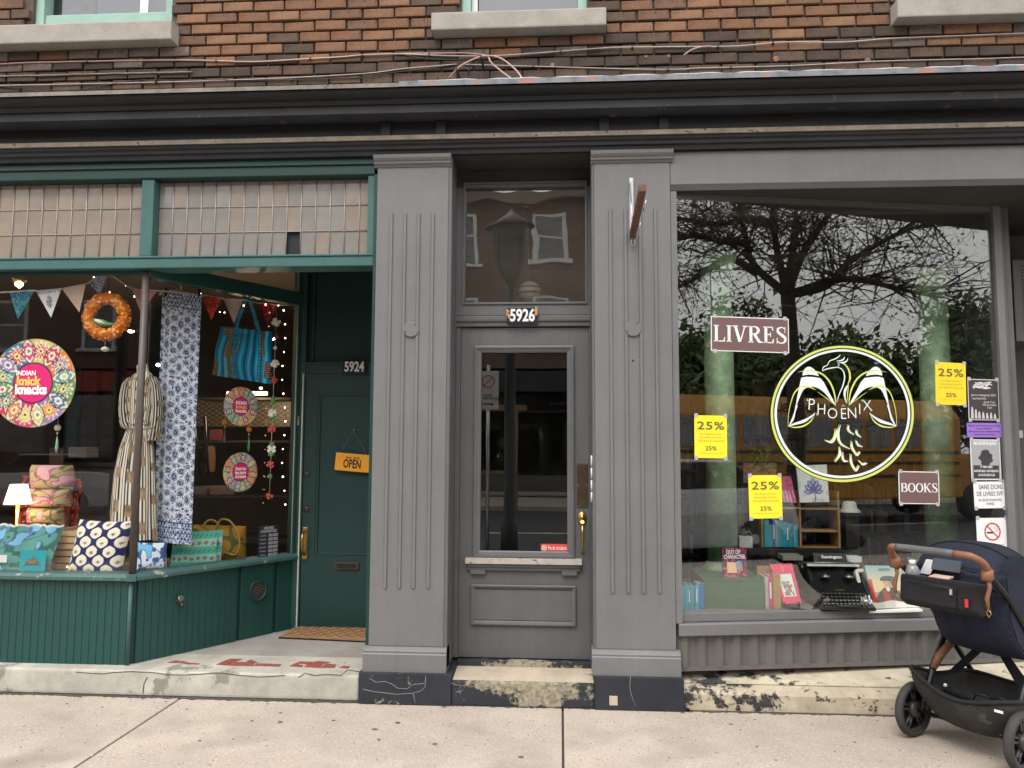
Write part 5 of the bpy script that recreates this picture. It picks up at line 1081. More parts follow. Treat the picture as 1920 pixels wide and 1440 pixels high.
PINE = M('pine_slats', (.5, .34, .18), .6, .15, 12, .1, 60)
for k in range(6): BX('slat', PINE, ct, a[0], a[1]+.12, .29, .30, a[2]+k*b_h+.004, a[2]+(k+1)*b_h-.008, .001)
for x in (a[0]+.0, a[1]-.01, a[1]+.11): BX('corner_batten', PINE, ct, x, x+.015, .301, .55, SZ, a[3], .001)
BX('back_board', PINE, ct, a[0], a[1]+.12, .551, .56, SZ, a[3], .001)
def tealq(u, v): f = floral(5, (95, 150, 140), (95, 120, 170), (60, 105, 100), 1.6); c = f(u, v); return mixc(c, S(215, 205, 190), (v > .96))
a = rect(-70, 987, 101, 1070, .17)
grid('quilt', CLOTH, None, quadP((a[0], .14, .70), (a[1]-.03, .14, .70), (a[1], .26, a[3]), (a[0], .26, a[3]), bulge=lambda u, v: np.stack([0*u, -.025*np.sin(u*16)*(.3+v)+0*u, .010*np.abs(np.sin(u*26))*(v > .9)], -1)), tealq, 130, 60, label='teal floral quilt with scalloped edge at the left end of the window', cat='quilt', org=(a[0], .14, .70))
a = rect(37, 1032, 85, 1071, .13)
tc_ = thing('greeting_card', 'turquoise card with a turtle drawing leaning on the quilt', 'card', ((a[0]+a[1])/2, .13, a[2]))
MB().prism([(a[0], .124, .70), (a[1], .124, .70), (a[1], .138, a[3]), (a[0], .138, a[3])], (0, .003, 0)).build('card', M('turquoise_card', (.02, .32, .36), .5, .05), tc_)
cx, cz = (a[0]+a[1])/2, (a[2]+a[3])/2-.01; Bn = M('card_brown_ink', (.22, .17, .10), .6, .2, 40); D3 = lambda x, z: (cx+x, .1225+.005*0, cz+z)
sh_ = [(.042*math.cos(t_), .018*math.sin(t_)*(1.2 if math.sin(t_) > 0 else .6)) for t_ in np.linspace(0, 2*PI, 20)[:-1]]
flat('turtle_print', Bn, tc_, [(sh_, [tuple(range(19))]), ribbon2d([(-.03, .0), (-.05, -.012), (-.058, -.02)], [.012, .01, .003]), ribbon2d([(.03, 0), (.05, -.012), (.056, -.02)], [.012, .01, .003]), ribbon2d([(.0, .018), (.008, .034), (.003, .045)], [.012, .012, .006])], D3)
a = rect(0, 1041, 11, 1055, .12); BX('price_card', paper('white_card', (.75, .75, .73)), None, a[0]-.03, a[1], .128, .13, a[2], a[3], 0, label='small white price card at the left edge of the window', cat='card', org=(a[0], .13, a[2]))
def blueflow(u, v): f = floral(9, (215, 220, 230), (90, 120, 180), (70, 95, 150), .9); return f(u, v)
c = at(285, 1043, .36); pillow('cushion', None, (c.x, .36, c.z), (.083, .045, -.005), (-.012, .02, .092), (-.02, .04, 0), blueflow, 60, label='small blue and white floral pouch at the foot of the long scarf', cat='pouch', org=(c.x, .36, SZ))
def turq(u, v):
    c = np.broadcast_to(S(95, 190, 170), u.shape+(3,)).copy(); row = (v*2.5) % 1; c = mixc(c, S(165, 215, 200), (row > .5)); xx = u*7; yy = (row-.72)/.4*1.0
    fx = (xx % 1)-.5; fy = yy+.12*np.sin(np.floor(xx)*2.4); th = np.arctan2(fy, fx); rr = np.hypot(fx, fy); c = mixc(c, S(140, 60, 60), (rr < .26+.14*np.cos(5*th))); c = mixc(c, S(210, 170, 90), rr < .08)
    fx2 = ((xx*1.4) % 1)-.5; return mixc(c, S(50, 110, 90), (np.abs(row-.22-.08*np.sin(fx2*6)) < .035)*(np.abs(fx2) < .3))
q = [at(318, 1068, .62), at(402, 1066, .72), at(408, 995, .75), at(326, 999, .65)]
tb = thing('flower_pouch', 'turquoise bag with rows of dark red flowers on the shelf', 'bag', at(360, 1068, .65))
grid('bag_front', CLOTH, tb, quadP(*q, bulge=lambda u, v: np.stack([0*u, -.035*np.sin(PI*u)*np.sin(PI*v), 0*u], -1)), turq, 110, 80)
grid('bag_back', CLOTH, tb, quadP(*[p+Vector((.02, .05, 0)) for p in q]), turq, 20, 20)
def mustard(u, v): f = floral(4, (190, 140, 50), (150, 90, 70), (100, 105, 60), .8); return f(u, v)
c = at(408, 1018, 1.0); yb = thing('duffel_bag', 'mustard yellow floral duffel bag with looped handles', 'bag', at(408, 1060, 1.0))
pillow('bag_body', yb, tuple(c), (.20, .06, -.01), (0, -.01, .135), (-.03, .10, 0), mustard, 60, .0)
MUST = M('mustard_strap', (.45, .28, .07), .9, .2, 20)
for k, (pts_, Y) in enumerate(((((382, 1000), (385, 980), (398, 975), (410, 985), (413, 1010)), .93), (((405, 990), (415, 974), (432, 978), (446, 1000), (449, 1025), (440, 1040), (420, 1035)), .9))):
    MB().tube([Vector(q) for q in catmull([tuple(at(x, y, Y)) for x, y in pts_], 5)], .008, 6).build('bag_handle', MUST, yb)
# hours sign on the angled glass
hs = thing('opening_hours_sign', 'black and white opening hours sign in the corner of the angled glass', 'sign', onpl(503, 1055, ga(0, -.01, 0), gn))
def hp(px, py, o=-.008): return onpl(px, py, ga(0, o, 0), gn)
bl, br2, tl = hp(483, 1056), hp(520, 1053), hp(486, 986); hW = (br2-bl).dot(gt); hH = tl.z-bl.z; hc = bl+gt*hW/2+Vector((0, 0, hH/2))
MB().obox(hc, gt*hW/2, Vector((0, 0, hH/2)), gn*.001).build('sign_board', M('navy_board', (.02, .025, .05), .5), hs)
b = MB(); b2 = MB()
for k in range(7):
    z = hc.z+hH*(.22-.105*k)
    for sx in (.02, .27): b.obox(Vector((hc.x, hc.y, z))+gt*hW*(sx+.1)+gn*.0015, gt*hW*.11, Vector((0, 0, hH*.036)), gn*.0003)
b.obox(hc+gn*.0014+Vector((0, 0, -hH*.485)), gt*hW*.48, Vector((0, 0, hH*.012)), gn*.0003)
b.build('time_slots', paper('hours_white', (.6, .62, .66)), hs)
for k, s in enumerate(('LUNDI', 'MARDI', 'MERCREDI', 'JEUDI', 'VENDREDI', 'SAMEDI', 'DIMANCHE')): text(s, WHT, hs, hc+Vector((0, 0, hH*(.22-.105*k)))-gt*hW*.27+gn*.0015, hH*.055, gt, fit=hW*.3)
for k in range(7): text('10:00  17:00', INK, hs, hc+Vector((0, 0, hH*(.22-.105*k)))+gt*hW*.245+gn*.002, hH*.06, gt, fit=hW*.42)
text('HEURES', WHT, hs, hc+Vector((0, 0, hH*.42))+gn*.0015, hH*.1, gt, fit=hW*.5, bold=.02); text("D'OUVERTURE", WHT, hs, hc+Vector((0, 0, hH*.33))+gn*.0015, hH*.1, gt, fit=hW*.8, bold=.02)
# ------------------------------------------------------------------ deeper in the shop
su = thing('wall_shelf_unit', 'dark shelf unit with a lattice backdrop deep inside the gift shop', 'shelf', at(450, 900, 2.9))
def BR(name, m, par, x0, y0, x1, y1, Y, dep, bev=.002, **k):
    a = rect(x0, y0, x1, y1, Y); return BX(name, m, par, a[0], a[1], Y, Y+dep, a[2], a[3], bev, **k)
def latt(u, v): f = np.cos(u*70)+np.cos(v*24); return mixc(np.broadcast_to(S(110, 95, 70), u.shape+(3,)), S(190, 175, 140), np.abs(f) < .35)
a = rect(366, 748, 545, 800, 3.1); grid('lattice_backdrop', PRINT, su, quadP((a[0], 3.1, a[2]), (a[1], 3.1, a[2]), (a[1], 3.1, a[3]), (a[0], 3.1, a[3])), lambda u, v: latt(u*1.2, v*1.6)*.35, 160, 50, False)
for py in (745, 826, 930, 1010): BR('shelf_board', DARKW, su, 366, py, 545, py+4, 2.7, .38)
BR('shelf_light', emis('shelf_light_tube', (1, .75, .45), 2.2), su, 425, 734, 500, 741, 2.68, .03)
for px, py in ((446, 725), (487, 725)):
    BR('light_clip', emis('cool_spot', (1, .9, .75), 7, False), su, px-1, py+1, px+3, py+4, 2.6, .03)
l = plight(0, 9); o = bpy.data.objects.new('tube_light', l); C.objects.link(o); o.parent = su; o.location = at(462, 760, 2.5)-su.location
BR('wooden_figure', M('carved_wood', (.25, .15, .07), .6, .2, 20), None, 385, 835, 400, 885, 2.72, .06, .012, label='small carved wooden figure on the upper shelf inside', cat='figurine', org=at(392, 885, 2.75))
BR('dark_book', M('maroon_cover', (.14, .03, .03), .6), None, 392, 805, 413, 825, 2.74, .06, .004, label='small maroon box on the shelf below the lattice panel', cat='box', org=at(402, 825, 2.75))
for k, (x0, x1, col) in enumerate(((362, 388, (.16, .12, .1)), (392, 440, (.22, .13, .11)))):
    BR('folded_textile', M('folded_'+str(k), col, .9, .4, 14, .3, 40), None, x0, 912, x1, 929, 2.72, .25, .02, label=('dark folded textile on the lower shelf, left of the reddish one', 'reddish folded textile on the lower shelf behind the lower round sticker')[k], cat='textile', org=at(x0, 929, 2.75))
cs = thing('clothes_rack', 'dark wooden ladder rack standing right of the long scarf inside', 'rack', at(375, 880, 1.9))
for px in (366, 382): MB().tube([at(px-4+(px-366)*.3, 780, 1.9), at(px+8, 890, 1.9)], .014, 6).build('rail', BLACK, cs)
for py in (800, 840, 870): MB().tube([at(364+(py-780)*.08, py, 1.9), at(384+(py-780)*.06, py, 1.9)], .008, 6).build('rung', BLACK, cs)
cn = thing('shop_counter', 'dark counter with small goods behind the large round sticker', 'counter', at(170, 940, 2.6))
BR('counter_top', DARKW, cn, 110, 868, 250, 875, 2.4, .6); BR('counter_front', M('counter_front', (.06, .05, .045), .7, .3, 3), cn, 112, 875, 250, 1010, 2.45, .5)
BR('picture_stand', M('dark_frame', (.10, .06, .04), .5), None, 92, 840, 118, 885, 2.2, .02, .003, label='small dark framed picture behind the cream ball ornament', cat='picture frame', org=at(105, 885, 2.2))
BR('paper_stack', paper('pale_papers', (.3, .28, .26)), None, 128, 838, 162, 858, 2.6, .2, .003, label='pale paper box on the counter inside the gift shop', cat='box', org=at(145, 858, 2.6))
for k, (px, col) in enumerate(((118, (.05, .12, .12)), (152, (.12, .06, .1)), (188, (.09, .09, .05)), (222, (.12, .05, .04)))):
    BR('hanging_cloth', M('hung_'+str(k), col, .9, .4, 5, .3, 30), None, px, 690+k*4, px+28, 860, 4.6, .05, .02, label=('dark teal', 'plum', 'olive', 'rust red')[k]+' garment hanging on the back wall of the gift shop', cat='garment', org=at(px+14, 860, 4.6))
# stair hall behind the transom: globe lamp on a stem
c = at(993, 547, .95); gb = thing('globe_lamp', 'round white glass ceiling globe seen through the transom light', 'lamp', c+Vector((0, 0, .55)))
MB().ball(c, .088, 24, 16, (1, 1, .92)).build('globe', M('opal_glass', (.85, .84, .8), .15, .05, 4, 0, spec=.6), gb)
MB().lathe([(.0895, -.022), (.0905, -.014), (.0895, -.006)], c, 28).lathe([(.086, .02), (.088, .028), (.083, .034)], c, 28).build('globe_band', M('smoke_band', (.25, .23, .2), .2), gb)
t_ = at(987, 392, .95); MB().tube([c+Vector((0, 0, .08)), t_], .006, 6).lathe([(.055, .02), (.05, 0), (.02, -.01)], t_, 20).build('stem', BRASS, gb)
# ================================================================== BOOKSHOP: SIGNS ON THE GLASS
def glassrect(px0, py0, px1, py1, o=.006):
    A_, B_, C_, D_ = kp(px0, py0, o), kp(px1, py0, o), kp(px1, py1, o), kp(px0, py1, o)
    c = (A_+B_+C_+D_)/4; return c, ((B_-A_).dot(kt)+(C_-D_).dot(kt))/4, ((A_-D_).z+(B_-C_).z)/4
def sheet(name, label, px0, py0, px1, py1, m, tilt=0, cat='sign', border=None, tape=True, group=None, o=.006):
    c, hw, hh = glassrect(px0, py0, px1, py1, o); t = thing(name, label, cat, c-Vector((0, 0, hh)), group=group)
    r = (kt*math.cos(tilt)+Vector((0, 0, 1))*math.sin(tilt)); u = (Vector((0, 0, 1))*math.cos(tilt)-kt*math.sin(tilt))
    if border: MB().obox(c, r*hw, u*hh, kn*.0006).build('border', border, t); MB().obox(c+kn*.0009, r*(hw-.006), u*(hh-.006), kn*.0004).build('paper', m, t)
    else: MB().obox(c, r*hw, u*hh, kn*.0008).build('paper', m, t)
    if tape:
        for sx in (-.9, .9):
            for sz in (-1, 1): MB().obox(c+r*hw*sx+u*hh*sz+kn*.0018, r*.012, u*.012, kn*.0002).build('tape', TAPE, t)
    return t, c+kn*.0016, r, u, hw, hh
TAPE = M('clear_tape', (.4, .4, .4), .3, .1, 20, 0)
PLUM = M('plum_brown_paper', (.15, .085, .08), .5, .06, 5, .05, 30); PWHT = paper('paper_white', (.74, .74, .74)); YELP = M('yellow_paper', (.86, .72, .03), .6, .03, 8, .04, 30); YELO = M('deeper_yellow_paper', (.82, .60, .02), .6, .03, 8, .04, 30)
BRINK = M('brown_ink', (.16, .11, .03), .6, 0, 5, 0); FAINT = M('faint_brown_ink', (.5, .40, .05), .6, 0, 5, 0); GINK = M('grey_ink', (.25, .25, .27), .6, 0, 5, 0)
# serif capitals drawn as strokes
def E_arc(cx, cy, rx, ry, a0, a1, n=14): return [(cx+rx*math.cos(math.radians(a0+(a1-a0)*i/n)), cy+ry*math.sin(math.radians(a0+(a1-a0)*i/n))) for i in range(n+1)]
def serifcap(ch):
    """returns (shapes, width) for cap height 1"""
    S_, T_ = .17, .07; sh = []
    def ln(a, b, w_): sh.append(ribbon2d([a, b], [w_, w_], 1, False))
    def poly(P): sh.append((P, [tuple(range(len(P)))]))
    def serif(x, y, w_=.3, up=True):
        d = 1 if up else -1; poly([(x-w_/2, y), (x+w_/2, y), (x+w_/2, y+d*.05), (x+S_/2, y+d*.09), (x-S_/2, y+d*.09), (x-w_/2, y+d*.05)])
    def stem(x, serifs=(1, 1)):
        ln((x, 0), (x, 1), S_)
        if serifs[0]: serif(x, 0)
        if serifs[1]: serif(x, 1, up=False)
    def arcv(cx, cy, rx, ry, a0, a1):        # thick on the sides, thin top and bottom
        P = E_arc(cx, cy, rx, ry, a0, a1); W_ = [T_+(S_-T_)*abs(math.cos(math.radians(a0+(a1-a0)*i/14)))**1.3 for i in range(15)]; sh.append(ribbon2d(P, W_, 1, False))
    if ch == 'L': stem(.17); ln((.17, .035), (.62, .035), T_); poly([(.55, 0), (.66, 0), (.68, .28), (.63, .28), (.58, .07)]); w_ = .7
    elif ch == 'I': stem(.17); w_ = .34
    elif ch == 'V': ln((.15, 1), (.42, .02), S_); ln((.72, 1), (.45, .02), T_); serif(.15, 1, .34, False); serif(.73, 1, .28, False); w_ = .86
    elif ch in 'RBK':
        stem(.17)
        if ch == 'K': ln((.2, .42), (.66, .97), T_); ln((.36, .55), (.72, .03), S_); serif(.68, 1, .28, False); serif(.74, 0, .30); w_ = .88
        else:
            cx = .36; arcv(cx, .745, .25, .22, -90, 90); ln((.17, .965), (cx, .965), T_); ln((.17, .525), (cx, .525), T_)
            if ch == 'R': ln((.38, .5), (.66, .05), S_); serif(.72, 0, .24); w_ = .84
            else: arcv(cx+.02, .28, .29, .245, -90, 90); ln((.17, .035), (cx+.02, .035), T_); w_ = .76
    elif ch == 'E':
        stem(.17); ln((.17, .035), (.58, .035), T_); ln((.17, .965), (.56, .965), T_); ln((.17, .52), (.44, .52), T_)
        poly([(.52, 0), (.62, 0), (.64, .26), (.59, .26)]); poly([(.5, 1), (.59, 1), (.61, .76), (.56, .76)]); poly([(.42, .38), (.47, .38), (.47, .66), (.42, .66)]); w_ = .7
    elif ch == 'S':
        P = [(.56, .72), (.55, .86), (.44, .96), (.30, .965), (.15, .88), (.14, .72), (.27, .58), (.44, .46), (.57, .33), (.55, .13), (.40, .035), (.24, .035), (.11, .14), (.09, .28)]
        sh.append(ribbon2d(P, [.05, .06, .06, .07, .12, .15, .17, .18, .15, .12, .07, .06, .06, .05], 4)); poly([(.53, .66), (.58, .66), (.59, 1.0), (.54, 1.0)]); poly([(.06, 0), (.11, 0), (.12, .34), (.07, .34)]); w_ = .66
    elif ch == 'O':
        P = E_arc(.42, .5, .34, .465, 0, 360, 32); sh.append(ribbon2d(P, [T_+(S_-T_)*abs(math.cos(2*PI*i/32))**1.3 for i in range(33)], 1, False)); w_ = .84
    return sh, w_
def serifword(word, m, par, c, r, u, width, height, gap=.09):
    tot = 0; L_ = []
    for ch in word: sh, w_ = serifcap(ch); L_.append((tot, sh)); tot += w_+gap
    tot -= gap; sx = width/tot
    for x0, sh in L_: flat('letter', m, par, [([(x+x0, y) for x, y in vs], fs) for vs, fs in sh], lambda x, y: c+r*((x-tot/2)*sx)+u*((y-.5)*height)+r.cross(u)*.0008)
t, c, r, u, hw, hh = sheet('livres_sign', 'plum brown sheet reading LIVRES taped to the bookshop glass', 1333, 595, 1479, 660, PLUM, -.012, border=PWHT)
serifword('LIVRES', PWHT, t, c+u*hh*.02, r, u, hw*1.88, hh*.96, .04)
t, c, r, u, hw, hh = sheet('books_sign', 'small plum brown sheet reading BOOKS taped to the bookshop glass', 1685, 884, 1761, 945, PLUM, -.015, border=PWHT)
serifword('BOOKS', PWHT, t, c+u*hh*.0, r, u, hw*1.82, hh*.56, .03)
for (x0, y0, x1, y1, tl_, lab, m) in ((1302, 779, 1363, 859, -.01, 'yellow 25% poster taped left below the LIVRES sign', YELP), (1404, 891, 1466, 972, .01, 'yellow 25% poster in front of the small wooden bookcase', YELP), (1754, 680, 1811, 759, -.03, 'yellow 25% poster on the right of the round phoenix emblem', YELO)):
    t, c, r, u, hw, hh = sheet('discount_poster', lab, x0, y0, x1, y1, m, tl_, cat='poster', group='yellow discount posters')
    text('25%', BRINK, t, c+u*hh*.5, hh*.52, r, u, fit=hw*1.66, bold=.015, space=1.1); text('25%', BRINK, t, c-u*hh*.55, hh*.28, r, u, fit=hw*.7, bold=.01)
    for k, (s_, wf) in enumerate((('de rabais sur tous', 1.3), ('les achats 3e livre', 1.3), ("d'occasion du mois prise", 1.6))): text(s_, FAINT, t, c+u*hh*(.14-.16*k), hh*.15, r, u, fit=hw*wf)
    text('on all books at this sale per month', FAINT, t, c-u*hh*.76, hh*.09, r, u, fit=hw*1.5)
DKP = M('black_poster_paper', (.04, .033, .038), .5, .2, 8, .04, 30); LGP = paper('poster_grey_ink', (.5, .48, .5))
t, c, r, u, hw, hh = sheet('gig_poster', 'black concert poster with white scrawled title and crowd silhouettes', 1815, 711, 1873, 788, DKP, -.012, 'poster', border=LGP)
rs = random.Random(3)
flat('scrawled_title', PWHT, t, [ribbon2d([(rs.uniform(-.75, .55)+rs.uniform(-.1, .1), rs.uniform(.55, .85)) for _ in range(4)], [.03, .07, .06, .03], 4) for k in range(7)], lambda x, y: c+r*x*hw+u*y*hh+kn*.0006)
for k, (s_, y, wf) in enumerate((('Jeux au balepriste 2025', .22, 1.6), ('shop festival 2025', .05, .9), ('Samedi 17 mai', -.12, .7), ('1020 rue st-hubert', -.25, .9), ('7 pm', -.38, .3))): text(s_, LGP, t, c+u*hh*y+r*hw*(0 if k == 0 else -.3 if k == 1 else .35), hh*.14, r, u, fit=hw*wf, bold=.015)
flat('crowd_print', LGP, t, [([(x, -.92), (x+.17, -.92), (x+.15, -.60+d), (x+.12, -.48+d), (x+.05, -.48+d), (x+.02, -.6+d)], [(0, 1, 2, 3, 4, 5)]) for x, d in ((-.85, .12), (-.62, .0), (-.4, -.1), (-.15, -.12), (.1, -.16), (.35, -.14), (.6, -.2))], lambda x, y: c+r*x*hw+u*y*hh+kn*.0006)
t, c, r, u, hw, hh = sheet('notice_sheet', 'purple paper notice strip under the black concert poster', 1813, 793, 1878, 820, M('purple_paper', (.27, .14, .52), .6, .06, 8, .04, 30), -.0, 'notice', tape=False)
for k, s_ in enumerate(('Besoin de 5 achats pour du livre', 'en ce moment.', 'Merci de votre comprehension', 'Take a bag or bring your own back here')): text(s_, INK, t, c+u*hh*(.62-.4*k), hh*.36, r, u, fit=hw*(1.8, .85, 1.8, 1.2)[k])
t, c, r, u, hw, hh = sheet('gig_poster', 'grey concert poster reading MAIDENHEAD with white margins', 1820, 824, 1876, 900, paper('mid_grey_print', (.33, .34, .36)), -.005, 'poster', border=PWHT)
text('MAIDENHEAD', PWHT, t, c+u*hh*.80, hh*.24, r, u, fit=hw*1.55, bold=.03)
hp_ = E_arc(0, .08, .42, .42, 0, 360, 18); flat('dark_print', DKP, t, [([(x*(1+.25*math.sin(i*2.3)), y) for i, (x, y) in enumerate(hp_)], [tuple(range(len(hp_)-1))]), ([(-.85, -.28), (.85, -.28), (.85, -.92), (-.85, -.92)], [(0, 1, 2, 3)])], lambda x, y: c+r*x*hw+u*y*hh+kn*.0004)
for k, s_ in enumerate(('17 MAI 2025', 'MAIDENHEAD  LEATHERJACKS', 'UN FOUFOUNES CLUB')): text(s_, PWHT, t, c+u*hh*(-.36-.2*k)+kn*.0005, hh*.15, r, u, fit=hw*(.8, 1.6, 1.1)[k], bold=.02)
t, c, r, u, hw, hh = sheet('handwritten_notice', 'handwritten white notice about book donations', 1826, 903, 1885, 953, PWHT, .01, 'notice')
PEN = M('blue_black_pen', (.06, .06, .12), .6, 0, 5, 0)
text('SANS DONS', PEN, t, c+u*hh*.58+r*hw*.1, hh*.52, r, u, fit=hw*1.55); text('DE LIVRES SVP', PEN, t, c+u*hh*.08, hh*.48, r, u, fit=hw*1.65); text('NO BOOK DONATIONS', PEN, t, c-u*hh*.38, hh*.26, r, u, fit=hw*1.45); text('PLEASE', PEN, t, c-u*hh*.66, hh*.26, r, u, fit=hw*.45)
t, c, r, u, hw, hh = sheet('no_smoking_sign', 'white no smoking sheet with red ring above the stroller hood', 1832, 971, 1891, 1060, PWHT, .0, 'sign')
RED2 = M('red_ink', (.55, .06, .06), .6, 0, 5, 0); toN = lambda x, y: c+u*hh*.42+r*x*hw+u*y*hw+kn*.0006
flat('no_smoking_ring', RED2, t, [ribbon2d(E_arc(0, 0, .48, .48, 0, 360, 32), [.09]*33, 1, False), ribbon2d([(-.33, .33), (.33, -.33)], [.08, .08], 1, False)], toN)
flat('cigarette_print', INK, t, [ribbon2d([(-.36, -.06), (.05, -.06)], [.1, .1], 1, False)], lambda x, y: toN(x, y)-kn*.0002); flat('smoke_print', GINK, t, [ribbon2d([(.1, 0), (.22, .12), (.12, .22), (.26, .34)], [.025]*4, 5), ribbon2d([(.24, 0), (.34, .1), (.3, .24), (.4, .3)], [.025]*4, 5)], lambda x, y: toN(x, y)-kn*.0002)
for k, s_ in enumerate(('Merci de ne pas fumer pres', 'de la porte.', 'Please do not smoke near the', 'entrance. Thank you.')): text(s_, GINK, t, c-u*hh*(.12+.17*k), hh*.1, r, u, fit=hw*(1.4, .6, 1.4, .9)[k])
# ------------------------------------------------------------------ round emblem on the glass
LY = M('decal_yellow_green', (.58, .64, .14), .5, .03, 8, 0); LW = M('decal_pale_white', (.70, .78, .76), .5, .03, 8, 0)
LK = M('decal_black', (.012, .014, .012), .4, .03, 8, 0)
def zl(x, y, o=.0062): return kp(1250+x*.26563, 600+y*.26563, o)
em = thing('shop_emblem', 'round white and yellow phoenix bird emblem painted on the bookshop glass', 'emblem', zl(1240, 1148))
def circ(cx, cy, rx, ry, n=96): return [(cx+rx*math.cos(2*PI*i/n), cy+ry*math.sin(2*PI*i/n)) for i in range(n+1)]
flat('outer_ring', LY, em, [ribbon2d(circ(1240, 663, 497, 473), [26]*97, 1, False)], zl)
flat('inner_ring', LW, em, [ribbon2d(circ(1240, 661, 472, 449), [20]*97, 1, False)], zl)
flat('ring_gap', LK, em, [ribbon2d(circ(1240, 662, 484, 460), [9]*97, 1, False)], lambda x, y: zl(x, y, .0066))
flat('ring_gap', LK, em, [ribbon2d(circ(1240, 663, 508, 484), [5]*97, 1, False)], lambda x, y: zl(x, y, .0066))
MX = lambda P, s: [((x if s < 0 else 2480-x), y) for x, y in P]
def fillp(P): return (P, [tuple(range(len(P)))])
WS, YS, YT2 = [], [], []
for s in (-1, 1):
    WS += [fillp(MX([tuple(q) for q in catmull([(958, 392), (966, 358), (985, 336), (1007, 330), (1032, 341), (1056, 366), (1076, 396)], 4)]+[(1040, 388), (1000, 385)], s)),
           fillp(MX([(950, 408), (985, 400), (1030, 402), (1084, 410)]+[tuple(q) for q in catmull([(1110, 440), (1140, 500), (1170, 555), (1192, 602)], 4)]+[tuple(q) for q in catmull([(1160, 572), (1120, 520), (1075, 484), (1025, 470), (985, 480), (958, 505), (930, 570), (905, 640)], 4)]+[(918, 560), (934, 480)], s))]
    WS += [ribbon2d(MX([(918, 600), (905, 650), (890, 700), (862, 750)], s), [16, 9, 16, 4]), ribbon2d(MX([(860, 750), (900, 735), (965, 715), (1015, 685), (1050, 655)], s), [3, 14, 22, 12, 2])]
    YS += [ribbon2d(MX([(925, 368), (1000, 357), (1078, 372), (1135, 415), (1172, 480), (1190, 550), (1192, 605)], s), [1, 8, 11, 12, 12, 9, 3]), ribbon2d(MX([(1052, 493), (1010, 474), (955, 470), (905, 510), (875, 590), (860, 670), (856, 748)], s), [2, 10, 11, 9, 6, 4, 3]),
           ribbon2d(MX([(858, 750), (905, 758), (965, 748), (1015, 715), (1046, 662)], s), [3, 8, 12, 9, 3]), ribbon2d(MX([(1066, 508), (1125, 550), (1185, 598)], s), [2, 5, 2])]
WS += [ribbon2d([(1098, 360), (1130, 346), (1180, 336), (1215, 336), (1245, 358), (1256, 405), (1243, 465), (1218, 525), (1200, 582)], [3, 8, 7, 5, 7, 9, 8, 6, 3]), ribbon2d([(1098, 356), (1110, 330), (1135, 318), (1150, 290), (1190, 274), (1215, 258), (1226, 242)], [4, 7, 5, 6, 8, 6, 2]),
       ribbon2d([(1200, 290), (1235, 285), (1252, 272), (1256, 258)], [3, 10, 8, 2]), ribbon2d([(1215, 300), (1250, 300), (1272, 288), (1279, 268)], [3, 11, 8, 2]), ribbon2d([(1205, 300), (1217, 315), (1205, 335)], [3, 5, 3]),
       ribbon2d([(1281, 455), (1262, 490), (1256, 530), (1268, 585)], [3, 18, 14, 3])]
YS += [ribbon2d([(1226, 300), (1262, 318), (1288, 360), (1294, 410), (1282, 450)], [3, 9, 12, 14, 5]), ribbon2d([(1282, 440), (1279, 500), (1272, 590)], [6, 7, 3])]
flat('bird_white_strokes', LW, em, WS, lambda x, y: zl(x, y, .0064)); flat('bird_yellow_strokes', LY, em, YS, lambda x, y: zl(x, y, .0068))
TW, TYL = [], []
for P in ([(1192, 762), (1186, 815), (1160, 855), (1116, 846)], [(1222, 735), (1206, 800), (1222, 865), (1288, 905)], [(1282, 735), (1280, 775), (1318, 803)], [(1338, 770), (1340, 800), (1368, 822)], [(1336, 845), (1345, 875), (1376, 889)], [(1302, 850), (1306, 900), (1338, 945), (1362, 925)], [(1216, 890), (1218, 945), (1184, 996)], [(1238, 925), (1244, 985), (1276, 992)], [(1296, 940), (1300, 1005), (1330, 1055), (1355, 1022)], [(1350, 985), (1378, 1012), (1412, 1006)]):
    n_ = len(P); TW.append(ribbon2d([(x+5, y+6) for x, y in P], [3]+[17]*(n_-2)+[5])); TYL.append(ribbon2d([(x-4, y) for x, y in P], [2]+[9]*(n_-2)+[3]))
flat('tail_feathers', LW, em, TW, lambda x, y: zl(x, y, .0064)); flat('tail_feather_shades', LY, em, TYL, lambda x, y: zl(x, y, .0068))
for ch, x, y, h_, rot in (('P', 1020, 600, 88, -.10), ('H', 1092, 632, 80, -.06), ('O', 1170, 663, 80, 0), ('E', 1247, 665, 84, 0), ('N', 1308, 660, 82, .02), ('I', 1362, 632, 80, 0), ('X', 1415, 606, 78, .03)):
    c = zl(x, y, .0064); hgt = (zl(x, y-h_/2)-zl(x, y+h_/2)).z
    text(ch, LW, em, c, hgt*1.35, kt*math.cos(rot)+Vector((0, 0, math.sin(rot))), up=Vector((0, 0, math.cos(rot)))-kt*math.sin(rot), xs=.92, bold=-.012, name='letter')
flat('letter_flourish', LW, em, [ribbon2d([(1004, 570), (992, 566), (994, 556)], [3, 5, 3]), ribbon2d([(1074, 660), (1062, 672), (1058, 655)], [3, 4, 2]), ribbon2d([(1235, 612), (1246, 600), (1255, 610)], [2, 4, 2]), ribbon2d([(1382, 578), (1378, 566), (1392, 566)], [2, 4, 2]), ribbon2d([(1436, 642), (1448, 640), (1446, 628)], [2, 4, 2])], zl)

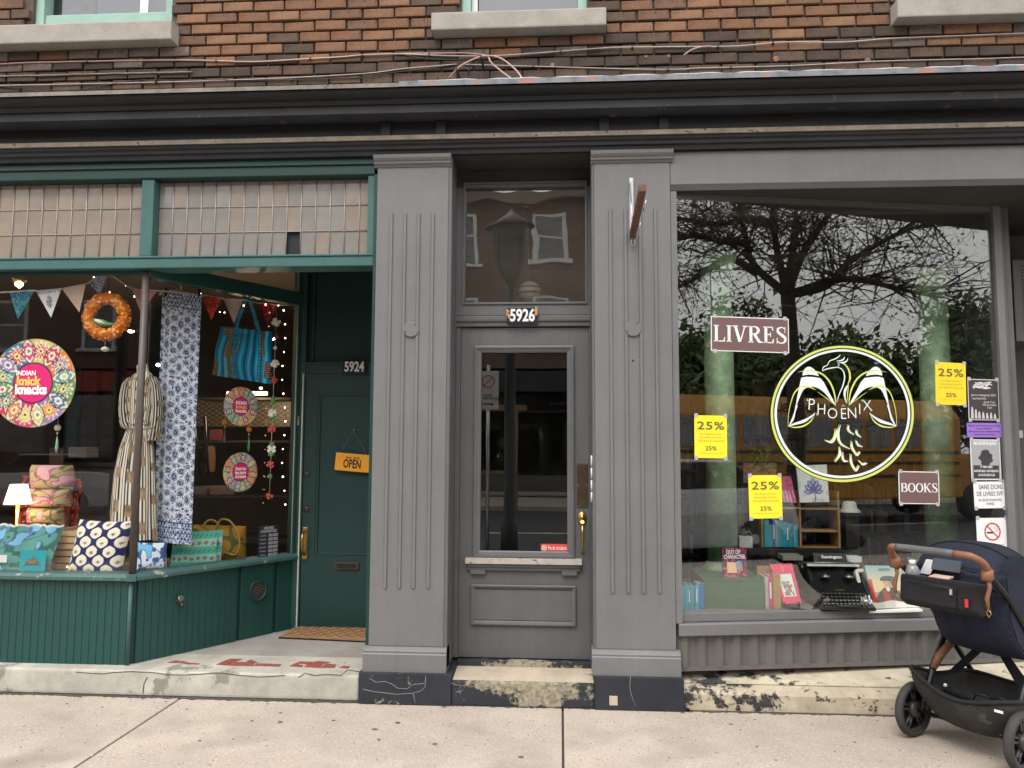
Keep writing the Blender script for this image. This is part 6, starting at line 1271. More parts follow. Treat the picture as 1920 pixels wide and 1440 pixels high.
# ================================================================== BOOKSHOP: THINGS BEHIND THE GLASS
MARB = M('painted_green_marble', (.34, .46, .28), .5, .3, 4, .4, 20, hue=(.07, .16, .09), spot=(.52, .58, .42), spot_amt=.30, spot_scale=5)
def column(px, ptop, pbot, Y, label, hw_px, base=True):
    a = rect(px-hw_px, ptop, px+hw_px, pbot, Y); R_ = (a[1]-a[0])/2; cx = (a[0]+a[1])/2
    t = thing('marble_column', label, 'column', (cx, Y, a[2]), group=None)
    MB().lathe([(R_, a[2]), (R_*.97, a[3])], (cx, Y, 0), 28).build('shaft', MARB, t)
    MB().lathe([(R_*1.02, 0), (R_*1.2, .02), (R_*1.22, .05), (R_*1.05, .07), (R_*1.05, .10), (R_*1.25, .13), (R_*1.3, .16), (R_*1.1, .18)], (cx, Y, a[3]-.02), 28).build('capital', MARB, t)
    if base: MB().lathe([(R_*1.35, 0), (R_*1.35, .04), (R_*1.15, .07), (R_*1.02, .09)], (cx, Y, a[2]), 28).box(cx-R_*1.4, cx+R_*1.4, Y-R_*1.4, Y+R_*1.4, a[2]-.05, a[2]-.001).build('base', MARB, t)
column(1350, 520, 1076, .66, 'green marbled column behind the LIVRES sign', 28); column(1757, 545, 1040, .85, 'green marbled column behind the rightmost yellow poster', 28, False)
ORD = ['leftmost', 'second', 'third', 'fourth', 'fifth', 'sixth', 'seventh', 'eighth', 'ninth', 'tenth', 'eleventh', 'twelfth', 'thirteenth']
BKM = {}
def bm_(rgb):
    k = tuple(round(x, 3) for x in rgb)
    if k not in BKM: BKM[k] = M('book_cloth_%d' % len(BKM), rgb, .6, .12, 12, .08, 60)
    return BKM[k]
PAGES = M('book_pages', (.6, .55, .45), .9, .15, 40, .3, 200)
def book(x0, x1, Y, dep, z0, z1, rgb, label, lean=0, group=None, title=None):
    """upright book: hard cover U with page block, spine to the street"""
    c = Vector(((x0+x1)/2, Y, z0)); t = thing('book', label, 'book', c, group=group); L_ = LOC['book' if t.name == 'book' else t.name]
    b = MB(); x0_, x1_ = x0, x1; tk = .0022; b.box(x0, x1, Y, Y+.003, z0, z1).box(x0, x0+tk, Y+.003, Y+dep, z0, z1).box(x1-tk, x1, Y+.003, Y+dep, z0, z1)
    o1 = b.build('cover', bm_(rgb), t); o2 = MB().box(x0+tk+.0002, x1-tk-.0002, Y+.004, Y+dep-.004, z0+.002, z1-.004).build('pages', PAGES, t)
    if title: MB().box(x0+(x1-x0)*.3, x1-(x1-x0)*.3, Y-.0006, Y, z0+(z1-z0)*.3, z1-(z1-z0)*.2).build('spine_print', title, t)
    if lean:
        for o in (o1, o2): o.data.transform(Matrix.Rotation(lean, 4, 'Y'))
    return t
BL_ = [(.02, .28, .40), (.04, .34, .46), (.01, .22, .36), (.05, .40, .50), (.10, .30, .42), (.02, .16, .42), (.02, .30, .34), (.30, .42, .40), (.03, .20, .30)]
nmB = {0: 'deep teal', 1: 'cyan', 2: 'navy teal', 3: 'light cyan', 4: 'dusty teal', 5: 'royal blue', 6: 'sea green', 7: 'pale green', 8: 'dark blue'}
# row at the lower left corner, against the glass
xa = at(1275, 1120, .16).x; zt_ = at(1290, 1093, .2).z
wl_ = [.020, .013, .016, .012, .018, .012, .015, .020, .014]; cols = [3, 1, 3, 0, 4, 2, 3, 5, 5]
for k, (w_, ci) in enumerate(zip(wl_, cols)):
    book(xa, xa+w_, .155+.002*k, .13, KZ, zt_+random.uniform(-.012, .006), BL_[ci], '%s thin paperback, %s in the low corner row from the left jamb' % (nmB[ci], ORD[k]), .035, 'blue paperbacks in the low corner row', PWHT if k % 3 == 0 else None); xa += w_+.0012
gbx = thing('green_box', 'dark green painted wooden box beside the corner row of blue books', 'box', at(1376, 1148, .20)); a = rect(1319, 1090, 1433, 1150, .20)
GBX = M('dark_green_box_paint', (.05, .13, .08), .6, .2, 6, .3, 40)
BX('box_body', GBX, gbx, a[0], a[1], .20, .68, KZ, a[3], .004); BX('box_lid', GBX, gbx, a[0]-.004, a[1]+.004, .196, .684, a[3]+.0005, a[3]+.012, .003)
def cover_book(label, P, fn, thick, rgb, nu=70, nv=90, texts=(), lean_y=.03, name='book'):
    """book facing the street: P = corner points bl, br, tr, tl of its front cover"""
    bl, br2, tr, tl = P; t = thing(name, label, 'book', (bl+br2)/2); nn = (br2-bl).cross(tl-bl).normalized()
    MB().prism([bl-nn*.001, br2-nn*.001, tr-nn*.001, tl-nn*.001], -nn*thick).build('book_block', bm_(rgb), t)
    grid('cover_print', PRINT, t, quadP(bl, br2, tr, tl), fn, nu, nv, False)
    r = (br2-bl).normalized(); u = (tl-bl).normalized(); W_ = (br2-bl).length; H_ = (tl-bl).length
    for s, fx, fy, wf, hf, m, b_ in texts: text(s, m, t, bl*(1-fx)*(1-fy)+br2*fx*(1-fy)+tr*fx*fy+tl*(1-fx)*fy+nn*.003, H_*hf, r, u, fit=W_*wf, bold=b_)
    return t
def quad4(x0, y0, x1, y1, x2, y2, x3, y3, Y, lean=.03): return [at(x0, y0, Y), at(x1, y1, Y), at(x2, y2, Y+lean), at(x3, y3, Y+lean)]   # bl br tr tl
BCK = S(250, 250, 250)
def cov1(u, v):
    c = np.broadcast_to(S(120, 40, 80), u.shape+(3,)).copy(); c = mixc(c, S(190, 90, 130), vnoise(u*14, v*20, 3) > .6); c = mixc(c, S(60, 25, 60), vnoise(u*16, v*18, 6) > .68)
    c = mixc(c, S(240, 190, 150), (np.abs(u-.38) < .2)*(np.abs(v-.42) < .16)); c = mixc(c, S(110, 160, 190), (np.hypot((u-.68)*1.1, v-.48) < .15)); c = mixc(c, S(220, 120, 60), (np.hypot((u-.74), (v-.4)*1.3) < .09)); return mixc(c, S(215, 70, 60), (np.hypot(u-.17, v-.22) < .07))
cover_book('plum and pink novel Out of Character standing on the green box', quad4(1356, 1091, 1401, 1091, 1399, 1029, 1354, 1027, .28), cov1, .03, (.3, .04, .12), texts=(('OUT OF', .45, .88, .6, .16, WHT, .03), ('CHARACTER', .5, .74, .9, .17, WHT, .03), ('Jenna Miller', .55, .09, .7, .10, WHT, .02)))
a = rect(1434, 1082, 1441, 1148, .24); book(a[0], a[1], .24, .15, KZ, a[3], (.5, .45, .42), 'white spined book between the green box and the pink spine', 0, None, None)
a = rect(1441, 1080, 1449, 1148, .24); book(a[0], a[1], .24, .15, KZ, a[3], (.55, .06, .22), 'pink spined book beside the wooden bookend', 0, None, PWHT)
a = rect(1449.5, 1068, 1464, 1148, .23); be = thing('bookend', 'plain wooden bookend left of the pink book on its stand', 'bookend', ((a[0]+a[1])/2, .23, KZ)); BX('upright', OAK, be, a[0], a[1], .23, .38, KZ, a[3]-.03, .003); BX('back_plate', OAK, be, a[0]-.06, a[1], .381, .39, KZ, a[3], .003)
def pinkc(u, v):
    c = np.broadcast_to(S(222, 70, 110), u.shape+(3,)).copy(); c = mixc(c, S(225, 225, 220), (np.abs(u-.5) < .33)*(v > .17)*(v < .74)); c = mixc(c, S(150, 120, 110), (np.abs(u-.5) < .25)*(v > .2)*(v < .55)*(vnoise(u*16, v*16, 3) > .4)); c = mixc(c, S(120, 160, 180), (np.abs(u-.45) < .2)*(v > .44)*(v < .56)*(vnoise(u*14, v*20, 5) > .5)); return mixc(c, S(225, 150, 90), (np.hypot((u-.5)*1.3, v-.87) < .07)*(np.hypot((u-.5)*1.3, v-.87) > .04))
pb_ = cover_book('bright pink book on a black wire stand beside the typewriter', [at(1470, 1132, .22), at(1503, 1131, .22), at(1485, 1056, .30), at(1443, 1058, .30)], pinkc, .022, (.7, .06, .16))
bst = thing('book_stand', 'black wire stand holding the bright pink book', 'stand', at(1486, 1140, .2)); 
for px in (1471, 1498): MB().tube([at(px, 1128, .185), at(px, 1136, .18), at(px+2, 1140, .24), at(px-8, 1085, .34)], .003, 6).build('wire_leg', BLACK, bst)
# typewriter
TB = M('typewriter_enamel', (.012, .012, .013), .22, .2, 10, .05, 60, spec=.6); NK = M('nickel', (.3, .3, .28), .35, .2, 20, .1, 60, metal=1); KEYM = M('typewriter_key', (.02, .02, .02), .3)
ty = thing('typewriter', 'old black typewriter with round keys in the bookshop window', 'typewriter', at(1570, 1142, .3))
a = rect(1526, 1062, 1620, 1140, .34); tx0, tx1 = a[0]-.01, a[1]+.01; zb = KZ+.006; W_ = tx1-tx0; zt2 = a[3]; yb = .34
MB().prism([(tx0, yb-.08, zb), (tx0, yb+.30, zb), (tx0, yb+.30, zt2-.07), (tx0, yb+.10, zt2-.05), (tx0, yb-.08, zb+.05)], (W_, 0, 0)).build('body', TB, ty, .008)
for sx in (0, 1):
    xx = tx0 if not sx else tx1-.03; MB().prism([(xx, yb+.06, zb+.05), (xx, yb+.30, zb+.05), (xx, yb+.30, zt2-.005), (xx, yb+.14, zt2-.005), (xx, yb+.05, zt2-.09)], (.03, 0, 0)).build('side_cheek', TB, ty, .006)
MB().obox((tx0+W_/2, yb+.15, zt2+.03), (W_*.32, 0, 0), (0, .012, .032), (0, .004, -.002)).build('paper_rest', TB, ty, .003)
text('Remington', M('gold_lettering', (.8, .76, .66), .5, 0, 5, 0), ty, (tx0+W_/2, yb+.128, zt2+.04), .028, up=(0, .35, .94), fit=.13, bold=.03, lift=.011)
MB().tube([(tx0-.03, yb+.14, zt2-.012), (tx1+.03, yb+.14, zt2-.012)], .019, 14).build('platen_roller', BLACK, ty)
for x in (tx0-.045, tx1+.03): MB().tube([(x, yb+.14, zt2-.012), (x+.016, yb+.14, zt2-.012)], .021, 14).build('platen_knob', BLACK, ty)
MB().tube([(tx0-.02, yb+.10, zt2+.008), (tx1+.02, yb+.10, zt2+.008)], .005, 8).build('carriage_rail', NK, ty); MB().tube([(tx0-.03, yb+.12, zt2), (tx0-.055, yb+.03, zt2+.005), (tx0-.06, yb+.0, zt2-.01)], .004, 6).build('return_lever', NK, ty)
MB().obox((tx0+W_/2, yb+.1, zt2-.008), (W_*.5, 0, 0), (0, .004, .007), (0, .006, -.002)).build('margin_scale', NK, ty)
b = MB(); cxx = tx0+W_/2
for k in range(-16, 17): 
    a_ = k/16*1.15; b.tube([(cxx+.085*math.sin(a_), yb+.11-.03*math.cos(a_), zt2-.10+.0*abs(a_)), (cxx+.03*math.sin(a_), yb+.12, zt2-.055)], .0013, 4)
b.build('type_bars', NK, ty, kind='stuff')
MB().box(cxx-.03, cxx+.03, yb-.02, yb-.01, zb+.09, zb+.105).build('name_plate', BRASS, ty)
KM = MB().lathe([(.0085, 0), (.0085, .003), (.0075, .004), (.001, .0038)], (0, 0, 0), 10).lathe([(.002, -.02), (.002, 0)], (0, 0, 0), 5).mesh('key'); KM.materials.append(KEYM)
KR = MB().lathe([(.0088, .0005), (.0094, .0025), (.0088, .0042)], (0, 0, 0), 12).mesh('key_ring'); KR.materials.append(NK)
for row in range(4):
    for k in range(11):
        o = bpy.data.objects.new('key', KM); C.objects.link(o); o.parent = ty; o.location = Vector((cxx-.135+k*.0255+row*.007, yb-.13+.0+row*.03, zb+.034+row*.016))-ty.location
        o2 = bpy.data.objects.new('key_ring', KR); C.objects.link(o2); o2.parent = o
MB().prism([(tx0, yb-.16, zb), (tx0, yb-.07, zb), (tx0, yb-.07, zb+.045), (tx0, yb-.16, zb+.018)], (W_, 0, 0)).build('front_frame', TB, ty, .005)
MB().tube([(cxx-.07, yb-.165, zb+.028), (cxx+.07, yb-.165, zb+.028)], .007, 8).build('space_bar', BLACK, ty)
for sx in (.28, .72): MB().lathe([(.03, 0), (.03, .012), (.01, .014), (.01, .02)], (tx0+W_*sx, yb+.03, zt2-.075), 20).build('ribbon_spool', NK, ty)
# painted portrait book in a white tray
def port(u, v):
    c = mixc(np.broadcast_to(S(225, 205, 165), u.shape+(3,)).copy(), S(130, 175, 190), np.clip((v-.55)*2.2, 0, 1)); c = mixc(c, S(165, 145, 120), (v < .35)*(vnoise(u*6, v*8, 3) > .45))
    body = ((v < .34-.9*np.abs(u-.52)**1.6*1.3+.12)*(np.abs(u-.52) < .44)); c = mixc(c, S(50, 38, 34), body); c = mixc(c, S(170, 45, 35), (np.abs(u-.42+(v-.2)*.2) < .07+.12*(.36-v))*(v < .36)*(v > .02)); c = mixc(c, S(235, 225, 210), (np.hypot((u-.5)*1.3, (v-.40)*1.0) < .075))
    face = np.hypot((u-.5)/.125, (v-.55)/.115) < 1; c = mixc(c, S(225, 170, 130), face); c = mixc(c, S(205, 140, 105), face*(u > .55)); c = mixc(c, S(60, 40, 35), (np.hypot((u-.5)/.17, (v-.62)/.11) < 1)*(v > .60)); c = mixc(c, S(55, 95, 100), (np.hypot((u-.56)/.21, (v-.665)/.07) < 1)*(v > .63)+(np.hypot((u-.68)/.07, (v-.55)/.14) < 1))
    for ex in (.455, .54): c = mixc(c, S(50, 35, 30), np.hypot((u-ex)/.018, (v-.565)/.010) < 1)
    c = mixc(c, S(165, 80, 70), np.hypot((u-.5)/.03, (v-.495)/.009) < 1); c = mixc(c, S(205, 30, 40), (u < .09)*(v < .64)+(u > .93)*(v < .6)); return c
P_ = [at(1640, 1134, .30), at(1704, 1132, .33), at(1689, 1061, .42), at(1621, 1060, .39)]
cover_book('large art book titled GOYA with a painted portrait on a white tray', P_, port, .025, (.4, .35, .3), 90, 100, texts=(('GOYA', .5, .89, .34, .095, M('teal_ink', (.03, .08, .1), .6), .02),))
tr_ = thing('white_tray', 'white scalloped wooden tray frame behind the portrait art book', 'tray', at(1665, 1146, .28)); WT = M('tray_white', (.68, .66, .60), .5, .06, 8, .1, 40)
o_ = Vector((0, .012, -.0)); B0, B1, B2, B3 = at(1622, 1137, .30), at(1722, 1134, .33), at(1693, 1064, .44), at(1606, 1070, .41)
nn = (B1-B0).cross(B3-B0).normalized()
MB().prism([B0-nn*.03, B1-nn*.03, B2-nn*.03, B3-nn*.03], -nn*.008).build('tray_back', GREYD, tr_)
for p_, q_ in ((B0, B3), (B3, B2), (B2, B1)): MB().obox((p_+q_)/2-nn*.015, (q_-p_)/2*1.01, nn*.016, (q_-p_).cross(nn).normalized()*.011).build('tray_side', WT, tr_, .003)
pf_ = [tuple(q) for q in catmull([(0, 0), (.1, .012), (.25, .004), (.4, .014), (.5, .018), (.6, .014), (.75, .004), (.9, .012), (1, 0)], 4)]; wv = B1-B0
MB().prism([B0+wv*x+Vector((0, -.012, .016+z)) for x, z in pf_]+[B1+Vector((0, -.012, -.012)), B0+Vector((0, -.012, -.012))], (0, .010, 0)).build('scalloped_front', WT, tr_)
MB().obox((B0+B1)/2+Vector((0, -.03, -.024)), wv/2, (0, .03, 0), (0, 0, .008)).build('tray_foot', WT, tr_, .003)
c = at(1624, 1128, .24); so_ = thing('silver_ornament', 'small silver rose shaped ornament at the corner of the white tray', 'ornament', c-Vector((0, 0, .04))); SM = M('silver', (.5, .5, .48), .3, .3, 30, .5, 60, metal=.9)
b = MB()
for k in range(26): a_ = k*2.4; rr_ = .008+.0011*k; b.obox(c+Vector((rr_*math.cos(a_), -.004*random.random(), rr_*math.sin(a_)*1.1)), Vector((.006, .004, .002)), Vector((-.002, .001, .007)), Vector((0, .002, 0)))
b.ball(c, .016, 10, 8).build('rose', SM, so_); MB().lathe([(.018, 0), (.01, .01), (.006, .03)], (c.x, c.y, KZ), 12).build('foot', SM, so_)
c = at(1720, 1058, .62); po = thing('blue_pot', 'grey blue plant pot with a small spiky plant behind the stroller handle', 'plant pot', c-Vector((0, 0, .06)))
MB().lathe([(.035, -.06), (.05, -.03), (.058, .03), (.062, .04), (.054, .04), (.05, .03)], c, 20).build('pot', M('blue_glaze', (.14, .24, .29), .35, .15, 8), po)
PG = M('dusty_leaf', (.16, .17, .09), .7, .3, 20); b = MB()
for k in range(9): a_ = k*.7; b.tube([c+Vector((0, 0, .03)), c+Vector((math.cos(a_)*.03, math.sin(a_)*.03, .07)), c+Vector((math.cos(a_)*.05, math.sin(a_)*.05, .10))], [.005, .004, .001], 5)
b.build('leaves', PG, po)
# small wooden bookcase on a black table
YB = 1.15
tbk = thing('black_table', 'low black table carrying the small wooden bookcase', 'table', at(1490, 1100, YB)); a = rect(1396, 1029, 1610, 1041, YB-.05)
BX('tabletop', BLACK, tbk, a[0], a[1], YB-.08, YB+.36, a[2], a[3], .003); TZ_ = a[3]+.001
for x in (a[0]+.02, a[1]-.05):
    for y in (YB-.05, YB+.3): BX('leg', BLACK, tbk, x, x+.03, y, y+.03, KZ if y < 1.2 else .2, a[2], .002)
bc = thing('wooden_bookcase', 'small open pale wood bookcase with four compartments', 'bookcase', at(1500, 1028, YB)); a = rect(1427, 921, 1575, 1028, YB); am = at(1500, 960, YB).x; tk = .014
for x in (a[0], am-tk/2, a[1]-tk): BX('upright', OAK, bc, x, x+tk, YB, YB+.2, TZ_, a[3], .002)
for (z_, xa_, xb_) in ((at(1500, 953, YB).z, a[0]+tk, am-tk/2), (at(1540, 954, YB).z, am+tk/2, a[1]-tk), (at(1540, 996, YB).z, am+tk/2, a[1]-tk)): BX('shelf', OAK, bc, xa_+.0005, xb_-.0005, YB+.002, YB+.2, z_-tk/2, z_+tk/2, .001)
BX('bottom_board', OAK, bc, a[0]+tk, a[1]-tk, YB+.002, YB+.2, TZ_, TZ_+.006, 0)
x_ = a[0]+tk+.002; k = 0; end = am-tk/2-.004
hs_ = [978, 975, 984, 974, 975, 978, 976, 980, 980, 982, 983, 985, 984]; cs_ = [1, 3, 4, 5, 7, 4, 6, 0, 2, 6, 2, 4, 6]; ws_ = [.016, .018, .022, .02, .014, .022, .016, .02, .018, .016, .018, .014, .012]
sc_ = (end-x_)/(sum(ws_)+.001*13)
for k in range(13):
    w_ = ws_[k]*sc_; zt_ = at(1450, hs_[k], YB-.02).z; book(x_, x_+w_-.0008, YB-.02, .14, TZ_+.007, zt_, BL_[cs_[k]], '%s upright book, %s from the left in the small wooden bookcase' % (nmB[cs_[k]], ORD[k]), 0, 'blue books in the small wooden bookcase', PWHT if k in (3, 8) else None); x_ += w_+.0003*0
def lotus(u, v):
    c = mixc(np.broadcast_to(S(232, 234, 236), u.shape+(3,)).copy(), S(205, 215, 225), vnoise(u*4, v*4, 2) > .6)
    for k, (ox, oy, an, L_, Wd, col) in enumerate(((.5, .30, 0, .34, .10, (110, 125, 190)), (.5, .30, .55, .33, .09, (80, 95, 175)), (.5, .30, -.55, .33, .09, (80, 95, 175)), (.5, .28, 1.05, .34, .08, (60, 80, 160)), (.5, .28, -1.05, .34, .08, (60, 80, 160)), (.5, .26, 1.5, .34, .06, (70, 110, 180)), (.5, .26, -1.5, .34, .06, (70, 110, 180)))):
        dx = (u-ox)*math.cos(an)-(v-oy)*math.sin(an); dy = (u-ox)*math.sin(an)+(v-oy)*math.cos(an); t_ = dy/L_; w2 = Wd*np.sin(PI*np.clip(t_, 0, 1))**.7; ins = (np.abs(dx) < w2)*(t_ > 0)*(t_ < 1); c = mixc(c, S(*col), ins); c = mixc(c, S(170, 180, 225), ins*(np.abs(dx) < w2*.35)*(t_ > .4))
    return mixc(c, S(40, 70, 60), (np.abs(u-.5-.05*np.sin(v*12)) < .015)*(v < .26))
zsh = at(1500, 953, YB).z
cover_book('white book with a blue lotus flower standing on the wooden bookcase', [at(1500, 942, YB-.03), at(1555, 941, YB-.03), at(1550, 871, YB+.04), at(1493, 873, YB+.04)], lotus, .02, (.55, .55, .55), 90, 100)
def pk2(u, v): c = np.broadcast_to(S(200, 70, 130), u.shape+(3,)).copy(); c = mixc(c, S(225, 170, 190), (np.sin(u*30) > .3)*(v < .45)*(vnoise(u*10, v*12, 4) > .35)); return mixc(c, S(150, 40, 90), (v > .6)*(vnoise(u*14, v*24, 3) > .62))
cover_book('pink magazine leaning on the bookcase behind the middle yellow poster', [at(1464, 941, YB-.02), at(1494, 942, YB-.02), at(1483, 893, YB+.05), at(1452, 892, YB+.05)], pk2, .012, (.5, .08, .2))
def mg(u, v): c = np.broadcast_to(S(120, 105, 80), u.shape+(3,)).copy(); return mixc(mixc(c, S(170, 60, 60), vnoise(u*8, v*8, 9) > .68), S(60, 55, 45), vnoise(u*9, v*11, 2) > .6)
cover_book('tan patterned book behind the hanging leafy plant', [at(1394, 905, YB+.1), at(1456, 905, YB+.1), at(1456, 868, YB+.13), at(1394, 868, YB+.13)], mg, .03, (.2, .16, .1))
BX('book_riser', DARKW, None, at(1385, 0, YB+.1).x, at(1460, 0, YB+.1).x, YB+.09, YB+.3, TZ_, at(1420, 906, YB+.1).z, .002, label='dark box under the tan patterned book and leafy plant', cat='box', org=at(1420, 1028, YB+.2))
hb = at(1593, 960, YB+.1); hat = thing('white_bowl', 'upturned white bowl right of the wooden bookcase', 'bowl', hb)
MB().lathe([(.085, 0), (.075, .012), (.055, .03), (.05, .065), (.035, .08), (.001, .083)], hb, 24).build('bowl', WT, hat); BX('stand', DARKW, hat, hb.x-.05, hb.x+.05, hb.y-.05, hb.y+.05, TZ_, hb.z-.001, .003)
c = at(1396, 1028, YB-.0); wp = thing('white_pot', 'small white square pot with trailing air plant left of the bookcase', 'plant pot', (c.x, c.y, TZ_)); hw_ = (at(1409, 1000, YB)-at(1384, 1000, YB)).length/2
MB().box(c.x-hw_, c.x+hw_, c.y-hw_, c.y+hw_, TZ_, TZ_+.085).build('pot', WHITE, wp, .006); b = MB(); rs = random.Random(5)
for k in range(22):
    a_ = rs.random()*2*PI; d = Vector((math.cos(a_), math.sin(a_)*.6, 0)); p0 = Vector((c.x, c.y, TZ_+.085)); L_ = rs.uniform(.04, .09); b.tube([p0, p0+d*L_*.5+Vector((0, 0, rs.uniform(.02, .06))), p0+d*L_+Vector((0, 0, rs.uniform(-.08, .05)))], [.003, .002, .0008], 4)
b.build('tendrils', M('air_plant', (.32, .36, .24), .8, .2, 20), wp)
c = at(1432, 872, YB+.18); lp_ = thing('leafy_plant', 'leafy green houseplant above the bookcase in the bookshop', 'plant', c); LF = M('houseplant_leaf', (.07, .16, .035), .5, .3, 20); LFL = M('houseplant_leaf_light', (.2, .35, .06), .5, .2, 20)
MB().lathe([(.05, -.03), (.06, .02)], c, 14).build('pot', BRONZE, lp_)
for k in range(46):
    a_ = rs.random()*2*PI; L_ = rs.uniform(.07, .2); d = Vector((math.cos(a_), math.sin(a_)*.7, 0)); up_ = rs.uniform(-.10, .16); p0 = c+d*.02+Vector((0, 0, .02)); p2 = p0+d*L_+Vector((0, 0, up_)); pm_ = (p0+p2)/2+Vector((0, 0, .05)); sdv = d.cross(Vector((0, 0, 1)))*rs.uniform(.008, .02)
    me = bpy.data.meshes.new('leaf'); me.from_pydata([tuple(q) for q in (p0, pm_-sdv, p2, pm_+sdv, pm_+Vector((0, 0, -.006)))], [], [(0, 1, 4), (1, 2, 4), (2, 3, 4), (3, 0, 4)]); put('leaf', me, LFL if k % 6 == 0 else LF, lp_)
# back bookcases full of books
def bookcase(x0, x1, Y, z0, z1, nsh, label, seed):
    rs = random.Random(seed); t = thing('tall_bookcase', label, 'bookcase', ((x0+x1)/2, Y, z0))
    for x in (x0, x1-.03): BX('upright', DARKW, t, x, x+.03, Y, Y+.28, z0, z1, 0)
    zs_ = [z0+(z1-z0)*i/nsh for i in range(nsh+1)]
    for z in zs_: BX('shelf', DARKW, t, x0+.031, x1-.031, Y, Y+.28, z-.012, z+.012, 0)
    BX('back_panel', DARKW, t, x0+.031, x1-.031, Y+.281, Y+.29, z0, z1, 0)
    pal = [(.16, .08, .05), (.06, .08, .12), (.25, .2, .14), (.12, .03, .03), (.05, .1, .06), (.3, .28, .24), (.08, .06, .05), (.2, .12, .05)]
    bs_ = {}
    for i in range(nsh):
        x = x0+.04; b = None
        while x < x1-.08:
            w_ = rs.uniform(.02, .05); h_ = rs.uniform(.6, .88)*(z1-z0)/nsh; ci = rs.randrange(8)
            bs_.setdefault(ci, MB()).box(x, x+w_-.002, Y+.02+rs.uniform(0, .04), Y+.24, zs_[i]+.0125, zs_[i]+.0125+h_)
            x += w_+(.06 if rs.random() < .06 else 0)
    for ci, b in bs_.items(): b.build('shelved_books', bm_(pal[ci]), t, kind='stuff')
bookcase(1.5, 2.5, 3.0, .2, 2.3, 7, 'dark tall bookcase full of books deep behind the round emblem', 1)
bookcase(2.7, 3.7, 3.1, .2, 2.1, 7, 'dark tall bookcase full of books behind the right green column', 2)
bookcase(.85, 1.42, 3.2, .2, 2.2, 7, 'narrow dark bookcase behind the left green column', 3)
# low row of things on the floor shelf behind the typewriter
RB = BR('red_shelf', M('red_enamel', (.25, .02, .03), .5), None, 1545, 1058, 1612, 1064, .95, .12, .003, label='red shelf edge with papers behind the typewriter', cat='shelf', org=at(1580, 1064, .95))
BR('paper_pad', PWHT, None, 1588, 1044, 1616, 1056, .97, .1, .003, label='small white paper pad on the red shelf behind the typewriter', cat='paper pad', org=at(1600, 1056, .97))
BR('low_book', bm_((.3, .28, .24)), None, 1468, 1042, 1506, 1051, .9, .15, .003, label='pale book lying flat behind the pink book stand', cat='book', org=at(1486, 1051, .9))
# track lamp rail across the ceiling of the bookshop window
tr = thing('track_light_rail', 'pale ceiling rail with small round lamps seen through the bookshop glass top', 'light rail', at(1500, 576, 2.2))
a_, b_ = at(1415, 571, 2.2), at(1700, 582, 2.4); MB().tube([a_, b_], .012, 6).build('rail', M('rail_ochre', (.35, .26, .12), .5), tr)
for px in (1430, 1512, 1588, 1640):
    c = at(px, 562, 2.25); MB().lathe([(.02, 0), (.034, .01), (.034, .035), (.02, .05)], c, 14, (.3, -1, .3)).build('lamp_can', BLACK, tr)
# ================================================================== STROLLER
SA = Vector((1.931, -.346, 0)); SB_ = Vector((2.24, -.81, 0)); sa = (SB_-SA).normalized(); sd_ = Vector((-sa.y, sa.x, 0)); SW = (SB_-SA).length
def sp(s, t, z): return SA+sa*s+sd_*t+Vector((0, 0, z))      # s across, t along travel, z up
sr = thing('stroller', 'navy and black baby stroller with tan leather handle parked on the sidewalk', 'stroller', sp(SW/2, .3, 0))
NAVY = M('navy_fabric', (.009, .012, .028), .85, .3, 14, .9, 55, dist=.008); NBLK = M('black_fabric', (.010, .010, .011), .85, .3, 18, .9, 70, dist=.006); DUSTF = M('dusty_black_fabric', (.03, .028, .026), .9, .4, 7, .6, 200, spot=(.075, .065, .055), spot_amt=.2, spot_scale=5)
TAN = M('tan_leather', (.22, .095, .05), .5, .15, 14, .2, 80); FRM = M('dark_anodised_frame', (.02, .02, .022), .3, .1, 8, .05, 60, metal=.5); RUB = M('grey_black_rubber', (.038, .037, .036), .75, .25, 10, .3, 90, spot=(.11, .10, .09), spot_amt=.1, spot_scale=20); HUB = M('hub_plastic', (.04, .04, .042), .4, .15, 10)
def wheel(s, t, r=.144, w_=.045, side=1, nsp=5):
    c = sp(s, t, r); wl_ = MB()
    wl_.lathe([(r*.80, -w_*.45), (r*.93, -w_*.5), (r*.99, -w_*.28), (r, 0), (r*.99, w_*.28), (r*.93, w_*.5), (r*.80, w_*.45), (r*.78, 0), (r*.80, -w_*.45)], c, 48, sa); tw = wl_.build('wheel', RUB, sr)
    MB().lathe([(r*.79, -w_*.4), (r*.79, w_*.4), (r*.73, w_*.3), (r*.71, 0), (r*.73, -w_*.3), (r*.79, -w_*.4)], c, 40, sa).build('rim', HUB, tw)
    MB().lathe([(r*.26, -w_*.5), (r*.30, -w_*.3), (r*.30, w_*.3), (r*.26, w_*.5), (r*.12, w_*.6), (.001, w_*.6)], c, 24, sa).build('hub', HUB, tw)
    for k in range(nsp):
        a_ = 2*PI*k/nsp+.3
        for da in (-.16, .16):
            d0 = sd_*math.cos(a_+da*1.2)+Vector((0, 0, 1))*math.sin(a_+da*1.2); d1 = sd_*math.cos(a_+da)+Vector((0, 0, 1))*math.sin(a_+da)
            MB().tube([c+d0*r*.24, c+d1*r*.74], .0075, 6).build('spoke', HUB, tw)
wheel(0, 0); wheel(SW, 0); 
for s in (.10, SW-.10): wheel(s, .64, .10, .04)
MB().tube([sp(.02, 0, .144), sp(SW-.02, 0, .144)], .011, 8).build('axle', FRM, sr)
HZ = 1.03
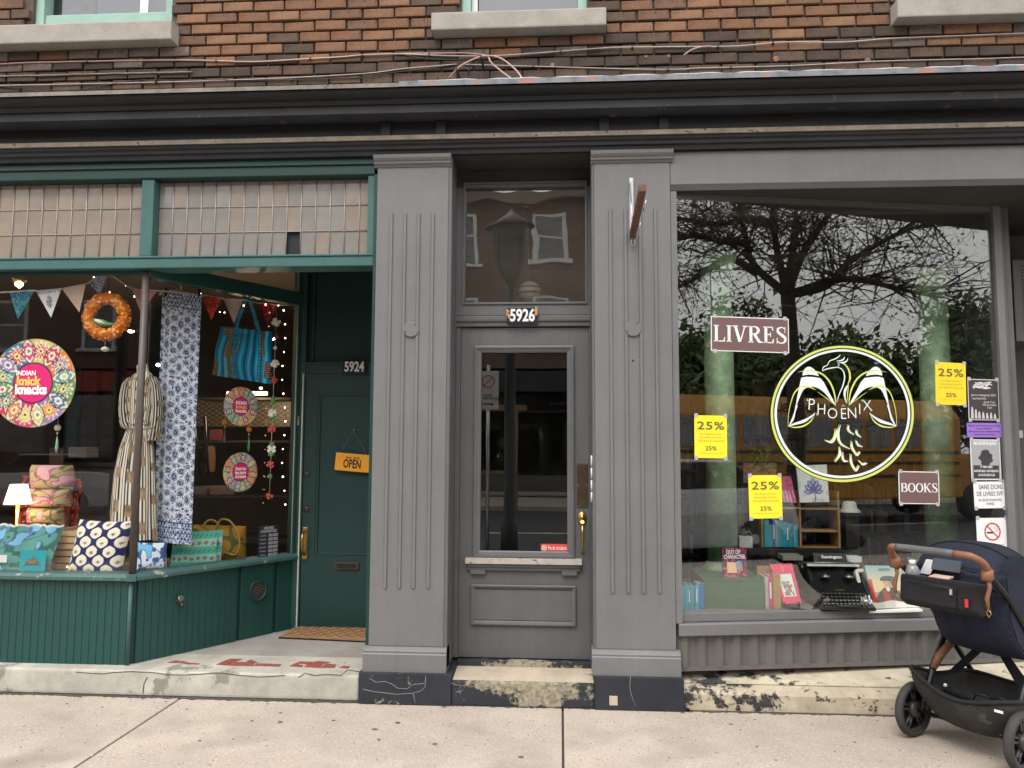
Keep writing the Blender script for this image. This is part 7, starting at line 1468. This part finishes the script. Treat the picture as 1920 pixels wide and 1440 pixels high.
for s in (.045, SW-.045):
    sg = 0
    MB().tube([sp(s, -.17, HZ-.06), sp(s, .02, .82), sp(s, .30, .50), sp(s, .58, .20), sp(s, .64, .12)], [.014, .016, .016, .015, .012], 10).build('side_tube', FRM, sr)
    MB().tube([sp(s, .26, .545), sp(s, .12, .36), sp(s, .03, .20), sp(s-.0, 0, .144)], [.016, .017, .017, .014], 10).build('rear_leg', FRM, sr)
    MB().lathe([(.035, -.02), (.038, 0), (.035, .02), (.001, .024)], sp(s, .27, .53), 18, sa).build('fold_hub', HUB, sr)
# handlebar: rounded U in tan leather with grey middle
hb_pts = [sp(.045, -.13, HZ-.10), sp(.035, -.19, HZ-.03), sp(.06, -.235, HZ+.005), sp(.12, -.25, HZ+.015), sp(SW-.12, -.25, HZ+.015), sp(SW-.06, -.235, HZ+.005), sp(SW-.035, -.19, HZ-.03), sp(SW-.045, -.13, HZ-.10)]
hc_ = [Vector(q) for q in catmull([tuple(p) for p in hb_pts], 8)]; n1 = int(len(hc_)*.42); n2 = int(len(hc_)*.555)
MB().tube(hc_[:n1+1], .0175, 12).build('handle_grip', TAN, sr); MB().tube(hc_[n1:n2+1], .0185, 12).build('handle_adjuster', M('grey_plastic', (.11, .11, .115), .5), sr); MB().tube(hc_[n2:], .0175, 12).build('handle_grip', TAN, sr)
# seat back and seat, seen from behind
def shell(name, m, prof, s0, s1, bow, n=10):
    """fabric sheet following profile [(t, z)], bowed backwards between its two edges"""
    pr = catmull(prof, 6); vs = []
    for i in range(n+1):
        u = i/n; s = s0+(s1-s0)*u; k = bow*(1-(2*u-1)**2)
        vs += [sp(s, p[0]-k, p[1]) for p in pr]
    L_ = len(pr); o = MB().add(vs, [(i*L_+j, (i+1)*L_+j, (i+1)*L_+j+1, i*L_+j+1) for i in range(n) for j in range(L_-1)], True).build(name, m, sr)
    sdm = o.modifiers.new('thick', 'SOLIDIFY'); sdm.thickness = .012; return o
shell('seat_back', NAVY, [(.02, .93), (.03, .80), (.05, .70), (.10, .59), (.20, .51), (.36, .48), (.50, .51)], .11, SW-.05, .05)
for s in (.112, SW-.052):
    P_ = [(.02, .93), (.05, .70), (.10, .59), (.20, .50), (.36, .47), (.50, .49), (.46, .60), (.36, .74), (.22, .90)]
    MB().prism([sp(s-.005, t_, z_) for t_, z_ in P_], sa*.01).build('seat_side', NAVY, sr)
for s_ in (.20, SW/2+.03, SW-.14): MB().tube([sp(s_, p_[0]-.05*(1-(2*(s_-.11)/(SW-.16)-1)**2)-.013, p_[1]) for p_ in catmull([(.02, .93), (.03, .80), (.05, .70), (.10, .59), (.20, .51)], 4)], .003, 5).build('seam', NBLK, sr)
# hood: three bows with fabric between
def bow_pt(a_, u, R_=.27):      # a_ hood angle (0 back .. ), u across 0..1
    s = .03+(SW-.13)*u; rr = R_*(1-.22*abs(2*u-1)**2.4); return sp(s, .20+(-math.cos(a_))*rr*.98, .80+math.sin(a_)*rr)
vs = []; nA, nU = 20, 14
for i in range(nA+1):
    a_ = .55+(2.75-.55)*i/nA; ridge = 1-.035*abs(math.sin(i/nA*PI*3))*0
    for j in range(nU+1): 
        vs.append(bow_pt(a_, j/nU, .275-.012*(1-abs(math.cos(i/nA*PI*3)))))
hd = MB().add(vs, [(i*(nU+1)+j, (i+1)*(nU+1)+j, (i+1)*(nU+1)+j+1, i*(nU+1)+j+1) for i in range(nA) for j in range(nU)], True).build('hood', NAVY, sr); q_ = hd.modifiers.new('thick', 'SOLIDIFY'); q_.thickness = .008
for a_ in (.55, 1.28, 2.02, 2.75): MB().tube([bow_pt(a_, j/14, .277) for j in range(15)], .006, 6).build('hood_rib', NBLK, sr)
for u in (0, 1): MB().prism([sp(.03+(SW-.13)*u, .20, .78)]+[bow_pt(.55+2.2*i/12, u, .27) for i in range(13)], sa*(.004 if u == 0 else -.004)).build('hood_side', NAVY, sr)
MB().obox(sp(SW*.45, -.055, .955), sa*.075, Vector((0, 0, .028))+sd_*.012, sd_*-.004).build('mesh_window', M('mesh_grey', (.05, .06, .08), .7), sr)
MB().prism([bow_pt(.55, .1, .28), bow_pt(.55, .9, .28), sp(SW-.07, -.02, .86), sp(.07, -.02, .86)], sd_*.006).build('hood_flap', NAVY, sr)
# organiser bag slung under the handle
ob = []
for (t_, z_, w_) in ((-.185, .90, .0), (-.20, .74, .0)): pass
OS0, OS1 = .055, SW-.10
org_ = MB().prism([sp(OS0, -.16, .895), sp(OS0, -.045, .885), sp(OS0, -.01, .735), sp(OS0, -.12, .725), sp(OS0, -.175, .76)], sa*(OS1-OS0)).build('organiser_bag', NBLK, sr, bevel=.018, seg=3)
MB().prism([sp(OS0+.03, -.178, .85), sp(OS0+.03, -.165, .875), sp(OS0+.03, -.15, .745), sp(OS0+.03, -.19, .765)], sa*(OS1-OS0-.12)).build('organiser_pocket', NBLK, sr, bevel=.008)
MB().tube([sp(OS0+.05, -.185, .862), sp(OS0+.18, -.192, .866), sp(OS1-.10, -.188, .860)], .0028, 6).build('zip', BLACK, sr)
MB().obox(sp(OS1-.105, -.195, .845), sa*.007, Vector((0, 0, .014)), sd_*.003).build('zip_pull', STEEL, sr); MB().obox(sp(OS1-.035, -.185, .80), sa*.007, Vector((0, 0, .02)), sd_*.003).build('red_tag', M('red_tag', (.6, .03, .04), .6), sr)
for s, ln_ in ((.035, .16), (SW-.04, .16)):
    c = sp(s, -.165, HZ-.08); e_ = sp(s+.01, -.185, HZ-.08-ln_)
    MB().lathe([(.024, -.03), (.028, 0), (.024, .03)], c, 14, (sd_*.3+Vector((0, 0, 1)))).build('leather_wrap', TAN, sr)
    MB().tube([c, c.lerp(e_, .35)+sa*.01, c.lerp(e_, .7)-sa*.006, e_], [.013, .009, .011, .006], 7).build('leather_strap', TAN, sr)
    MB().tube([e_, e_+sa*.012+Vector((0, 0, -.02)), e_+Vector((0, 0, -.04)), e_-sa*.012+Vector((0, 0, -.02)), e_], .0025, 6).build('strap_ring', BRASS, sr)
bt_ = thing('water_bottle', 'round clear plastic bottle with white cap standing in the stroller organiser', 'bottle', sp(.09, -.10, .87)); c = LOC[bt_.name]
MB().lathe([(.03, -.04), (.034, 0), (.038, .02), (.028, .05), (.015, .062)], c+Vector((0, 0, .01)), 18).build('bottle_body', M('clear_plastic', (.22, .22, .24), .15, .2, 12, .1, 30, spec=.7), bt_); MB().lathe([(.017, .062), (.017, .085), (.001, .086)], c+Vector((0, 0, .01)), 16).build('cap', WHITE, bt_)
MB().obox(sp(.24, -.09, .895), sa*.05, sd_*.03+Vector((0, 0, .004)), Vector((0, 0, .004))).build('phone_case', M('pink_gold_case', (.55, .38, .32), .5), None, label='folded pinkish cloth lying on top of the stroller organiser', cat='cloth', org=sp(.24, -.09, .895))
MB().obox(sp(.14, -.035, .93), sa*.03, sd_*.004, Vector((0, 0, .04))+sa*.02).build('folded_tissue', WHITE, None, .002, label='white folded tissue sticking out beside the bottle in the stroller', cat='tissue', org=sp(.14, -.035, .93))
# basket
def ring_(t0, t1, s0, s1, z_, k=4):
    return [sp(s0, t0, z_), sp(s0, (t0+t1)/2, z_), sp(s0, t1, z_), sp((s0+s1)/2, t1, z_), sp(s1, t1, z_), sp(s1, (t0+t1)/2, z_), sp(s1, t0, z_), sp((s0+s1)/2, t0, z_)]
top = [sp(.03, -.06, .38), sp(.035, .18, .32), sp(.05, .46, .30), sp(SW/2, .50, .28), sp(SW-.05, .46, .30), sp(SW-.035, .18, .31), sp(SW-.03, -.05, .33), sp(SW/2, -.11, .29)]
bot = [sp(.09, .02, .16), sp(.09, .2, .14), sp(.10, .40, .16), sp(SW/2, .42, .15), sp(SW-.10, .40, .16), sp(SW-.09, .2, .14), sp(SW-.09, .02, .13), sp(SW/2, -.02, .125)]
def loopc(P, n=5):
    P = [np.array(p) for p in P]; N = len(P); out = []
    for i in range(N):
        a_, b_, c_, d_ = P[i-1], P[i], P[(i+1) % N], P[(i+2) % N]
        for k in range(n): t_ = k/n; out.append(Vector(.5*((2*b_)+(-a_+c_)*t_+(2*a_-5*b_+4*c_-d_)*t_*t_+(-a_+3*b_-3*c_+d_)*t_**3)))
    return out
T_, B_ = loopc(top), loopc(bot); N_ = len(T_); vs = []
for h in range(5):
    f_ = h/4
    for i in range(N_): p = T_[i].lerp(B_[i], f_); vs.append(p+(p-sp(SW/2, .2, p.z)).normalized()*(.02*math.sin(f_*PI)+.004*math.sin(i*1.3+h)))
b = MB().add(vs, [(h*N_+i, h*N_+(i+1) % N_, (h+1)*N_+(i+1) % N_, (h+1)*N_+i) for h in range(4) for i in range(N_)], True); k0 = len(b.v); b.v.append(tuple(sp(SW/2, .2, .13))); b.f += [(4*N_+i, 4*N_+(i+1) % N_, k0) for i in range(N_)]; b.sm += [True]*N_
o = b.build('basket', DUSTF, sr); q_ = o.modifiers.new('thick', 'SOLIDIFY'); q_.thickness = .006
MB().tube(T_+[T_[0]], .011, 8).build('basket_rim', NBLK, sr)
MB().prism([sp(SW-.04, .25, .30), sp(SW-.30, .30, .60), sp(SW-.34, .31, .60), sp(SW-.12, .26, .29)], sd_*.008).build('basket_strap', NBLK, sr); MB().prism([sp(.05, .25, .32), sp(.20, .30, .50), sp(.25, .30, .50), sp(.10, .25, .32)], sd_*.008).build('basket_strap', NBLK, sr)
MB().obox(sp(SW-.06, -.085, .285), sa*.02, Vector((0, 0, .006)), sd_*.002).build('woven_label', WHITE, sr)
um = thing('folded_umbrella', 'black folded umbrella and rain cover lying in the stroller basket', 'umbrella', sp(SW/2, .1, .24))
MB().tube([sp(.12, .10, .27), sp(.30, .12, .245), sp(.48, .10, .25)], [.022, .026, .012], 8).build('umbrella_body', NBLK, um); MB().obox(sp(.40, .05, .265), sa*.018, sd_*.02, Vector((0, 0, .008))).build('buckle', M('buckle_grey', (.2, .2, .21), .4), um); MB().ball(sp(.13, .09, .29), .01, 8, 6).build('umbrella_tip', WHITE, um)
MB().tube([Vector(q) for q in catmull([tuple(sp(s, t_, z_)) for s, t_, z_ in ((.30, .05, .27), (.34, .02, .31), (.38, .05, .30), (.36, .1, .28), (.42, .08, .30), (.45, .12, .28))], 5)], .004, 6).build('wrist_loop', BLACK, um)
MB().tube([sp(.10, .22, .50), sp(.07, .14, .42), sp(.06, .10, .36)], [.020, .022, .016], 8).build('brake_strap', TAN, sr)
# ================================================================== ACROSS THE STREET (seen mirrored in the glass)
DBR = M('dark_brick', (.15, .10, .075), .9, .3, 10, .4, 60); LBR = M('buff_brick', (.30, .26, .21), .9, .2, 10, .3, 60); SIGNB = M('sign_band_dark', (.03, .03, .035), .6)
WOODB = M('terrace_wood', (.25, .16, .09), .8, .2, 8)
def facade(label, x0, x1, Y, h, m, nwin, bandm, shopm, seed, letters=None):
    rs = random.Random(seed); t = thing('street_building', label, 'building', ((x0+x1)/2, Y-2, 0))
    z2 = 4.3
    BX('wall', m, t, x0, x1, Y-6, Y, z2, h, 0); BX('parapet', M('cornice_'+str(seed), (.2, .18, .15), .8), t, x0, x1, Y+.001, Y+.3, h-.35, h, .02)
    BX('sign_band', bandm, t, x0+.1, x1-.1, Y+.001, Y+.15, 3.5, 4.2, .02)
    BX('shop_back', NIGHT, t, x0, x1, Y-6, Y-1.2, .15, z2, 0)
    n = int((x1-x0)/3.2)
    for k in range(n+1): X = x0+(x1-x0)*k/n; BX('pier', shopm, t, max(x0, X-.2), min(x1, X+.2), Y-.5, Y, .15, 3.49, .01)
    for k in range(n):
        a_, b_ = x0+(x1-x0)*k/n+.21, x0+(x1-x0)*(k+1)/n-.21; BX('shop_window', UG, t, a_, b_, Y-.30, Y-.28, .7, 3.4, 0); BX('stall_riser', shopm, t, a_, b_, Y-.4, Y-.1, .15, .69, .01)
    for f_ in range(int((h-z2)/3)):
        for k in range(nwin):
            X = x0+(x1-x0)*(k+.5)/nwin; z = z2+.7+f_*3
            w_ = MB(); w_.box(X-.6, X-.48, Y-.02, Y+.06, z, z+1.7); w_.box(X+.48, X+.6, Y-.02, Y+.06, z, z+1.7); w_.box(X-.48, X+.48, Y-.02, Y+.06, z+1.6, z+1.7); w_.box(X-.48, X+.48, Y-.02, Y+.05, z+.8, z+.87); w_.box(X-.75, X+.75, Y-.02, Y+.12, z-.12, z)
            wo_ = w_.build('window', WHITE, t); BX('pane', UG, wo_, X-.48, X+.48, Y+.002, Y+.01, z+.001, z+1.6, 0)
    if letters: 
        text(letters, PWHT, t, ((x0+x1)/2, Y+.16, 3.85), .7, right=(-1, 0, 0), bold=.03)
    return t
facade('dark brick building with white windows mirrored in the left display glass', -24, -11.2, -20.5, 10.6, DBR, 4, M('red_band', (.35, .05, .03), .6), M('shop_paint_a', (.08, .07, .06), .6), 1)
facade('dark brick building opposite with a black sign band mirrored in the door', -11.1, 1.2, -20.5, 10.4, DBR, 4, SIGNB, M('shop_paint_b', (.10, .09, .08), .6), 2, "STYLE")
facade('low buff brick building opposite beside the park trees', 1.3, 7.5, -20.5, 7.4, LBR, 2, SIGNB, M('shop_paint_c', (.12, .11, .10), .6), 3)
facade('tall brown building further left along the far side of the street', -44, -24.1, -20.5, 10.6, LBR, 5, SIGNB, M('shop_paint_d', (.09, .08, .07), .6), 4)
# wooden terrace frame in front
tf = thing('terrace_frame', 'wooden street terrace frame opposite seen in the door glass', 'terrace', (-3, -15.2, 0))
for x in (-6, -3.6, -1.2): BX('post', WOODB, tf, x-.06, x+.06, -15.26, -15.14, -.12, 2.6, 0)
BX('beam', WOODB, tf, -6.3, -.9, -15.27, -15.13, 2.601, 2.75, 0); BX('rail', WOODB, tf, -6, -1.2, -15.13, -15.09, .9, 1.0, 0)
BARK = M('bark', (.055, .045, .036), .95, .3, 12, .8, 30); LFD = M('young_leaf', (.14, .13, .05), .7, .4, 3, hue=(.17, .10, .055)); LFG = M('park_leaf', (.085, .12, .04), .7, .4, 2); POLE = M('dark_pole', (.03, .03, .032), .5, .2, 5)
def mirk(px, py, dist):          # where the bookshop glass sends the line of sight
    d = ray(px, py); h = CAM+d*((K0-CAM).dot(kn)/d.dot(kn)); r = d-2*d.dot(kn)*kn; r2 = Vector((r.x, r.y)); return h+r/r2.length*dist
rs = random.Random(11)
def leafcloud(pts, m, name, par, n, spread, sz, r_=rs):
    vs, fs = [], []
    for _ in range(n):
        p = Vector(r_.choice(pts))+Vector((r_.gauss(0, spread), r_.gauss(0, spread), r_.gauss(0, spread)))
        a_ = Vector((r_.gauss(0, 1), r_.gauss(0, 1), r_.gauss(0, 1))).normalized(); b_ = a_.cross(Vector((r_.gauss(0, 1), r_.gauss(0, 1), r_.gauss(0, 1)))).normalized(); s = sz*r_.uniform(.5, 1.3); k = len(vs)
        vs += [tuple(p-a_*s), tuple(p+b_*s*.45), tuple(p+a_*s), tuple(p-b_*s*.45)]; fs.append((k, k+1, k+2, k+3))
    me = bpy.data.meshes.new(name); me.from_pydata(vs, [], fs); return put(name, me, m, par, kind='stuff')
def tree(label, base, limbs, leafm, nleaf, sz, spread, r0, sub=4, seed=1):
    r_ = random.Random(seed); t = thing('street_tree', label, 'tree', base); tips = []
    trunk = MB(); fork = limbs[0][0]; trunk.tube([base, (Vector(base)+Vector(fork))/2+Vector((.08, .05, 0)), fork], [r0*1.25, r0, r0*.85], 12).build('trunk', BARK, t)
    tw = MB()
    for L_ in limbs:
        P_ = [Vector(q) for q in catmull([tuple(p) for p in L_], 4)]; n = len(P_); rr = [max(.02, r0*.55*(1-.72*i/n)) for i in range(n)]; MB().tube(P_, rr, 8).build('limb', BARK, t)
        for i in range(3, n):
            for _ in range(sub):
                d = (P_[i]-P_[i-1]).normalized(); q = (d*.6+Vector((r_.gauss(0, .8), r_.gauss(0, .8), r_.gauss(.25, .6)))).normalized(); L2 = r_.uniform(.6, 1.7); p1 = P_[i]+q*L2*.5+Vector((r_.gauss(0, .08), r_.gauss(0, .08), r_.gauss(0, .1))); p2 = P_[i]+q*L2+Vector((0, 0, -.1))
                tw.tube([P_[i], p1, p2], [.016, .010, .004], 4, False)
                for _ in range(3):
                    e_ = p1.lerp(p2, r_.random()); f_ = e_+Vector((r_.gauss(0, .35), r_.gauss(0, .35), r_.gauss(0, .3))); tw.tube([e_, f_], [.006, .003], 3, False); tips += [f_, e_.lerp(f_, .5)]
                tips += [p2]
    tw.build('twigs', BARK, t, kind='stuff'); leafcloud(tips, leafm, 'crown', t, nleaf, spread, sz, r_); return t
D_ = 8.2
def mz(x, y, d=D_): return mirk(1250+x*.349, 330+y*.349, d)
fk = mz(650, 640); bs0 = Vector((fk.x, fk.y, 0))
tree('large spreading street maple mirrored in the bookshop glass', bs0, [[fk, mz(470, 480, 8.5), mz(425, 330, 8.7), mz(385, 120, 9), mz(350, -120, 9)], [fk, mz(610, 480), mz(580, 320, 8), mz(570, 140, 7.8), mz(540, -100, 7.6)], [fk, mz(670, 430), mz(690, 260, 8.6), mz(700, 60, 9)],
      [fk, mz(720, 440, 7.8), mz(820, 280, 7.4), mz(900, 160, 7.2), mz(1000, -40, 7)], [fk, mz(860, 590), mz(960, 480, 8.6), mz(1130, 370, 9), mz(1290, 290, 9.4), mz(1480, 250, 9.6)], [fk, mz(900, 560), mz(1050, 560, 7.6), mz(1220, 600, 7.2), mz(1400, 640, 7)],
      [mz(430, 360, 8.6), mz(300, 350, 8.2), mz(150, 320, 8), mz(0, 350, 7.8), mz(-160, 330, 7.5)], [mz(560, 260, 8), mz(420, 240, 8.6), mz(250, 260, 9), mz(80, 230, 9.2), mz(-100, 200, 9.2)], [mz(480, 520, 8.4), mz(330, 440, 9), mz(200, 520, 9.4), mz(60, 600, 9.8), mz(-60, 640, 10)]], LFD, 6500, .038, .24, .135, 4, 5)
for k, (x, y, h) in enumerate(((9.5, -19, 5.0), (12.5, -20, 5.6), (15.5, -17.5, 4.6), (19, -19, 5.4), (23, -18, 7), (11, -23, 6.0), (17, -24, 7.4))):
    r_ = random.Random(40+k); t = thing('park_tree', ('dense dark green park tree across the street, nearest the buff building', 'dense green park tree across the street, second from the buff building', 'low bushy park tree across the street behind the school bus', 'rounded park tree across the street further right', 'tall park tree at the far right across the street', 'tall back row park tree behind the first one', 'tall back row park tree at the right')[k], 'tree', (x, y, 0))
    MB().tube([(x, y, -.3), (x+.1, y, h*.4), (x, y, h*.7)], [.25, .18, .08], 8).build('trunk', BARK, t); pts = []
    for _ in range(46):
        a_, b_ = r_.random()*2*PI, r_.uniform(-.9, 1.2); rr_ = r_.uniform(.5, 1)*2.0; pts.append((x+rr_*math.cos(a_)*math.cos(b_), y+rr_*math.sin(a_)*math.cos(b_), h*.6+rr_*math.sin(b_)*h*.22))
    leafcloud(pts, LFG, 'crown', t, 9000, .42, .17, r_)
# street lamps, parking sign and utility pole
def lamp(label, x, y):
    t = thing('street_lamp', label, 'street lamp', (x, y, 0)); H_ = 3.95
    MB().tube([(x, y, 0), (x, y, .5), (x, y, .51), (x, y, H_-.5), (x, y, H_)], [.13, .12, .085, .075, .06], 14).build('post', POLE, t)
    MB().lathe([(.05, H_), (.12, H_+.1), (.16, H_+.16), (.30, H_+.75), (.31, H_+.8)], (x, y, 0), 6).build('lantern_glass', M('lantern_glass', (.10, .10, .10), .2), t)
    for k in range(4): a_ = k*PI/2+.78; MB().tube([(x+.13*math.cos(a_), y+.13*math.sin(a_), H_+.1), (x+.33*math.cos(a_), y+.33*math.sin(a_), H_+.82)], .018, 6).build('lantern_bar', POLE, t)
    MB().lathe([(.36, H_+.8), (.34, H_+.86), (.12, H_+1.02), (.05, H_+1.08), (.001, H_+1.14)], (x, y, 0), 20).build('lantern_hood', POLE, t)
lamp('black lantern street lamp at the curb mirrored in the transom light', -.72, -5.55); lamp('black lantern street lamp at the curb mirrored in the left display glass', -6.3, -5.55)
psn = thing('parking_sign', 'white no parking sign with red ring mirrored in the door glass', 'sign', (-.95, -5.42, 0))
MB().tube([(-1.02, -5.42, 0), (-1.02, -5.42, 2.75)], .025, 8).build('post', STEEL, psn)
BX('sign_plate', WHITE, psn, -1.17, -.87, -5.39, -5.385, 2.12, 2.66, .003)
def pR(x, z): return (-1.02-x, -5.3845, 2.39+z)
flat('ring', RED2, psn, [ribbon2d(E_arc(0, .12, .085, .085, 0, 360, 24), [.018]*25, 1, False), ribbon2d([(-.06, .18), (.06, .06)], [.015, .015], 1, False)], pR)
text('SAUF\nDETENTEURS', INK, psn, (-1.02, -5.384, 2.29), .05, right=(-1, 0, 0), bold=.02, lh=.9); flat('arrow', INK, psn, [([(-.08, -.2), (-.05, -.17), (-.05, -.19), (.08, -.19), (.08, -.21), (-.05, -.21), (-.05, -.23)], [tuple(range(7))])], pR)
# school bus on the street and pale car at the curb
BUSY = M('bus_yellow', (.42, .19, .02), .35, .05, 3); sb_ = thing('school_bus', 'yellow school bus passing on the street mirrored in the bookshop glass', 'bus', (11, -11.5, -.13))
by0, by1 = -12.7, -10.3; xs0, xs1 = 5.2, 15.6
MB().prism([(xs0, by0, .45), (xs0, by0, 2.35), (xs0, by0+.35, 2.78), (xs0, by1-.35, 2.78), (xs0, by1, 2.35), (xs0, by1, .45)], (xs1-xs0-1.5, 0, 0)).build('body', BUSY, sb_, .05)
MB().prism([(xs1-1.49, by0+.1, .45), (xs1-1.49, by1-.1, .45), (xs1-1.49, by1-.1, 1.5), (xs1-1.49, by0+.1, 1.5)], (1.45, 0, 0)).build('bonnet', BUSY, sb_, .12)
for z in (.95, 1.25, 1.5): BX('black_stripe', BLACK, sb_, xs0+.1, xs1-1.6, by1+.001, by1+.02, z, z+.06, 0)
for k in range(10): x = xs0+.4+k*.82; BX('window', UG, sb_, x, x+.68, by1+.0005, by1+.012, 1.65, 2.3, 0)
BX('windscreen', UG, sb_, xs1-1.495, xs1-1.48, by0+.3, by1-.3, 1.55, 2.4, 0)
text('SCHOOL BUS', BLACK, sb_, (xs0+4.4, by1+.003, 2.5), .28, right=(-1, 0, 0), bold=.03)
for x in (xs0+2.2, xs1-1.0):
    for y in (by0+.15, by1-.15): MB().lathe([(.30, -.13), (.45, -.13), (.47, 0), (.45, .13), (.30, .13), (.12, .16), (.001, .16)], (x, y, .35), 24, (0, 1 if y > -11.5 else -1, 0)).build('wheel', RUB, sb_)
CARP = M('car_pale_grey', (.62, .63, .65), .25, .03, 3, 0, spec=.6)
def car(label, x, y, m, ln=4.4):
    t = thing('parked_car', label, 'car', (x, y, -.13)); x0 = x-ln/2; w2 = .88
    def sec(s, zlow, zt, w_): return [(x0+s, y-w_, zlow), (x0+s, y-w_*1.0, zt*.62), (x0+s, y-w_*.86, zt), (x0+s, y+w_*.86, zt), (x0+s, y+w_, zt*.62), (x0+s, y+w_, zlow)]
    S_ = [sec(0, .2, .62, .72), sec(.15, .1, .78, .84), sec(1.1, .08, .90, w2), sec(2.2, .08, .95, w2), sec(3.6, .08, .97, w2), sec(4.25, .12, .92, .84), sec(4.4, .22, .7, .76)]; vs = sum(S_, [])
    MB().add(vs, [(i*6+j, i*6+(j+1) % 6, (i+1)*6+(j+1) % 6, (i+1)*6+j) for i in range(6) for j in range(6)]+[tuple(range(6))[::-1], tuple(range(36, 42))], False).build('body', m, t, .05, 3)
    MB().prism([(x0+1.0, y-.74, .88), (x0+1.75, y-.62, 1.36), (x0+3.3, y-.62, 1.38), (x0+4.15, y-.74, .92)], (0, 1.24, 0)).build('cabin_glass', M('car_glass', (.02, .022, .025), .06, 0, 3, 0, spec=.8) if 'car_glass' not in bpy.data.materials else bpy.data.materials['car_glass'], t, .06, 3)
    BX('roof', m, t, x0+1.75, x0+3.3, y-.61, y+.61, 1.362, 1.40, .02)
    for xx in (x0+.85, x0+3.5):
        for yy in (y-.8, y+.8): MB().lathe([(.18, -.1), (.31, -.1), (.32, 0), (.31, .1), (.2, .11), (.001, .06)], (xx, yy, .19), 20, (0, 1 if yy > y else -1, 0)).build('wheel', RUB, t)
    for yy in (y-.6, y+.6): MB().ball((x0+.08, yy, .52), .11, 10, 8, (.5, 1.4, .8)).build('headlight', WHITE, t)
    return t
car('pale grey parked car mirrored low in the bookshop glass', 4.1, -6.9, CARP); car('dark parked car across the road mirrored in the door glass', -6.2, -14.2, M('car_charcoal', (.05, .05, .055), .25, .05, 3, 0, spec=.6)); car('silver car on the far side mirrored in the left glass', -13.2, -14.2, CARP)
